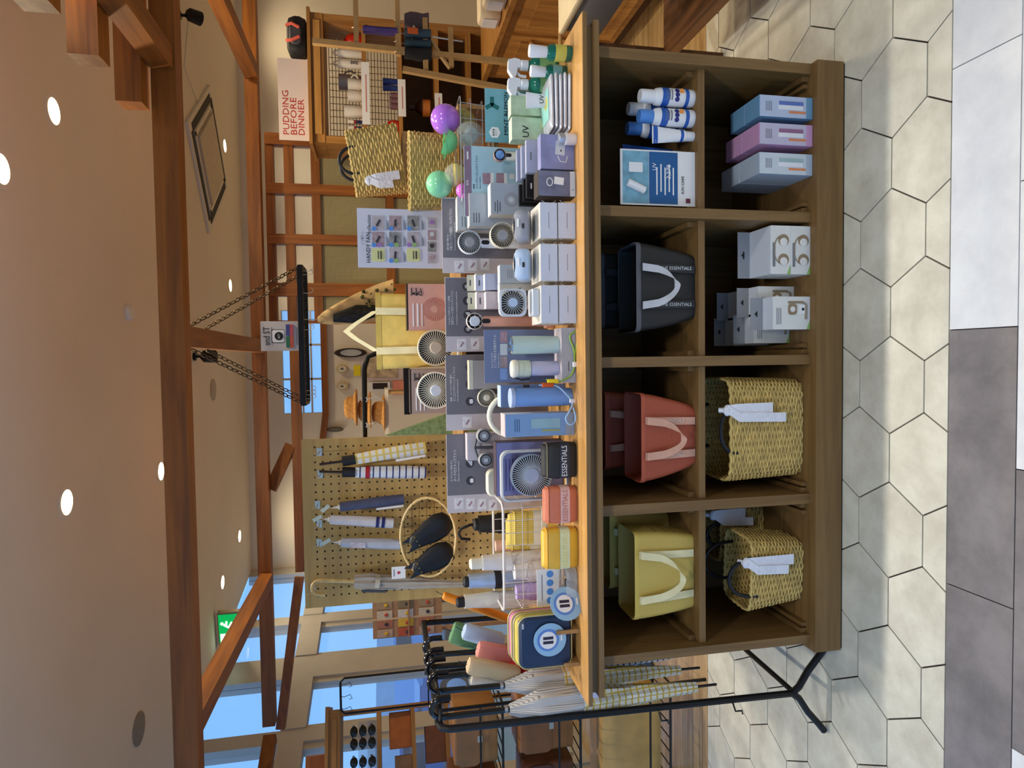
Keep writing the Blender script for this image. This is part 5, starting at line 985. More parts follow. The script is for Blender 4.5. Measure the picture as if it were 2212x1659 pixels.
def peghook(label, ix, iy, ln=.07):
    p = W(ix, iy, YPG); t = thing('peg_hook', label, 'hook', (p.x, YPG-.0012, p.z)); b = MB(); b.tube([(0, 0, 0), (0, -ln*.8, -.003), (0, -ln, .012)], .0022, 6); b.build('prong', HOOK, t, True); b = MB(); b.cbox(0, -.0015, 0, .034, .003, .022); b.build('back_plate', HOOK, t); return t
def hangumb(label, ixs, iys, hl, ixt, ixb, iyt, iyb, r, m_, handle='stick', extra=None, hookl='metal peg hook'):
    """compact umbrella hanging by its handle from a peg hook; pixel rows give top and bottom of the sleeve"""
    Y = YPG-.05; peghook('metal peg hook holding the %s' % hookl, ixs, iys)
    a, c = W(ixt, iyt, Y), W(ixb, iyb, Y); L_ = (a-c).length; t = thing('hanging_umbrella', label, 'umbrella', c); ax = (a-c).normalized(); t.rotation_euler = (0, math.atan2(ax.x, ax.z), 0)
    L = []
    for k in range(13):
        q = k/12; rr = r*(.9+.12*math.sin(PI*min(1, .15+q*.85))); L.append([(rr*(1+.06*math.sin(6*2*PI*i/24+5*q))*math.cos(2*PI*i/24), rr*.7*(1+.06*math.sin(6*2*PI*i/24+5*q))*math.sin(2*PI*i/24), L_*q) for i in range(24)])
    b = MB(); b.loft(L); b.build('canopy', m_, t, True); top = L_+hl
    if handle == 'stick':
        b = MB(); b.lathe([(r*.82, L_+.001), (r*.85, L_+.055)], 18); b.build('collar', INK, t, True); b = MB(); b.tube([(0, 0, L_+.05), (.003, 0, top)], .0055, 8); b.build('handle', M('dark_wood_handle', (52, 36, 26), .4), t, True)
    else: b = MB(); b.lathe([(r*.5, L_+.001), (r*.5, L_+.01)], 14); b.build('cap', CREAMP, t, True); b = MB(); b.tube([(-.003, 0, L_+.008), (0, 0, top), (.003, 0, L_+.008)], .003, 6); b.build('cord_loop', WHITE, t, True); b = MB().at((.012, 0, top+.006), ry=-.6); b.cbox(0, 0, .02, .016, .001, .04); b.build('price_tag', M('tag_mint', (206, 220, 206), .5), t)
    if extra: extra(t, L_, r)
    return t
UYC = stripes('umbrella_yellow_check', (226, 226, 222), (222, 200, 110), 'Z', 34, .35, .4, 'X', 30, .0, 1, .2); UNS = stripes('umbrella_navy_stripe', (224, 228, 232), (44, 62, 120), 'Z', 36, .22, .4)
UNV = M('umbrella_slate', (78, 80, 104), .35, var=.15, vs=20, bump=.3, bs=30); UW2 = M('umbrella_white_wrap', (214, 210, 214), .35, var=.08, vs=20, bump=.3, bs=30); UG = M('umbrella_pale_grey', (190, 194, 204), .35, var=.08, bump=.3, bs=30)
def redband(t, L_, r): b = MB(); b.lathe([(r*1.05, L_*.80), (r*1.05, L_*.86)], 20, cap=False); o = b.build('red_band', M('band_scarlet', (170, 30, 40), .5), t, True); o.scale = (1, .72, 1)
def navyband(t, L_, r):
    for z in (.14, .23): b = MB(); b.lathe([(r*1.06, L_*z), (r*1.06, L_*(z+.05))], 20, cap=False); o = b.build('navy_band', M('band_navy', (36, 40, 110), .5), t, True); o.scale = (1, .72, 1)
def lbl(t, L_, r): b = MB(); b.box(-r*1.5, -r*1.1, -.004, -.002, L_*.02, L_*.45); b.build('swing_label', WHITE, t)
def packs(t, L_, r): b = MB(); b.cbox(-r*.2, -r*.78, L_*.72, r*1.1, .0015, L_*.26); b.build('printed_sleeve', M('sleeve_print', (206, 200, 210), .4, var=.15, vs=60), t)
hangumb('yellow checked umbrella in clear wrap hanging by a dark stick handle', 690, 976, .15, 768, 920, 992, 967, .026, UYC, extra=lbl, hookl='yellow checked umbrella')
hangumb('navy striped white umbrella with red band hanging from the pegboard', 692, 1024, .15, 768, 920, 1020, 1020, .026, UNS, extra=redband, hookl='navy striped umbrella')
hangumb('slate grey umbrella in clear wrap hanging by a white cord', 686, 1090, .04, 735, 873, 1095, 1078, .022, UNV, 'cord', lbl, 'slate grey umbrella')
hangumb('white umbrella with two navy bands hanging by a white cord', 690, 1131, .03, 713, 850, 1122, 1130, .022, UW2, 'cord', navyband, 'navy banded umbrella')
hangumb('pale grey umbrella with printed sleeve hanging by a white cord', 690, 1172, .04, 737, 865, 1172, 1176, .022, UG, 'cord', packs, 'pale grey umbrella')
# long pale umbrella with bamboo crook
Y = YPG-.05; a = W(765, 1256, Y); c = W(1010, 1262, Y); t = thing('long_umbrella', 'long pale grey umbrella with bamboo crook handle hanging from the pegboard', 'umbrella', c); t.rotation_euler = (0, math.atan2((a-c).x, (a-c).z), 0); L_ = (a-c).length
L = []
for k in range(15):
    q = k/14; rr = .012+.022*q if q < .85 else .034-.05*(q-.85)
    L.append([(rr*(1+.16*math.cos(8*2*PI*i/32+7*q))*math.cos(2*PI*i/32), rr*.8*(1+.16*math.cos(8*2*PI*i/32+7*q))*math.sin(2*PI*i/32), L_*q) for i in range(32)])
b = MB(); b.loft(L); b.build('canopy', M('umbrella_pleat_grey', (176, 168, 156), .6, var=.1, bump=.2, bs=20), t, True)
BAM = M('bamboo', (216, 186, 124), .4, var=.15, vs=50); b = MB(); b.tube([(0, 0, L_), (0, 0, L_+.13)]+[(-.03+.03*math.cos(PI*k/8), 0, L_+.14+.032*math.sin(PI*k/8)) for k in range(9)]+[(-.06, 0, L_+.115)], .0085, 9); b.build('crook_handle', BAM, t, True); b = MB(); b.lathe([(.030, L_*.78), (.031, L_*.82)], 18, cap=False); b.build('tie_strap', M('strap_pale', (206, 200, 180), .5), t, True); b = MB(); b.box(-.036, -.028, -.03, -.02, L_*.72, L_*.93); b.build('dark_tag', DKPL, t)
peghook('metal peg hook holding the long bamboo-handled umbrella', 676, 1270, .075)
# bamboo hoop basket with two cat pouches
Y = 2.80; p = W(925, 1160, Y); hb = thing('hoop_basket', 'round bamboo hoop basket with black cord net on the pegboard', 'basket', (p.x, YPG-.1, p.z-.13)); Rx, Rz = PX(85, 2.83), PX(58, 2.83)
hp_ = [(Rx*math.cos(2*PI*k/32), -.03+.03*math.sin(2*PI*k/32), .13+Rz*math.sin(2*PI*k/32)) for k in range(32)]
b = MB(); b.tube(hp_, .0062, 8, True); b.build('hoop', BAM, hb, True); b = MB(); [b.tube([(q[0]*.94, q[1]-.001, .13+(q[2]-.13)*.94), (q[0]*1.06, q[1]+.001, .13+(q[2]-.13)*1.06)], .0035, 5) for q in hp_[::3]]; b.build('cord_wraps', INK, hb)
b = MB()
for k in range(-4, 5):
    x = Rx*k/4.6; hz = Rz*math.sqrt(max(0, 1-(x/Rx)**2)); b.tube([(x, -.03+.03*s/6, .13+hz*s/6) if abs(s) == 6 else (x, .05-.05*(s/6)**2, .13+hz*s/6) for s in range(-6, 7)], .0009, 4)
for k in range(-3, 4):
    z = Rz*k/3.6; hx_ = Rx*math.sqrt(max(0, 1-(z/Rz)**2)); b.tube([(hx_*s/6, .05-.05*(s/6)**2, .13+z) for s in range(-6, 7)], .0009, 4)
b.build('cord_net', INK, hb)
CATM = M('black_cat_leather', (26, 25, 26), .38, var=.12, vs=12); CATG = M('cat_gold', (206, 184, 96), .3, .4)
def cat(label, ixh, iyh, ixt, iyt, Y):
    a, c = W(ixh, iyh, Y), W(ixt, iyt, Y); d = a-c; t = thing('cat_pouch', label, 'pouch', c); t.rotation_euler = (0, math.atan2(d.x, d.z), 0); L_ = d.length; L = []
    for q, w_ in ((0, .02), (.06, .042), (.25, .056), (.5, .054), (.7, .042), (.84, .036), (.93, .031), (1, .018)): L.append([(w_*math.cos(2*PI*i/20), .016*math.sin(2*PI*i/20)*(.6 if q in (0, 1) else 1), L_*q) for i in range(20)])
    b = MB(); b.loft(L); b.build('body', CATM, t, True)
    for s in (-1, 1): b = MB(); b.add([(s*.006, -.006, L_*.97), (s*.03, -.006, L_*.9), (s*.026, -.003, L_+.03), (s*.006, .006, L_*.97), (s*.03, .006, L_*.9), (s*.026, .003, L_+.03)], [(0, 1, 2), (3, 5, 4), (0, 2, 5, 3), (1, 4, 5, 2), (0, 3, 4, 1)]); b.build('ear', CATM, t)
    for s in (-1, 1): b = MB(); b.sphere(s*.011, -.0125, L_*.9, .0045, 10, 7, (1.2, .5, 1)); b.build('eye', CATG, t, True)
    b = MB(); b.sphere(0, -.0145, L_*.85, .0025, 8, 6); b.build('nose', CATG, t, True); b = MB(); [b.tube([(s*.006, -.0145, L_*.855), (s*.024, -.013, L_*(.855+.012*k))], .0004, 4) for s in (-1, 1) for k in (-1, 0, 1)]; b.build('whiskers', CATG, t)
    b = MB(); b.tube([(-.036, -.002, L_*.15), (-.036, -.008, L_*.6)], .0012, 4); b.build('zip', DKPL, t); return t
cat('black cat-shaped pouch poking out over the bamboo hoop', 888, 1176, 972, 1120, 2.785); cat('black cat-shaped pouch with swing tag lying along the hoop rim', 893, 1232, 978, 1185, 2.78)
th, cw, ch = card('swing_tag', 'small white swing tag with a red dot above the cats', 'tag', 846, 876, 1224, 1250, 2.83, WHITE, .0015); b = MB(); b.disc(0, -.001, ch*.5, .006, .001, 14); b.build('red_dot', M('dot_red', (200, 40, 60), .5, var=0), th); panel(th, 'print_line', GREYINK, 0, ch*.85, cw*.6, .002, -.001)
# green cloth wedge between the cards and the pegboard
t = thing('green_cloth', 'green speckled cloth hanging in a wedge beside the pegboard', 'cloth', (W(960, 925, 2.84).x, 2.84, 0)); q = [lp(t, ix, iy, 2.84) for ix, iy in ((832, 941), (965, 893), (1010, 893), (1010, 941))]; b = MB(); b.xz([(q[0][0], q[0][2]), (q[3][0], 0), (q[2][0], 0), (q[1][0], q[1][2])][::1], -.01, .02); b.build('fabric', M('green_fabric', (126, 146, 96), .8, var=.25, vs=70), t)
# ------------------------------------------------------------------ umbrella rack at the left end
rk = thing('umbrella_rack', 'black metal umbrella rack with curved feet', 'rack', (-1.146, 1.96, 0)); PT = Vector((.023, 0, 1.327))
b = MB(); b.tube([(0, 0, .12), (.0, 0, .13), tuple(PT-Vector((0, 0, .03))), tuple(PT+Vector((0, .012, -.008))), tuple(PT+Vector((0, .04, 0)))], .0115, 8); b.build('front_pole', BLACK, rk, True)
b = MB(); b.tube([tuple(PT+Vector((0, .035, 0))), (.06, .74, 1.327)], .0115, 8); b.build('top_bar', BLACK, rk, True); b = MB(); b.tube([(.06, .74, 1.335), (.035, .74, .11)], .0115, 8); b.build('rear_pole', BLACK, rk, True); b = MB(); b.tube([(0, .0, .125), (.035, .74, .12)], .009, 8); b.build('base_rail', BLACK, rk, True)
for y_ in (0, .74):
    for s in (-1, 1): b = MB(); b.tube([(.0, y_, .135), (s*.02, y_, .108), (s*.07, y_, .075), (s*.115, y_, .035), (s*.145, y_, .011)], .0115, 8); b.build('curved_foot', BLACK, rk, True)
for z in (.62, .36): b = MB(); b.tube([(0, -.01, z), (-.02, -.028, z), (-.02, -.03, z-.022), (-.03, -.034, z-.022)], .0032, 6); b.build('small_hook', BLACK, rk, True)
UGS = stripes('umbrella_grey_ticking', (206, 204, 202), (140, 140, 146), 'X', 220, .3, .6); URD = M('umbrella_red', (178, 34, 34), .6, var=.1, bump=.2, bs=40); UNC = stripes('umbrella_navy_check', (214, 214, 206), (44, 50, 84), 'Z', 45, .28, .55, 'X', 45, 0, 1, .2); UYK = stripes('umbrella_mustard_check', (226, 226, 216), (206, 176, 76), 'Z', 45, .25, .55, 'X', 45, 0, 1, .2)
def crook(label, y_, tipx, topm, lowm, split, r, xo=0, L_=.90, hz=1.318):
    """umbrella hooked over the rack bar by its black crook"""
    x = -1.146+.023+.05*(y_-1.96)+xo; t = thing('crook_umbrella', label, 'umbrella', (x, y_, hz-L_)); t.rotation_euler = (0, math.atan2(-tipx, L_), 0)
    b = MB(); b.tube([(.0, 0, L_-.22), (.0, 0, L_-.02)]+[(.030-.030*math.cos(PI*k/8), 0, L_+.0+.030*math.sin(PI*k/8)) for k in range(9)]+[(.06, 0, L_-.03)], .0098, 9); b.build('crook_handle', M('gloss_black', (16, 15, 18), .15, var=0, coat=.6), t, True)
    b = MB(); b.lathe([(.009, L_-.215), (.011, L_-.20)], 12); b.build('ferrule', SILV, t, True)
    for nm, z0, z1, m_ in (('canopy', .075, split, lowm), ('canopy_top', split+.001, L_-.216, topm)):
        L = []
        for k in range(11):
            z = z0+(z1-z0)*k/10; q = (z-.075)/(L_-.29); rr = r*(.36+.72*min(1, q*1.5))*(1 if q < .85 else 1-.9*(q-.85)/.2)
            L.append([(rr*(1+.13*math.cos(7*2*PI*i/28+6*q))*math.cos(2*PI*i/28), rr*(1+.13*math.cos(7*2*PI*i/28+6*q))*math.sin(2*PI*i/28), z) for i in range(28)])
        b = MB(); b.loft(L); b.build(nm, m_, t, True)
    b = MB(); b.lathe([(.003, 0), (.0045, .002), (.0045, .074)], 8); b.build('tip', M('tip_black', (30, 26, 28), .4), t, True); return t
b = MB(); b.tube([(.023, .035, 1.322), (.06, .037, 1.322), (.074, .05, 1.322), (.09, .4, 1.322)], .007, 7); b.build('hanging_bar', BLACK, rk, True)
crook('grey ticking umbrella with mustard check lower half, first on the black rack', 2.005, 0, UGS, UYK, .48, .041, .012, L_=.93)
crook('grey ticking umbrella squeezed behind the mustard check one', 2.085, -.02, UGS, UYK, .50, .036, .03, L_=.91)
crook('red topped umbrella with navy check lower half on the black rack', 2.165, -.01, URD, UNC, .50, .038, .045, L_=.92)
crook('plain grey umbrella behind the red one on the black rack', 2.24, -.02, UGS, UNC, .52, .030, .03, L_=.92)
crook('navy check umbrella with grey top, last on the black rack', 2.31, -.03, UGS, UNC, .52, .030, .028, L_=.90)
th, cw, ch = card('price_tag', 'square pale lilac price tag hanging over the umbrellas', 'tag', 1252, 1298, 1500, 1535, 1.975, M('tag_lilac', (206, 208, 236), .5, var=.02), .0015); th.rotation_euler = (0, .15, 0); b = MB(); b.disc(cw*.1, -.001, ch*.85, .002, .001, 8); b.build('eyelet', GREYP, th); MB().tube([(0, 0, ch), (0, .02, ch+.10)], .0006, 4).build('string', WHITE, th)
# soft cases hanging from the rack bar
def softcase(label, ix0, ix1, iy0, iy1, Y, d, m_, lean, zipc=None, r=.02):
    cx, w_, zb, h = span(ix0, ix1, iy0, iy1, Y); t = thing('pencil_case', label, 'pencil case', (cx, Y, zb)); t.rotation_euler = (0, lean, 0); b = MB(); b.rbox(0, 0, h/2, w_, d, h, min(w_, d)*.42, min(w_, d)*.3, 5); b.build('body', m_, t, True)
    b = MB(); b.tube([(-w_*.5, -d*.1, h*.05), (-w_*.51, -d*.1, h*.5), (-w_*.48, -d*.1, h*.95)], .0022, 5); b.build('zip', zipc or m_, t); b = MB(); b.tube([(0, 0, h*.98), (.004, .006, h+.03)], .0012, 5); b.build('hang_loop', INK, t); return t
softcase('beige dotted pencil case with dark zip, frontmost on the rack', 1004, 1122, 1447, 1483, 2.12, .05, stripes('case_beige_dots', (206, 186, 152), (184, 160, 124), 'Z', 260, .4, .7, 'X', 260, 0, 1, .4), .30, M('zip_green_grey', (86, 92, 84), .5))
softcase('cream underside pencil case beneath the beige one', 1012, 1110, 1476, 1500, 2.16, .04, M('case_cream_cloth', (206, 196, 182), .8), .28)
softcase('coral pink dotted pencil case on the rack', 1026, 1130, 1408, 1445, 2.2, .05, stripes('case_pink_dots', (222, 150, 140), (200, 124, 118), 'Z', 260, .4, .7, 'X', 260, 0, 1, .4), .28)
softcase('pale blue pencil case with lime zip on the rack', 994, 1088, 1374, 1408, 2.3, .05, M('case_pale_blue', (168, 190, 220), .8, var=.06), .36, M('zip_lime', (200, 212, 90), .5))
softcase('leaf green pencil case behind the pale blue one', 968, 1080, 1376, 1422, 2.36, .04, M('case_green', (96, 140, 100), .8, var=.15), .36, M('zip_lime', (200, 212, 90), .5))
softcase('bright orange banana-shaped case with a yellow tip', 944, 1100, 1336, 1352, 2.42, .035, M('case_orange', (232, 140, 34), .4, var=.15, vs=10), .42, M('case_yellow', (236, 206, 60), .5))
# ------------------------------------------------------------------ chain-hung rack
rx0, rx1, ry0, ry1, rz_ = W(650, 873, 3.3).x, W(650, 575, 3.3).x, 3.3, 3.5, 1.85; cxr = (rx0+rx1)/2
hr = thing('hanging_rack', 'black slatted rack hanging on four chains from the timber beam', 'rack', (cxr, 3.4, rz_)); hw = (rx1-rx0)/2
for y_ in (-.1, .1): MB().box(-hw, hw, y_-.009, y_+.009, -.013, .013).build('long_bar', BLACK, hr)
for s in (-1, 1): MB().box(s*hw-.009, s*hw+.009, -.0905, .0905, -.012, .012).build('end_bar', BLACK, hr)
for k in range(13): b = MB(); x = -hw+.05+k*(2*hw-.1)/12; b.tube([(x, -.09, 0), (x, .09, 0)], .0035, 6); b.build('cross_rod', BLACK, hr)
b = MB()
for x in (hw-.03, hw-.012, hw-.12, hw-.3, -hw+.02, -hw+.04, -hw+.06): b.tube([(x, -.02, .006), (x, -.02, -.035), (x+.006, -.02, -.05), (x+.02, -.02, -.052), (x+.026, -.02, -.04)], .0016, 5)
stuff(b.build('s_hooks', HOOK, hr))
lk = MB(); lk.tube([(.0085*math.cos(2*PI*k/12), 0, .015*math.sin(2*PI*k/12)+(.008 if math.sin(2*PI*k/12) > 0 else -.008)*0) for k in range(12)], .0026, 5, True); lkm = lk.mesh('chain_link', M('chain_metal', (96, 80, 58), .4, .7), True)
for sx in (-1, 1):
    for yb_, yt_ in ((-.1, 2.98-3.4), (.1, 3.24-3.4)):
        a = Vector((sx*(hw-.01), yb_, .014)); c = Vector((.11-cxr+sx*.05, yt_, 2.262-rz_)); n_ = int((c-a).length/.0245)
        for k in range(n_):
            o = link('chain_link', lkm, hr, a+(c-a)*((k+.5)/n_)); o.rotation_euler = ((c-a).to_track_quat('Z', 'X') @ Matrix.Rotation(PI/2*(k % 2), 3, 'Z').to_quaternion()).to_euler()
th, cw, ch = card('app_sign', 'white notice with black logo and coloured squares standing on hanging rack', 'sign', 563, 652, 694, 758, 3.34, M('notice_paper', (206, 200, 196), .5, var=.02), .003, zbot=rz_+.0135)
text('and ST', .042, INK, th, (0, -.001, ch*.84), fit=cw*.62); panel(th, 'phone_outline', INK, 0, ch*.56, cw*.46, ch*.34, -.0006, r=.01); panel(th, 'phone_screen', WHITE, 0, ch*.55, cw*.42, ch*.31, -.0012, r=.008); b = MB(); b.disc(0, -.0025, ch*.53, cw*.14, .001, 20); b.build('logo_disc', INK, th); text('&ST', .014, WHITE, th, (0, -.0034, ch*.53))
for k, c_ in enumerate(((76, 84, 150), (206, 90, 100), (50, 120, 90), (214, 96, 72))): panel(th, 'colour_square', M('sign_square_%d' % k, c_, .5), cw*(.2 if k < 2 else -.2), ch*(.30 if k % 2 == 0 else .20), cw*.38, ch*.095, -.002)
panel(th, 'print_line', GREYINK, 0, ch*.72, cw*.6, .002, -.001); panel(th, 'print_line', GREYINK, 0, ch*.08, cw*.6, .002, -.001)
# floral bundle tied to the rack
t = thing('dried_bouquet', 'wrapped dried flower bundle hanging upside down from the rack', 'bouquet', (W(760, 660, 3.35).x, 3.36, W(850, 640, 3.35).z)); a = lp(t, 686, 690, 3.36); hgt = a[2]
b = MB(); b.tube([(a[0], 0, hgt), (a[0]+.0, .0, hgt+.09)], .002, 5); b.build('string', HOOK, t); b = MB(); L = []
for q, r in ((0, .09), (.25, .085), (.5, .07), (.75, .05), (.93, .028), (1, .01)): L.append([(a[0]*q+.04*(1-q)+r*(1+.12*math.sin(5*2*PI*i/20))*math.cos(2*PI*i/20), r*.6*math.sin(2*PI*i/20), hgt*q) for i in range(20)])
b.loft(L); b.build('kraft_wrap', M('kraft_paper', (198, 168, 118), .7, var=.2, vs=14), t, True); b = MB(); random.seed(3)
for k in range(110): ang, rr, zq = random.uniform(0, 2*PI), random.uniform(.0, .075), random.uniform(-.02, .45); b.sphere(.04*(1-zq)+a[0]*zq+rr*math.cos(ang), -.03+rr*math.sin(ang)*.5, hgt*zq, random.uniform(.004, .010), 6, 4)
stuff(b.build('dried_heads', M('dried_green', (92, 92, 50), .8, var=.5, vs=40), t)); b = MB(); L = [[(a[0]*q-.03*(1-q)+r*math.cos(2*PI*i/14), -.05+r*.4*math.sin(2*PI*i/14), hgt*(.25+.6*q)) for i in range(14)] for q, r in ((0, .03), (.4, .045), (.9, .02))]; b.loft(L); b.build('floral_fabric', M('black_floral', (34, 34, 30), .5, var=.9, vs=60), t, True)
# ------------------------------------------------------------------ right: shelf unit with crockery
OAKC = wood('oak_cabinet', (184, 130, 64), (150, 100, 44), 'Z', .45, 4); OAKX = wood('oak_cabinet_flat', (184, 130, 64), (150, 100, 44), 'X', .45, 4)
YU = 4.45; ux0, ux1 = W(780, 312, YU).x, W(780, 36, YU).x; ucx = (ux0+ux1)/2; uw = (ux1-ux0)/2; un = thing('shelf_unit', 'oak shelf unit with cornice and wire back holding crockery', 'shelf unit', (ucx, YU, 0)); zc1 = W(666, 170, YU).z; zc0 = W(700, 170, YU).z
for s in (-1, 1): MB().box(s*uw-(.045 if s > 0 else 0), s*uw+(.045 if s < 0 else 0), 0, .34, 0, zc0).build('side_panel', OAKC, un)
b = MB(); b.box(-uw-.02, uw+.02, -.03, .34, zc1-.02, zc1); b.box(-uw, uw, -.005, .34, zc0+.001, zc1-.021); b.build('cornice', OAKX, un); b = MB(); b.box(-uw+.05, uw-.05, -.016, -.006, zc0+.02, zc1-.035); b.build('cornice_panel', wood('oak_light', (206, 152, 80), (176, 124, 60), 'X', .45, 4), un)
SZ = [W(ix, 200, YU).z for ix in (783, 861, 940, 1010)]
for z in SZ: MB().box(-uw+.0455, uw-.0455, .0, .33, z-.025, z).build('shelf', OAKX, un)
b = MB(); [b.tube([(-uw+.05, .325, z), (uw-.05, .325, z)], .0025, 4) for z in [SZ[1]+.02+.022*k for k in range(int((zc0-SZ[1])/.022))]]; [b.tube([(x, .328, SZ[1]), (x, .328, zc0-.01)], .0025, 4) for x in [-uw+.06+.045*k for k in range(int((2*uw-.1)/.045))]]; stuff(b.build('wire_back', HOOK, un))
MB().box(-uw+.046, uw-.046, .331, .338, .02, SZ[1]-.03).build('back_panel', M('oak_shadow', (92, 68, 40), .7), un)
def onshelf(name, label, cat_, iy, si, dy=.1): p = W(780, iy, YU+dy); return thing(name, label, cat_, (p.x, YU+dy, SZ[si]))
ENW = M('enamel_white', (228, 220, 206), .3, var=.02); ENR = M('enamel_red', (196, 36, 18), .3, var=.05)
def mug(label, iy, r, h, m_=ENW, si=0, dy=.1, handle=True, group=None, name='mug', z=0):
    t = onshelf(name, label, 'mug' if handle else 'cup', iy, si, dy); t.location.z += z; b = MB(); b.lathe([(r*.86, .0005), (r*.95, .006), (r, h*.5), (r*1.04, h), (r*.96, h), (r*.9, .012)], 20); b.build('bowl', m_, t, True)
    if handle: b = MB(); b.tube([(r*.95, 0, h*.8)]+[(r+.028*math.sin(PI*k/8), 0, h*(.8-.55*k/8)) for k in range(1, 8)]+[(r*.95, 0, h*.25)], .006, 7); b.build('handle', m_, t, True)
    return t
mug('large white mug standing on the price rail end', 184, .036, .095); mug('large white mug next to the large mug, by the wide bowl', 209, .036, .095); mug('white handleless cup beside the lipstick-like tubes', 243, .04, .12, handle=False, dy=.08); mug('white lidded canister behind the large mugs', 180, .05, .16, M('canister_grey_white', (190, 180, 166), .4), dy=.22, name='canister')
for iy, lab, wd in ((118, 'tall white tumbler with wire loop beside red kettle', None), (141, 'white tumbler lettered BRE beside the price rail', 'BRE')):
    t = onshelf('tumbler', lab, 'tumbler', iy, 0); b = MB(); b.lathe([(.026, .0005), (.028, .005), (.028, .15), (.026, .155)], 18); b.build('body', ENW, t, True); b = MB(); b.tube([(-.014, 0, .15), (-.016, 0, .175), (0, 0, .185), (.016, 0, .175), (.014, 0, .15)], .004, 6); b.build('loop', ENW, t, True)
    if wd: text(wd, .03, INK, t, (0, -.0295, .05), ry=PI/2)
t = onshelf('kettle', 'red enamel kettle with wire handle', 'kettle', 90, 0, .12); t.scale = (.78, .78, .85); b = MB(); b.lathe([(.05, .0005), (.055, .01), (.055, .09), (.04, .115), (.02, .122)], 20); b.build('body', ENR, t, True); b = MB(); b.lathe([(.012, .1225), (.02, .127), (.006, .14)], 12); b.build('lid_knob', ENR, t, True); b = MB(); b.tube([(-.05, 0, .04), (-.075, 0, .07), (-.085, 0, .1)], [.012, .008, .006], 8); b.build('spout', ENR, t, True); b = MB(); b.tube([(.045, 0, .1), (.07, 0, .16), (.0, 0, .19), (-.045, 0, .1)], .003, 6); b.build('handle', HOOK, t, True)
for k, iy in enumerate((264, 277, 290)):
    t = onshelf('paint_marker', 'white and red capped marker standing on the shelf beside the cup', 'marker', iy, 0, .05+.01*k); t['group'] = 'row of capped markers'; b = MB(); b.lathe([(.011, .0005), (.011, .045)], 12); b.build('barrel', M('marker_navy', (40, 40, 80), .4), t, True); b = MB(); b.lathe([(.012, .0455), (.012, .06)], 12); b.build('band', M('marker_red', (150, 40, 40), .4), t, True); b = MB(); b.lathe([(.011, .0605), (.010, .10)], 12); b.build('cap', ENW, t, True)
for si, y0_, y1_, lab in ((0, 133, 268, 'long white price rail on the top crockery shelf'), (1, 165, 246, 'white price rail on the middle shelf below'), (2, 190, 236, 'short white price rail on the lower shelf')):
    xa, xb = W(785, y1_, YU-.02).x, W(785, y0_, YU-.02).x; t = thing('price_rail', lab, 'price rail', ((xa+xb)/2, YU-.012, SZ[si]-.045)); MB().box(-(xb-xa)/2, (xb-xa)/2, -.004, 0, 0, .05).build('strip', WHITE, t); panel(t, 'red_print', M('print_coral', (214, 130, 120), .5), 0, .022, (xb-xa)*.6, .006, -.005)
for k, iy in enumerate((172, 186)): t = onshelf('blue_glass', ('dark blue glass tumbler by the metal upright', 'dark blue glass tumbler beside pink jars')[k], 'glass', iy, 1, .08); b = MB(); b.lathe([(.018, .0005), (.021, .1), (.019, .1), (.016, .006)], 16); b.build('bowl', M('blue_glass', (40, 60, 130), .1, var=.05, alpha=.85), t, True)
for k, iy in enumerate((202, 214, 226)): t = onshelf('jar', 'small dusky pink jar in the row on the middle shelf', 'jar', iy, 1, .08); t['group'] = 'row of dusky pink jars'; b = MB(); b.lathe([(.02, .0005), (.02, .045), (.015, .05)], 14); b.build('body', M('jar_dusky', (120, 84, 88), .4), t, True); b = MB(); b.lathe([(.016, .0505), (.016, .06)], 14); b.build('lid', M('jar_lid_silver', (180, 160, 150), .4, .5), t, True)
t = onshelf('red_figurine', 'red ornament standing at the end of the middle shelf', 'ornament', 272, 1, .08); b = MB(); b.lathe([(.045, .0005), (.05, .03), (.04, .07), (.02, .085)], 16); b.build('body', ENR, t, True); b = MB(); b.sphere(0, 0, .1, .02, 10, 8); b.build('head', ENR, t, True)
t = onshelf('dark_bottle', 'dark bottle with amber label on the lower shelf', 'bottle', 225, 2, .1); b = MB(); b.lathe([(.05, .0005), (.055, .02), (.055, .09), (.02, .13), (.02, .17)], 16); b.build('body', M('dark_glass', (50, 24, 10), .15), t, True); b = MB(); b.lathe([(.0555, .03), (.0555, .08)], 16, cap=False); b.build('label_band', M('amber_label', (190, 110, 40), .5), t, True)
# sign and backpack on top
th, cw, ch = card('red_lettered_sign', 'white sign with red capitals standing on the shelf unit', 'sign', 601, 666, 127, 303, YU+.05, M('sign_pale_pink', (230, 214, 206), .5, var=.01), .006, zbot=zc1+.0005)
RI = M('sign_red_ink', (186, 50, 46), .5, var=0); q0 = lp(th, 620, 292, YU+.05)
for k, wd in enumerate(('PUDDING', 'BEFORE', 'DINNER')): text(wd, ch*.285, RI, th, (-cw*.44, -.001, ch*(.76-.245*k)), align='LEFT', fit=PX((89, 75, 73)[k], YU))
cx, w_, zb, h = span(618, 664, 30, 118, YU+.02, zc1+.0005); t = thing('backpack', 'black and grey backpack with coral straps on the shelf unit', 'backpack', (cx, YU+.08, zb)); b = MB(); b.rbox(0, 0, h*.5, w_, .16, h, .06, .05, 6); b.build('body', M('nylon_black', (28, 28, 30), .6, var=.1), t, True); b = MB(); b.rpan(-.01, -.082, h*.55, w_*.5, h*.55, .02, .03, .006); b.build('pocket', M('nylon_grey', (70, 70, 78), .5, var=.2), t, True)
for s in (-.05, .045): b = MB(); b.tube([(s, -.075, h*.98), (s*1.1, -.098, h*.7), (s*.6, -.098, h*.35)], .010, 7); b.build('strap', M('coral_strap', (226, 100, 80), .6), t, True)
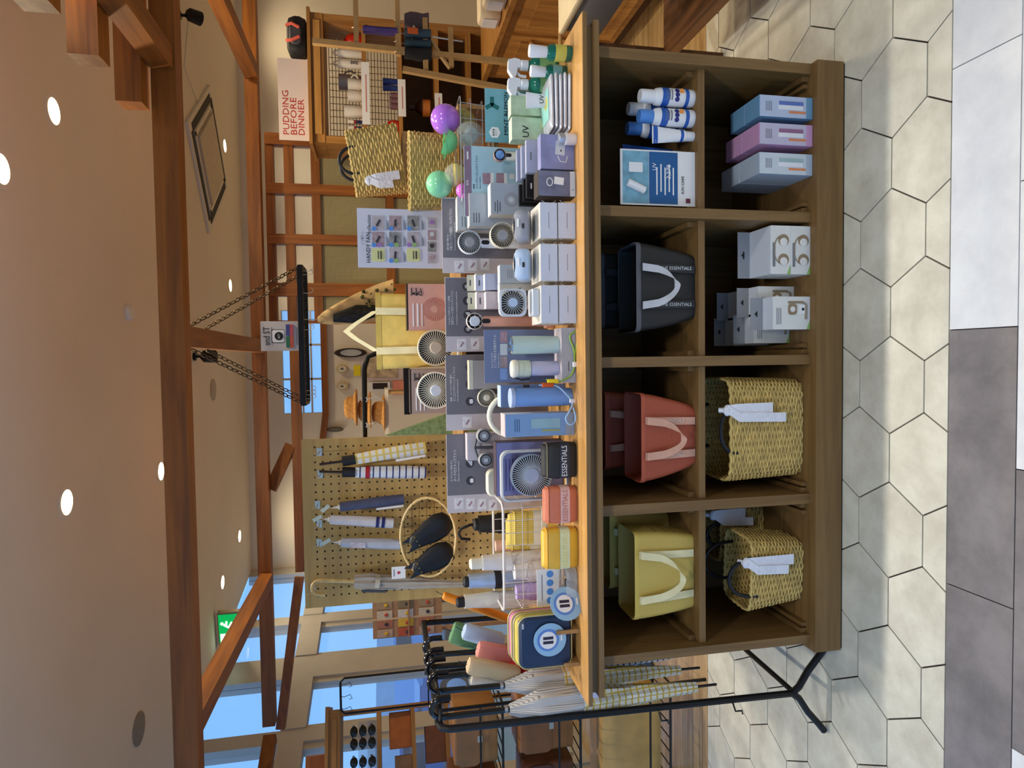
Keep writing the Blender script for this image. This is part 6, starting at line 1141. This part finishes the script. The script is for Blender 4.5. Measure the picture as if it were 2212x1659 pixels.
# clothes rail and wooden frame rack to the right
YL = 3.35; LW = M('pale_birch', (196, 156, 98), .5, var=.12, vs=12)
t = thing('wooden_clothes_frame', 'pale wooden frame rack with slanting legs and crossbars', 'rack', (W(900, 60, YL).x, YL, 0)); zz = lambda ix, iy: lp(t, ix, iy, YL)
for a, c in (((675, 90), (1250, 150)), ((870, 150), (1215, 215))): p0, p1 = Vector(zz(*a)), Vector(zz(*c)); b = MB(); b.beam(p0, p1 if 1 else p1, .025, .03, (0, 1, 0)); b.build('leg', LW, t)
for iy0, iy1, ix in ((0, 95, 770), (0, 120, 860), (40, 152, 920), (60, 145, 975)): p0, p1 = zz(ix-2, iy0), zz(ix, iy1); b = MB(); b.beam(p0, p1, .024, .024); b.build('crossbar', LW, t)
p0, p1 = zz(922, 62), zz(975, 150); b = MB(); b.tube([zz(920, 62), zz(940, 100), zz(955, 125), zz(972, 148)], .011, 8); b.build('hanger_arm', LW, t, True); MB().tube([zz(1210, 60), zz(1210, 215)], .01, 6).build('foot_bar', LW, t)
b = MB(); b.tube([zz(893, 55), zz(905, 75), zz(1000, 90)], .004, 6); b.tube([zz(893, 55), zz(890, 85), zz(918, 97)], .004, 6); b.build('wire_bracket', HOOK, t, True)
for k, (ix0, ix1, iy0, iy1, c_, lab) in enumerate(((860, 918, 65, 85, (54, 76, 92), 'slate blue garment with an orange patch on the frame rack'), (862, 918, 88, 105, (40, 66, 78), 'dark teal garment on the frame rack'), (864, 920, 106, 130, (30, 28, 30), 'black garment on the frame rack'), (820, 858, 62, 72, (70, 54, 120), 'violet garment behind the frame rack'), (850, 915, 20, 60, (96, 78, 84), 'mauve blanket folded behind the frame rack'))):
    ix0 = 874 if k != 3 else 784; cx, w_, zb, h = span(ix0, ix1+12*(k != 3), iy0, iy1, YL); t = thing('garment', lab, 'clothing', (cx, YL+(.045 if k == 4 else 0), zb)); b = MB(); L = [[(x*(1+.12*math.sin(8*q+x*60)), y*(1+.2*math.sin(30*x)), h*q) for x, y in rrect(w_*(1-.25*q**4), .06, .02, 5)] for q in (0, .25, .5, .75, .92, 1)]; b.loft(L); b.build('cloth', M('garment_cloth_%d' % k, c_, .8, var=.15, vs=15, bump=.3, bs=20), t, True)
    if k == 0: b = MB(); b.cbox(.0, -.036, h*.7, w_*.6, .006, h*.4); b.build('orange_patch', M('patch_orange', (214, 100, 40), .7), t)
    b = MB(); b.tube([(0, 0, h-.005), (0, 0, h+.04), (.0, -.012, h+.052), (.0, -.02, h+.04)], .002, 5); b.build('hanger_hook', HOOK, t)
# framed prints above the sideboard
SBX = 1.82; 
sbz = .80; sb = thing('sideboard', 'oak sideboard with panelled door, drawers and round knobs', 'sideboard', (SBX+.2, 3.6, 0)); y0_, y1_ = 2.75, 4.25
MB().box(-.2, .25, y0_-3.6, y1_-3.6, .12, sbz-.03).build('carcass', OAKC, sb); MB().box(-.225, .27, y0_-3.63, y1_-3.57, sbz-.0295, sbz).build('top', OAKX, sb)
for a, c, z0, z1, nm in ((3.05, 3.62, .16, .72, 'door'), (3.66, 4.2, .16, .72, 'door'), (2.80, 3.0, .5, .72, 'drawer'), (2.80, 3.0, .16, .46, 'drawer')):
    o = MB().box(-.214, -.2005, a-3.6, c-3.6, z0, z1).build(nm, wood('oak_door', (196, 140, 70), (160, 108, 50), 'Z', .45, 4), sb); b = MB(); b.box(-.222, -.2145, a-3.6+.06, c-3.6-.06, z0+.06, z1-.06); b.build('raised_panel', OAKC, o)
    b = MB(); b.at((-.2145, a-3.6+.04, z1-.12)); b.lathe([(.006, 0), (.006, .012), (.016, .02), (.014, .032)], 12) if 0 else b.sphere(-.016, 0, 0, .016, 12, 8); b.build('knob', wood('oak_knob', (176, 120, 56), (150, 100, 44), 'X', .4, 4), o, True)
for yy in (2.8, 4.2):
    for xx in (-.17, .22): MB().box(xx-.02, xx+.02, yy-3.62, yy-3.58, 0, .1195).build('leg', OAKC, sb)
for k, yy in enumerate((3.25, 3.42, 3.6)):
    t = thing('cloth_roll', 'cream folded cloth roll lying on the sideboard, one of the row', 'cloth', (SBX+.12, yy, sbz+.0005), 0, 'row of cream cloths on the sideboard'); b = MB(); b.rbox(0, 0, .06, .22, .12, .12, .03, .02); b.build('cloth', M('cream_linen', (226, 208, 178), .8, var=.05), t, True); b = MB(); b.box(-.112, -.1105, -.045, .045, .02, .1); b.build('paper_band', WHITE, t)
# cloth-covered box on a slatted table, right of the display table
t = thing('slatted_table', 'dark wooden slatted table beyond the display table end', 'table', (1.62, 2.35, 0)); DW = wood('walnut_slats', (120, 76, 40), (84, 52, 28), 'Y', .5, 4)
for k in range(5): MB().box(-.34+.14*k, -.24+.14*k, -.6, .36, .60, .625).build('slat', DW, t)
for k in range(2): MB().box(-.34+.5*k, -.30+.5*k, -.55, .34, .22+.0*k, .26).build('lower_rail', wood('walnut_rail', (150, 100, 56), (110, 70, 36), 'Y', .5, 4), t)
MB().box(-.34, .32, -.5, .3, .2605, .275).build('lower_shelf', DW, t)
for xx in (-.33, .3):
    for yy in (-.55, .32): MB().box(xx-.02, xx+.02, yy-.02, yy+.02, 0, .599).build('leg', DW, t)
t = thing('fabric_storage_box', 'grey storage box with a cream cloth lid on the slatted table', 'storage box', (1.49, 2.2, .6255)); b = MB(); b.rbox(0, 0, .07, .5, .5, .14, .01, .003); b.build('box', M('box_felt_grey', (110, 106, 104), .85, var=.05), t, True); b = MB(); b.rbox(0, 0, .153, .52, .52, .025, .012, .008); b.build('lid_cloth', M('cream_canvas', (216, 196, 156), .85, var=.06, vs=8, bump=.2, bs=10), t, True)
tag(MB().at((0, 0, .035), rx=-PI/2).lathe([(.035, -.18), (.035, .18)], 18).build('paper_roll', M('roll_grey', (170, 162, 150), .7), loc=(1.6, 2.2, .2755), smooth=True), 'grey paper roll lying on the slatted table lower shelf', 'roll')
# wall bits in the far room
YFW = 7.99
def wallthing(name, label, cat_, ix0, ix1, iy0, iy1, m_, t_=.04, shape='rect', face=None, Y=YFW):
    cx, w_, zb, h = span(ix0, ix1, iy0, iy1, Y); t = thing(name, label, cat_, (cx, Y, zb)); b = MB()
    if shape == 'rect': b.box(-w_/2, w_/2, -t_, 0, 0, h)
    elif shape == 'oval': b.loft([[(w_/2*f*math.cos(2*PI*k/28), y, h/2+h/2*f*math.sin(2*PI*k/28)) for k in range(28)] for f, y in ((1, 0), (1, -t_*.7), (.9, -t_))])
    elif shape == 'house': b.xz([(-w_/2, 0), (w_/2, 0), (w_/2, h*.65), (0, h), (-w_/2, h*.65)], -t_, 0)
    b.build('frame', m_, t)
    if face:
        b = MB()
        if shape == 'rect': b.box(-w_*.38, w_*.38, -t_-.004, -t_-.0005, h*.12, h*.88)
        else: b.loft([[(w_/2*.72*math.cos(2*PI*k/28), y, h*.48+h/2*.66*math.sin(2*PI*k/28)) for k in range(28)] for y in (-t_-.0005, -t_-.005)])
        b.build('face', face, t)
        if cat_ == 'clock': b = MB(); b.cbox(0, -t_-.007, h*.5, .008, .003, h*.3); b.cbox(w_*.08, -t_-.007, h*.48, w_*.22, .003, .008); b.build('hands', INK, t)
    return t
MIR = M('mirror_glass', (206, 206, 200), .08, .6, var=0); DWF = M('dark_frame', (44, 30, 20), .5); CLK = M('clock_wood', (206, 184, 140), .5); CLF = M('clock_face', (222, 214, 190), .5)
wallthing('wall_mirror', 'round dark framed mirror hanging by the square post', 'mirror', 722, 792, 752, 772, DWF, .04, 'oval', MIR); wallthing('wall_clock', 'round wooden wall clock beside the yellow notice', 'clock', 726, 752, 788, 806, CLK, .04, 'oval', CLF); wallthing('wall_clock', 'house-shaped wooden wall clock below the round clock', 'clock', 726, 752, 826, 843, CLK, .04, 'house', CLF)
wallthing('yellow_notice', 'yellow paper notice on the far wall', 'notice', 764, 779, 789, 812, M('notice_yellow', (240, 220, 30), .6), .004); wallthing('wall_mirror', 'oval grey mirror near the end of the curved rail', 'mirror', 706, 742, 922, 933, M('grey_frame', (110, 96, 70), .6), .03, 'oval', M('mirror_dim', (120, 110, 90), .3, .3))
wallthing('wall_poster', 'pale poster with round peach and teal shapes', 'poster', 780, 870, 765, 822, M('poster_lilac', (206, 190, 190), .6, var=.05), .006, 'rect', M('poster_circles', (190, 170, 140), .6, var=.6, vs=9)); wallthing('picture_frame', 'white box frame with a dark picture inside', 'picture frame', 800, 842, 825, 842, WHITE, .05, 'rect', DWF); wallthing('pink_cloth', 'folded salmon pink cloth pinned on the far wall', 'cloth', 848, 872, 822, 852, M('salmon_cloth', (222, 140, 116), .7), .03)
YH = 5.6
ht = thing('hat_table', 'narrow white shelf table under the straw hats', 'table', (W(830, 905, YH).x, YH+.1, 0)); zsh = W(832, 905, YH).z; MB().box(-.28, .25, -.15, .25, zsh-.03, zsh).build('top', PLASTER, ht)
for s in (-.26, .21): MB().box(s, s+.02, .2, .22, 0, zsh-.0305).build('leg', LW, ht); MB().box(s, s+.02, -.14, -.12, 0, zsh-.0305).build('leg', LW, ht)
STR = M('straw_hat', (206, 150, 82), .8, var=.3, vs=40, bump=.4, bs=60)
for k, (iy, z, lab) in enumerate(((893, 0, 'stack-bottom straw hat in front of the far wall'), (886, .113, 'middle straw hat in the pile on the white shelf'), (880, .226, 'topmost straw hat in the pile on the white shelf'))):
    t = thing('straw_hat', lab, 'hat', (W(800, iy, YH).x, YH+.03, zsh+.0005+z)); b = MB(); b.lathe([(.15, .0), (.155, .01), (.1, .03), (.09, .085), (.06, .105), (.005, .11)], 22); b.build('crown', STR, t, True); b = MB(); b.lathe([(.094, .034), (.093, .055)], 22, cap=False); b.build('band', DWF, t, True)
# black pipe frame behind the riser goods
t = thing('black_pipe_frame', 'black bent-pipe stand with white cord loops behind the desk fans', 'stand', (W(860, 850, 3.05).x, 3.06, 0)); q = lambda ix, iy: lp(t, ix, iy, 3.06)
p0, p1, p2 = q(800, 768), q(787, 800), q(787, 948); b = MB(); b.tube([(p0[0]+.01, 0, .012), (p0[0]+.01, 0, p0[2]-.03), (p0[0]-.004, 0, p0[2]+.01), (p1[0]+.02, 0, p1[2]-.003), p1, (p2[0]-.1, 0, p2[2])], .012, 9); b.tube([(p2[0]-.1, 0, p2[2]), (p2[0]-.1, 0, .012)], .012, 9); b.build('pipe', BLACK, t, True)
r0, r1 = q(878, 795), q(883, 895); b = MB(); b.box(r1[0], r0[0], -.01, .01, r0[2]-.014, r0[2]+.014); b.build('cross_bar', BLACK, t); MB().box(p2[0]-.25, p0[0]+.15, -.06, .06, 0, .012).build('base', BLACK, t)
for iy in (863, 918): c = q(787, iy); b = MB(); b.tube([(c[0]+.012*math.cos(a), .014*math.sin(a)*1.2, c[2]+.014*math.sin(a)) for a in [2*PI*k/12 for k in range(12)]], .0025, 5, True); b.tube([(c[0], -.014, c[2]-.01), (c[0]+.012, -.018, c[2]-.05), (c[0]-.008, -.018, c[2]-.085)], .0025, 5); b.build('cord_loop', WHITE, t, True)
# ------------------------------------------------------------------ left: shelves, racks, card board
YS = 4.0; sx1 = W(760, 1533, YS).x; RU = .5; LU = Vector((sx1-.32*math.cos(RU), YS-.32*math.sin(RU), 0)); un2 = thing('dark_shelf_unit', 'brown cornice shelf unit with sunglasses by the windows', 'shelf unit', LU, RU)
def US(x, y, z): return Vector((LU.x+x*math.cos(RU)-y*math.sin(RU), LU.y+x*math.sin(RU)+y*math.cos(RU), z))
if 1: pass; zt1, zt0 = W(705, 1600, YS).z, W(737, 1600, YS).z
for s in (-1, 1): MB().box(s*.32-(.03 if s > 0 else 0), s*.32+(.03 if s < 0 else 0), 0, .3, 0, zt0-.0005).build('side_panel', OAKC, un2)
b = MB(); b.box(-.35, .35, -.03, .3, zt1-.02, zt1); b.box(-.33, .33, -.01, .3, zt0, zt1-.0205); b.build('cornice', OAKX, un2); b = MB(); b.box(-.28, .28, -.016, -.0105, zt0+.02, zt1-.035); b.build('cornice_panel', OAKX, un2)
SZ2 = [W(ix, 1600, YS).z for ix in (815, 888, 960, 1040)]
for z in SZ2: MB().box(-.2895, .2895, 0, .3, z-.025, z).build('shelf', OAKX, un2)
b = MB(); b.box(-.22, .1, .02, .2, zt1+.0005, zt1+.11); tag(b.build('wooden_crate', wood('crate_wood', (176, 100, 40), (140, 74, 26), 'X', .5, 4), loc=(LU.x, LU.y, .0005), rz=RU), 'orange-brown wooden crate on top of the brown shelf unit', 'crate')
t = thing('sunglasses_stand', 'clear stepped stand under the sunglasses rows', 'stand', US(.0, .03, SZ2[0]+.0005), RU); b = MB(); [b.box(-.25, .25, -.012+.055*k, .042+.055*k, 0, .0032+.055*k) for k in range(3)]; b.build('steps', ACR, t)
for k in range(9):
    col_, row = k % 3, k//3; t = thing('sunglasses', 'dark glossy sunglasses in the rows on the brown shelf', 'sunglasses', US(.165-.165*col_, .03+.055*row, SZ2[0]+.004+.055*row), RU, 'sunglasses on the brown shelf'); GL = M('lens_black', (14, 13, 16), .08, var=0, coat=.5)
    for s in (-1, 1): b = MB(); b.loft([[(s*.033+.03*f*math.cos(2*PI*i/16), y, .026+.023*f*math.sin(2*PI*i/16)) for i in range(16)] for f, y in ((1, .006), (1, 0), (.86, -.003))]); b.build('lens', GL, t, True); b = MB(); b.tube([(s*.064, .004, .034), (s*.066, .026, .034), (s*.064, .036, .024)], .003, 5); b.build('temple', GL, t)
    b = MB(); b.tube([(-.008, 0, .034), (.008, 0, .034)], .003, 5); b.build('bridge', GL, t)
for k, (dx, w_, h, c_, lab) in enumerate(((-.1, .2, .13, (176, 96, 36), 'orange-brown box on the second brown shelf'), (-.30, .12, .1, (150, 110, 70), 'tan box of small gifts on the second brown shelf'), (-.2, .2, .12, (120, 70, 40), 'dark tan leather box on the third brown shelf'), (-.42, .1, .14, (206, 150, 120), 'peach box on the third brown shelf'))):
    si = 1 if k < 2 else 2; tag(MB().rbox(0, 0, h/2, w_, .12, h, .006, .002).build('gift_box', M('gift_box_%d' % k, c_, .6, var=.15), loc=US(.28+dx, .1, SZ2[si]+.0005), rz=RU), lab, 'box')
# black hook frame
YK = 3.55; fr = thing('hook_frame', 'tall black wire frame with small hooks against the window', 'rack', (W(800, 1510, YK).x, YK, 0)); a, c = lp(fr, 735, 1466, YK), lp(fr, 733, 1543, YK); b = MB(); b.tube([(a[0], 0, .012), (a[0], 0, a[2]-.02), (a[0]-.02, 0, a[2]), (c[0]+.02, 0, a[2]), (c[0], 0, a[2]-.02), (c[0], 0, .012)], .006, 8); b.build('frame', BLACK, fr, True)
zr2 = lp(fr, 925, 1480, YK)[2]; b = MB(); b.tube([(a[0], 0, zr2), (c[0], 0, zr2)], .004, 6); b.tube([(a[0], 0, .35), (c[0], 0, .35)], .004, 6); b.build('cross_wire', BLACK, fr); b = MB(); [b.tube([(x, -.004, a[2]-.006), (x, -.01, a[2]-.02), (x+.01, -.01, a[2]-.05), (x-.012, -.01, a[2]-.06), (x-.016, -.01, a[2]-.045)], .0018, 5) for x in (a[0]-.03, (a[0]+c[0])/2, c[0]+.03)]; b.build('s_hooks', BLACK, fr); b = MB(); b.box(c[0]-.01, a[0]+.01, -.12, .12, 0, .012); b.build('foot_plate', BLACK, fr)
# card board of trinkets
YT = 4.3; cx, w_, zb, h = span(805, 955, 1292, 1374, YT); tr = thing('trinket_board', 'wooden trinket board with two ledges by the windows', 'display board', (cx, YT, 0)); TRW = M('trinket_wood', (186, 140, 96), .6, var=.08)
MB().box(-w_/2, w_/2, 0, .012, zb, zb+h).build('board', TRW, tr)
for s in (-1, 1): MB().box(s*w_*.4-.012, s*w_*.4+.012, .0125, .03, 0, zb+h*.9).build('leg', TRW, tr)
for s in (-1, 1): MB().box(s*w_*.4-.012, s*w_*.4+.012, -.1, .12, 0, .012).build('foot', TRW, tr)
MB().box(-w_/2, w_/2, -.02, -.0005, zb+h*.48, zb+h*.5).build('ledge', TRW, tr) ; MB().box(-.006, .006, -.0055, -.0005, zb, zb+h).build('divider', M('trinket_divider', (226, 190, 140), .6), tr)
tcs = [(206, 170, 140), (190, 120, 90), (220, 200, 170), (180, 150, 110), (206, 96, 60), (236, 190, 60), (226, 216, 200), (150, 130, 90)]
for k in range(12):
    c_, r_ = k % 4, k//4; nm = ('tan', 'rust', 'cream', 'olive', 'red', 'yellow', 'white', 'khaki', 'tan', 'rust', 'cream', 'yellow')[k]
    t = thing('trinket_card', 'small %s trinket card on the board\'s %s row' % (nm, ('top', 'middle', 'lowest')[r_]), 'card', (cx-w_*.37+w_*.245*c_, YT-.003, zb+h*(.72-.3*r_)), 0, 'trinket cards on the wooden board'); MB().box(-w_*.1, w_*.1, -.003, 0, 0, h*.22).build('backing', M('trinket_%d' % (k % 8), tcs[k % 8], .6, var=.15, vs=60), t); b = MB(); b.sphere(0, -.008, h*.09, .012, 8, 6, (1, .5, 1)); b.build('charm', M('charm_%d' % (k % 3), ((236, 190, 40), (60, 60, 70), (206, 80, 60))[k % 3], .3), t, True)
# wire shelving with tan bags near the left edge
YR = 2.85; wr = thing('wire_shelving', 'low black wire shelving rack beyond the umbrella rack', 'rack', (-1.86, YR+.15, 0))
for xx in (-.33, .33):
    for yy in (-.18, .18): MB().tube([(xx, yy, .0), (xx, yy, 1.3)], .008, 7).build('post', BLACK, wr, True)
for z in (.18, .62, .98):
    b = MB(); b.tube([(-.33, -.18, z), (.33, -.18, z), (.33, .18, z), (-.33, .18, z)], .006, 6, True); [b.tube([(-.33+.066*k, -.18, z), (-.33+.066*k, .18, z)], .003, 5) for k in range(1, 10)]; b.build('wire_shelf', BLACK, wr)
    b = MB(); b.tube([(-.33, -.18, z+.10), (.33, -.18, z+.10)], .005, 6); b.build('front_guard', BLACK, wr)
for k, (x, z, w_, h, c_, lab) in enumerate(((.16, .625, .26, .26, (140, 90, 44), 'tan leather bag standing on the middle wire shelf'), (-.14, .625, .24, .24, (90, 50, 28), 'brown leather bag on the middle wire shelf'), (.14, .985, .26, .2, (150, 104, 56), 'honey leather bag on the top wire shelf'), (-.15, .985, .22, .22, (104, 60, 32), 'chestnut leather bag on the top wire shelf'), (.0, .185, .5, .3, (190, 150, 84), 'wide tan board box on the lowest wire shelf'))):
    t = thing('leather_bag' if k < 4 else 'board_box', lab, 'bag' if k < 4 else 'box', (-1.86+x, YR+.15, z+.004)); b = MB(); b.rbox(0, 0, h/2, w_, .2, h, .03 if k < 4 else .004, .01, 5); b.build('body', M('leather_%d' % k, c_, .45, var=.2, vs=8), t, True)
    if k < 4: b = MB(); b.rpan(0, -.104, h*.68, w_*.96, h*.55, .006, .03, .001); b.build('flap', M('leather_flap_%d' % k, tuple(int(v*.9) for v in c_), .45, var=.2, vs=8), t, True); b = MB(); b.cbox(0, -.109, h*.42, .03, .004, .02); b.build('buckle', HOOK, t)
# ------------------------------------------------------------------ cars and kerb outside
def car(label, x, y, rz, c_):
    t = thing('parked_car', label, 'car', (x, y, -.13), rz); pm = M('car_paint_%d' % c_[0], c_, .2, .3, var=.02, coat=.6); prof = [(-2.1, .35), (2.1, .35), (2.15, .7), (1.95, .9), (1.1, 1.0), (.55, 1.42), (-1.1, 1.45), (-1.75, 1.02), (-2.12, .92)]
    MB().xz(prof, -.82, .82).build('body', pm, t); MB().xz([(.98, 1.01), (.52, 1.36), (-1.02, 1.39), (-1.6, 1.03)], -.835, .835).build('side_windows', M('car_glass', (40, 56, 76), .08, var=0), t)
    for xx in (-1.3, 1.3):
        for yy in (-.80, .80): b = MB(); b.disc(xx, yy, .32, .32, .2, 24); o = b.build('wheel', M('tyre', (30, 30, 32), .8), t); b = MB(); b.disc(xx, yy+(.09 if yy > 0 else -.09), .32, .19, .05, 18); b.build('rim', SILV, o)
    for yy in (-.55, .55): MB().cbox(2.12, yy, .68, .06, .3, .12).build('headlamp', M('lamp_glass_car', (220, 230, 240), .1), t); MB().cbox(-2.1, yy, .78, .06, .3, .12).build('tail_lamp', M('tail_red', (160, 30, 30), .2), t)
    return t
car('dark blue car parked outside behind the windows', -7.4, 11.2, 1.3, (60, 100, 160)); car('silver blue car parked nearer the left window panes', -7.4, 6.2, 1.3, (150, 180, 214)); car('pale blue car parked farther along the forecourt', -7.4, 16.4, 1.35, (120, 160, 206))
b = MB(); b.box(-30, -9.6, 3, 40, 0, 2.2); tag(b.build('street_building', M('pale_cladding', (206, 220, 236), .8, var=.05, vs=1), loc=(-8, 8, -.13)), 'long low pale building across the forecourt', 'building')

# ------------------------------------------------------------------ print and fittings belong to the part they sit on
CARRY = {'board': ('lettering', 'print_line', 'photo', 'photo_subject', 'icon_disc', 'icon_mark', 'colour_dot', 'caption', 'logo_mark', 'icon', 'bottle_picture', 'tube_picture', 'stamp', 'blue_dot', 'red_dot', 'colour_square', 'logo_disc', 'phone_outline', 'phone_screen', 'hexagon_badge', 'leaf_print', 'eyelet'),
         'box': ('lettering', 'print_line', 'bottle_picture', 'bottle_shade', 'strap_picture', 'base_band', 'fan_picture', 'hub_picture', 'grille_picture', 'leaf_print', 'product_picture', 'cable_picture', 'port_print', 'lemon_print', 'fold_line', 'flap_slit', 'ring_picture', 'tumbler_picture', 'cord_picture', 'hang_slot'),
         'carton': ('print_line', 'fan_picture', 'fan_picture_pale', 'band_picture', 'phone_picture', 'screen_picture', 'green_corner'), 'hang_tab': ('hang_slot',), 'disc': ('ring_print', 'white_print', 'socks_print', 'tag_print'),
         'body': ('round_badge', 'orange_badge', 'blue_band', 'label_patch', 'label_band', 'print_band', 'zip_pull', 'control_window', 'eye', 'nose', 'whiskers', 'red_band', 'navy_band'), 'canopy': ('tie_strap', 'red_band', 'navy_band', 'printed_sleeve'), 'handle': ('control_window',), 'frame': ('hands', 'cornice_panel'), 'ring': ('back_guard',)}
for root in [o for o in bpy.data.objects if o.type == 'EMPTY' and 'category' in o]:
    kids = list(root.children)
    for kid in kids:
        base = kid.name.split('.')[0]
        if base in CARRY and kid.parent is root and not any(abs(v) > 1e-9 for v in kid.location):
            for o in kids:
                if o.parent is root and o is not kid and o.name.split('.')[0] in CARRY[base] and not o.children: o.parent = kid
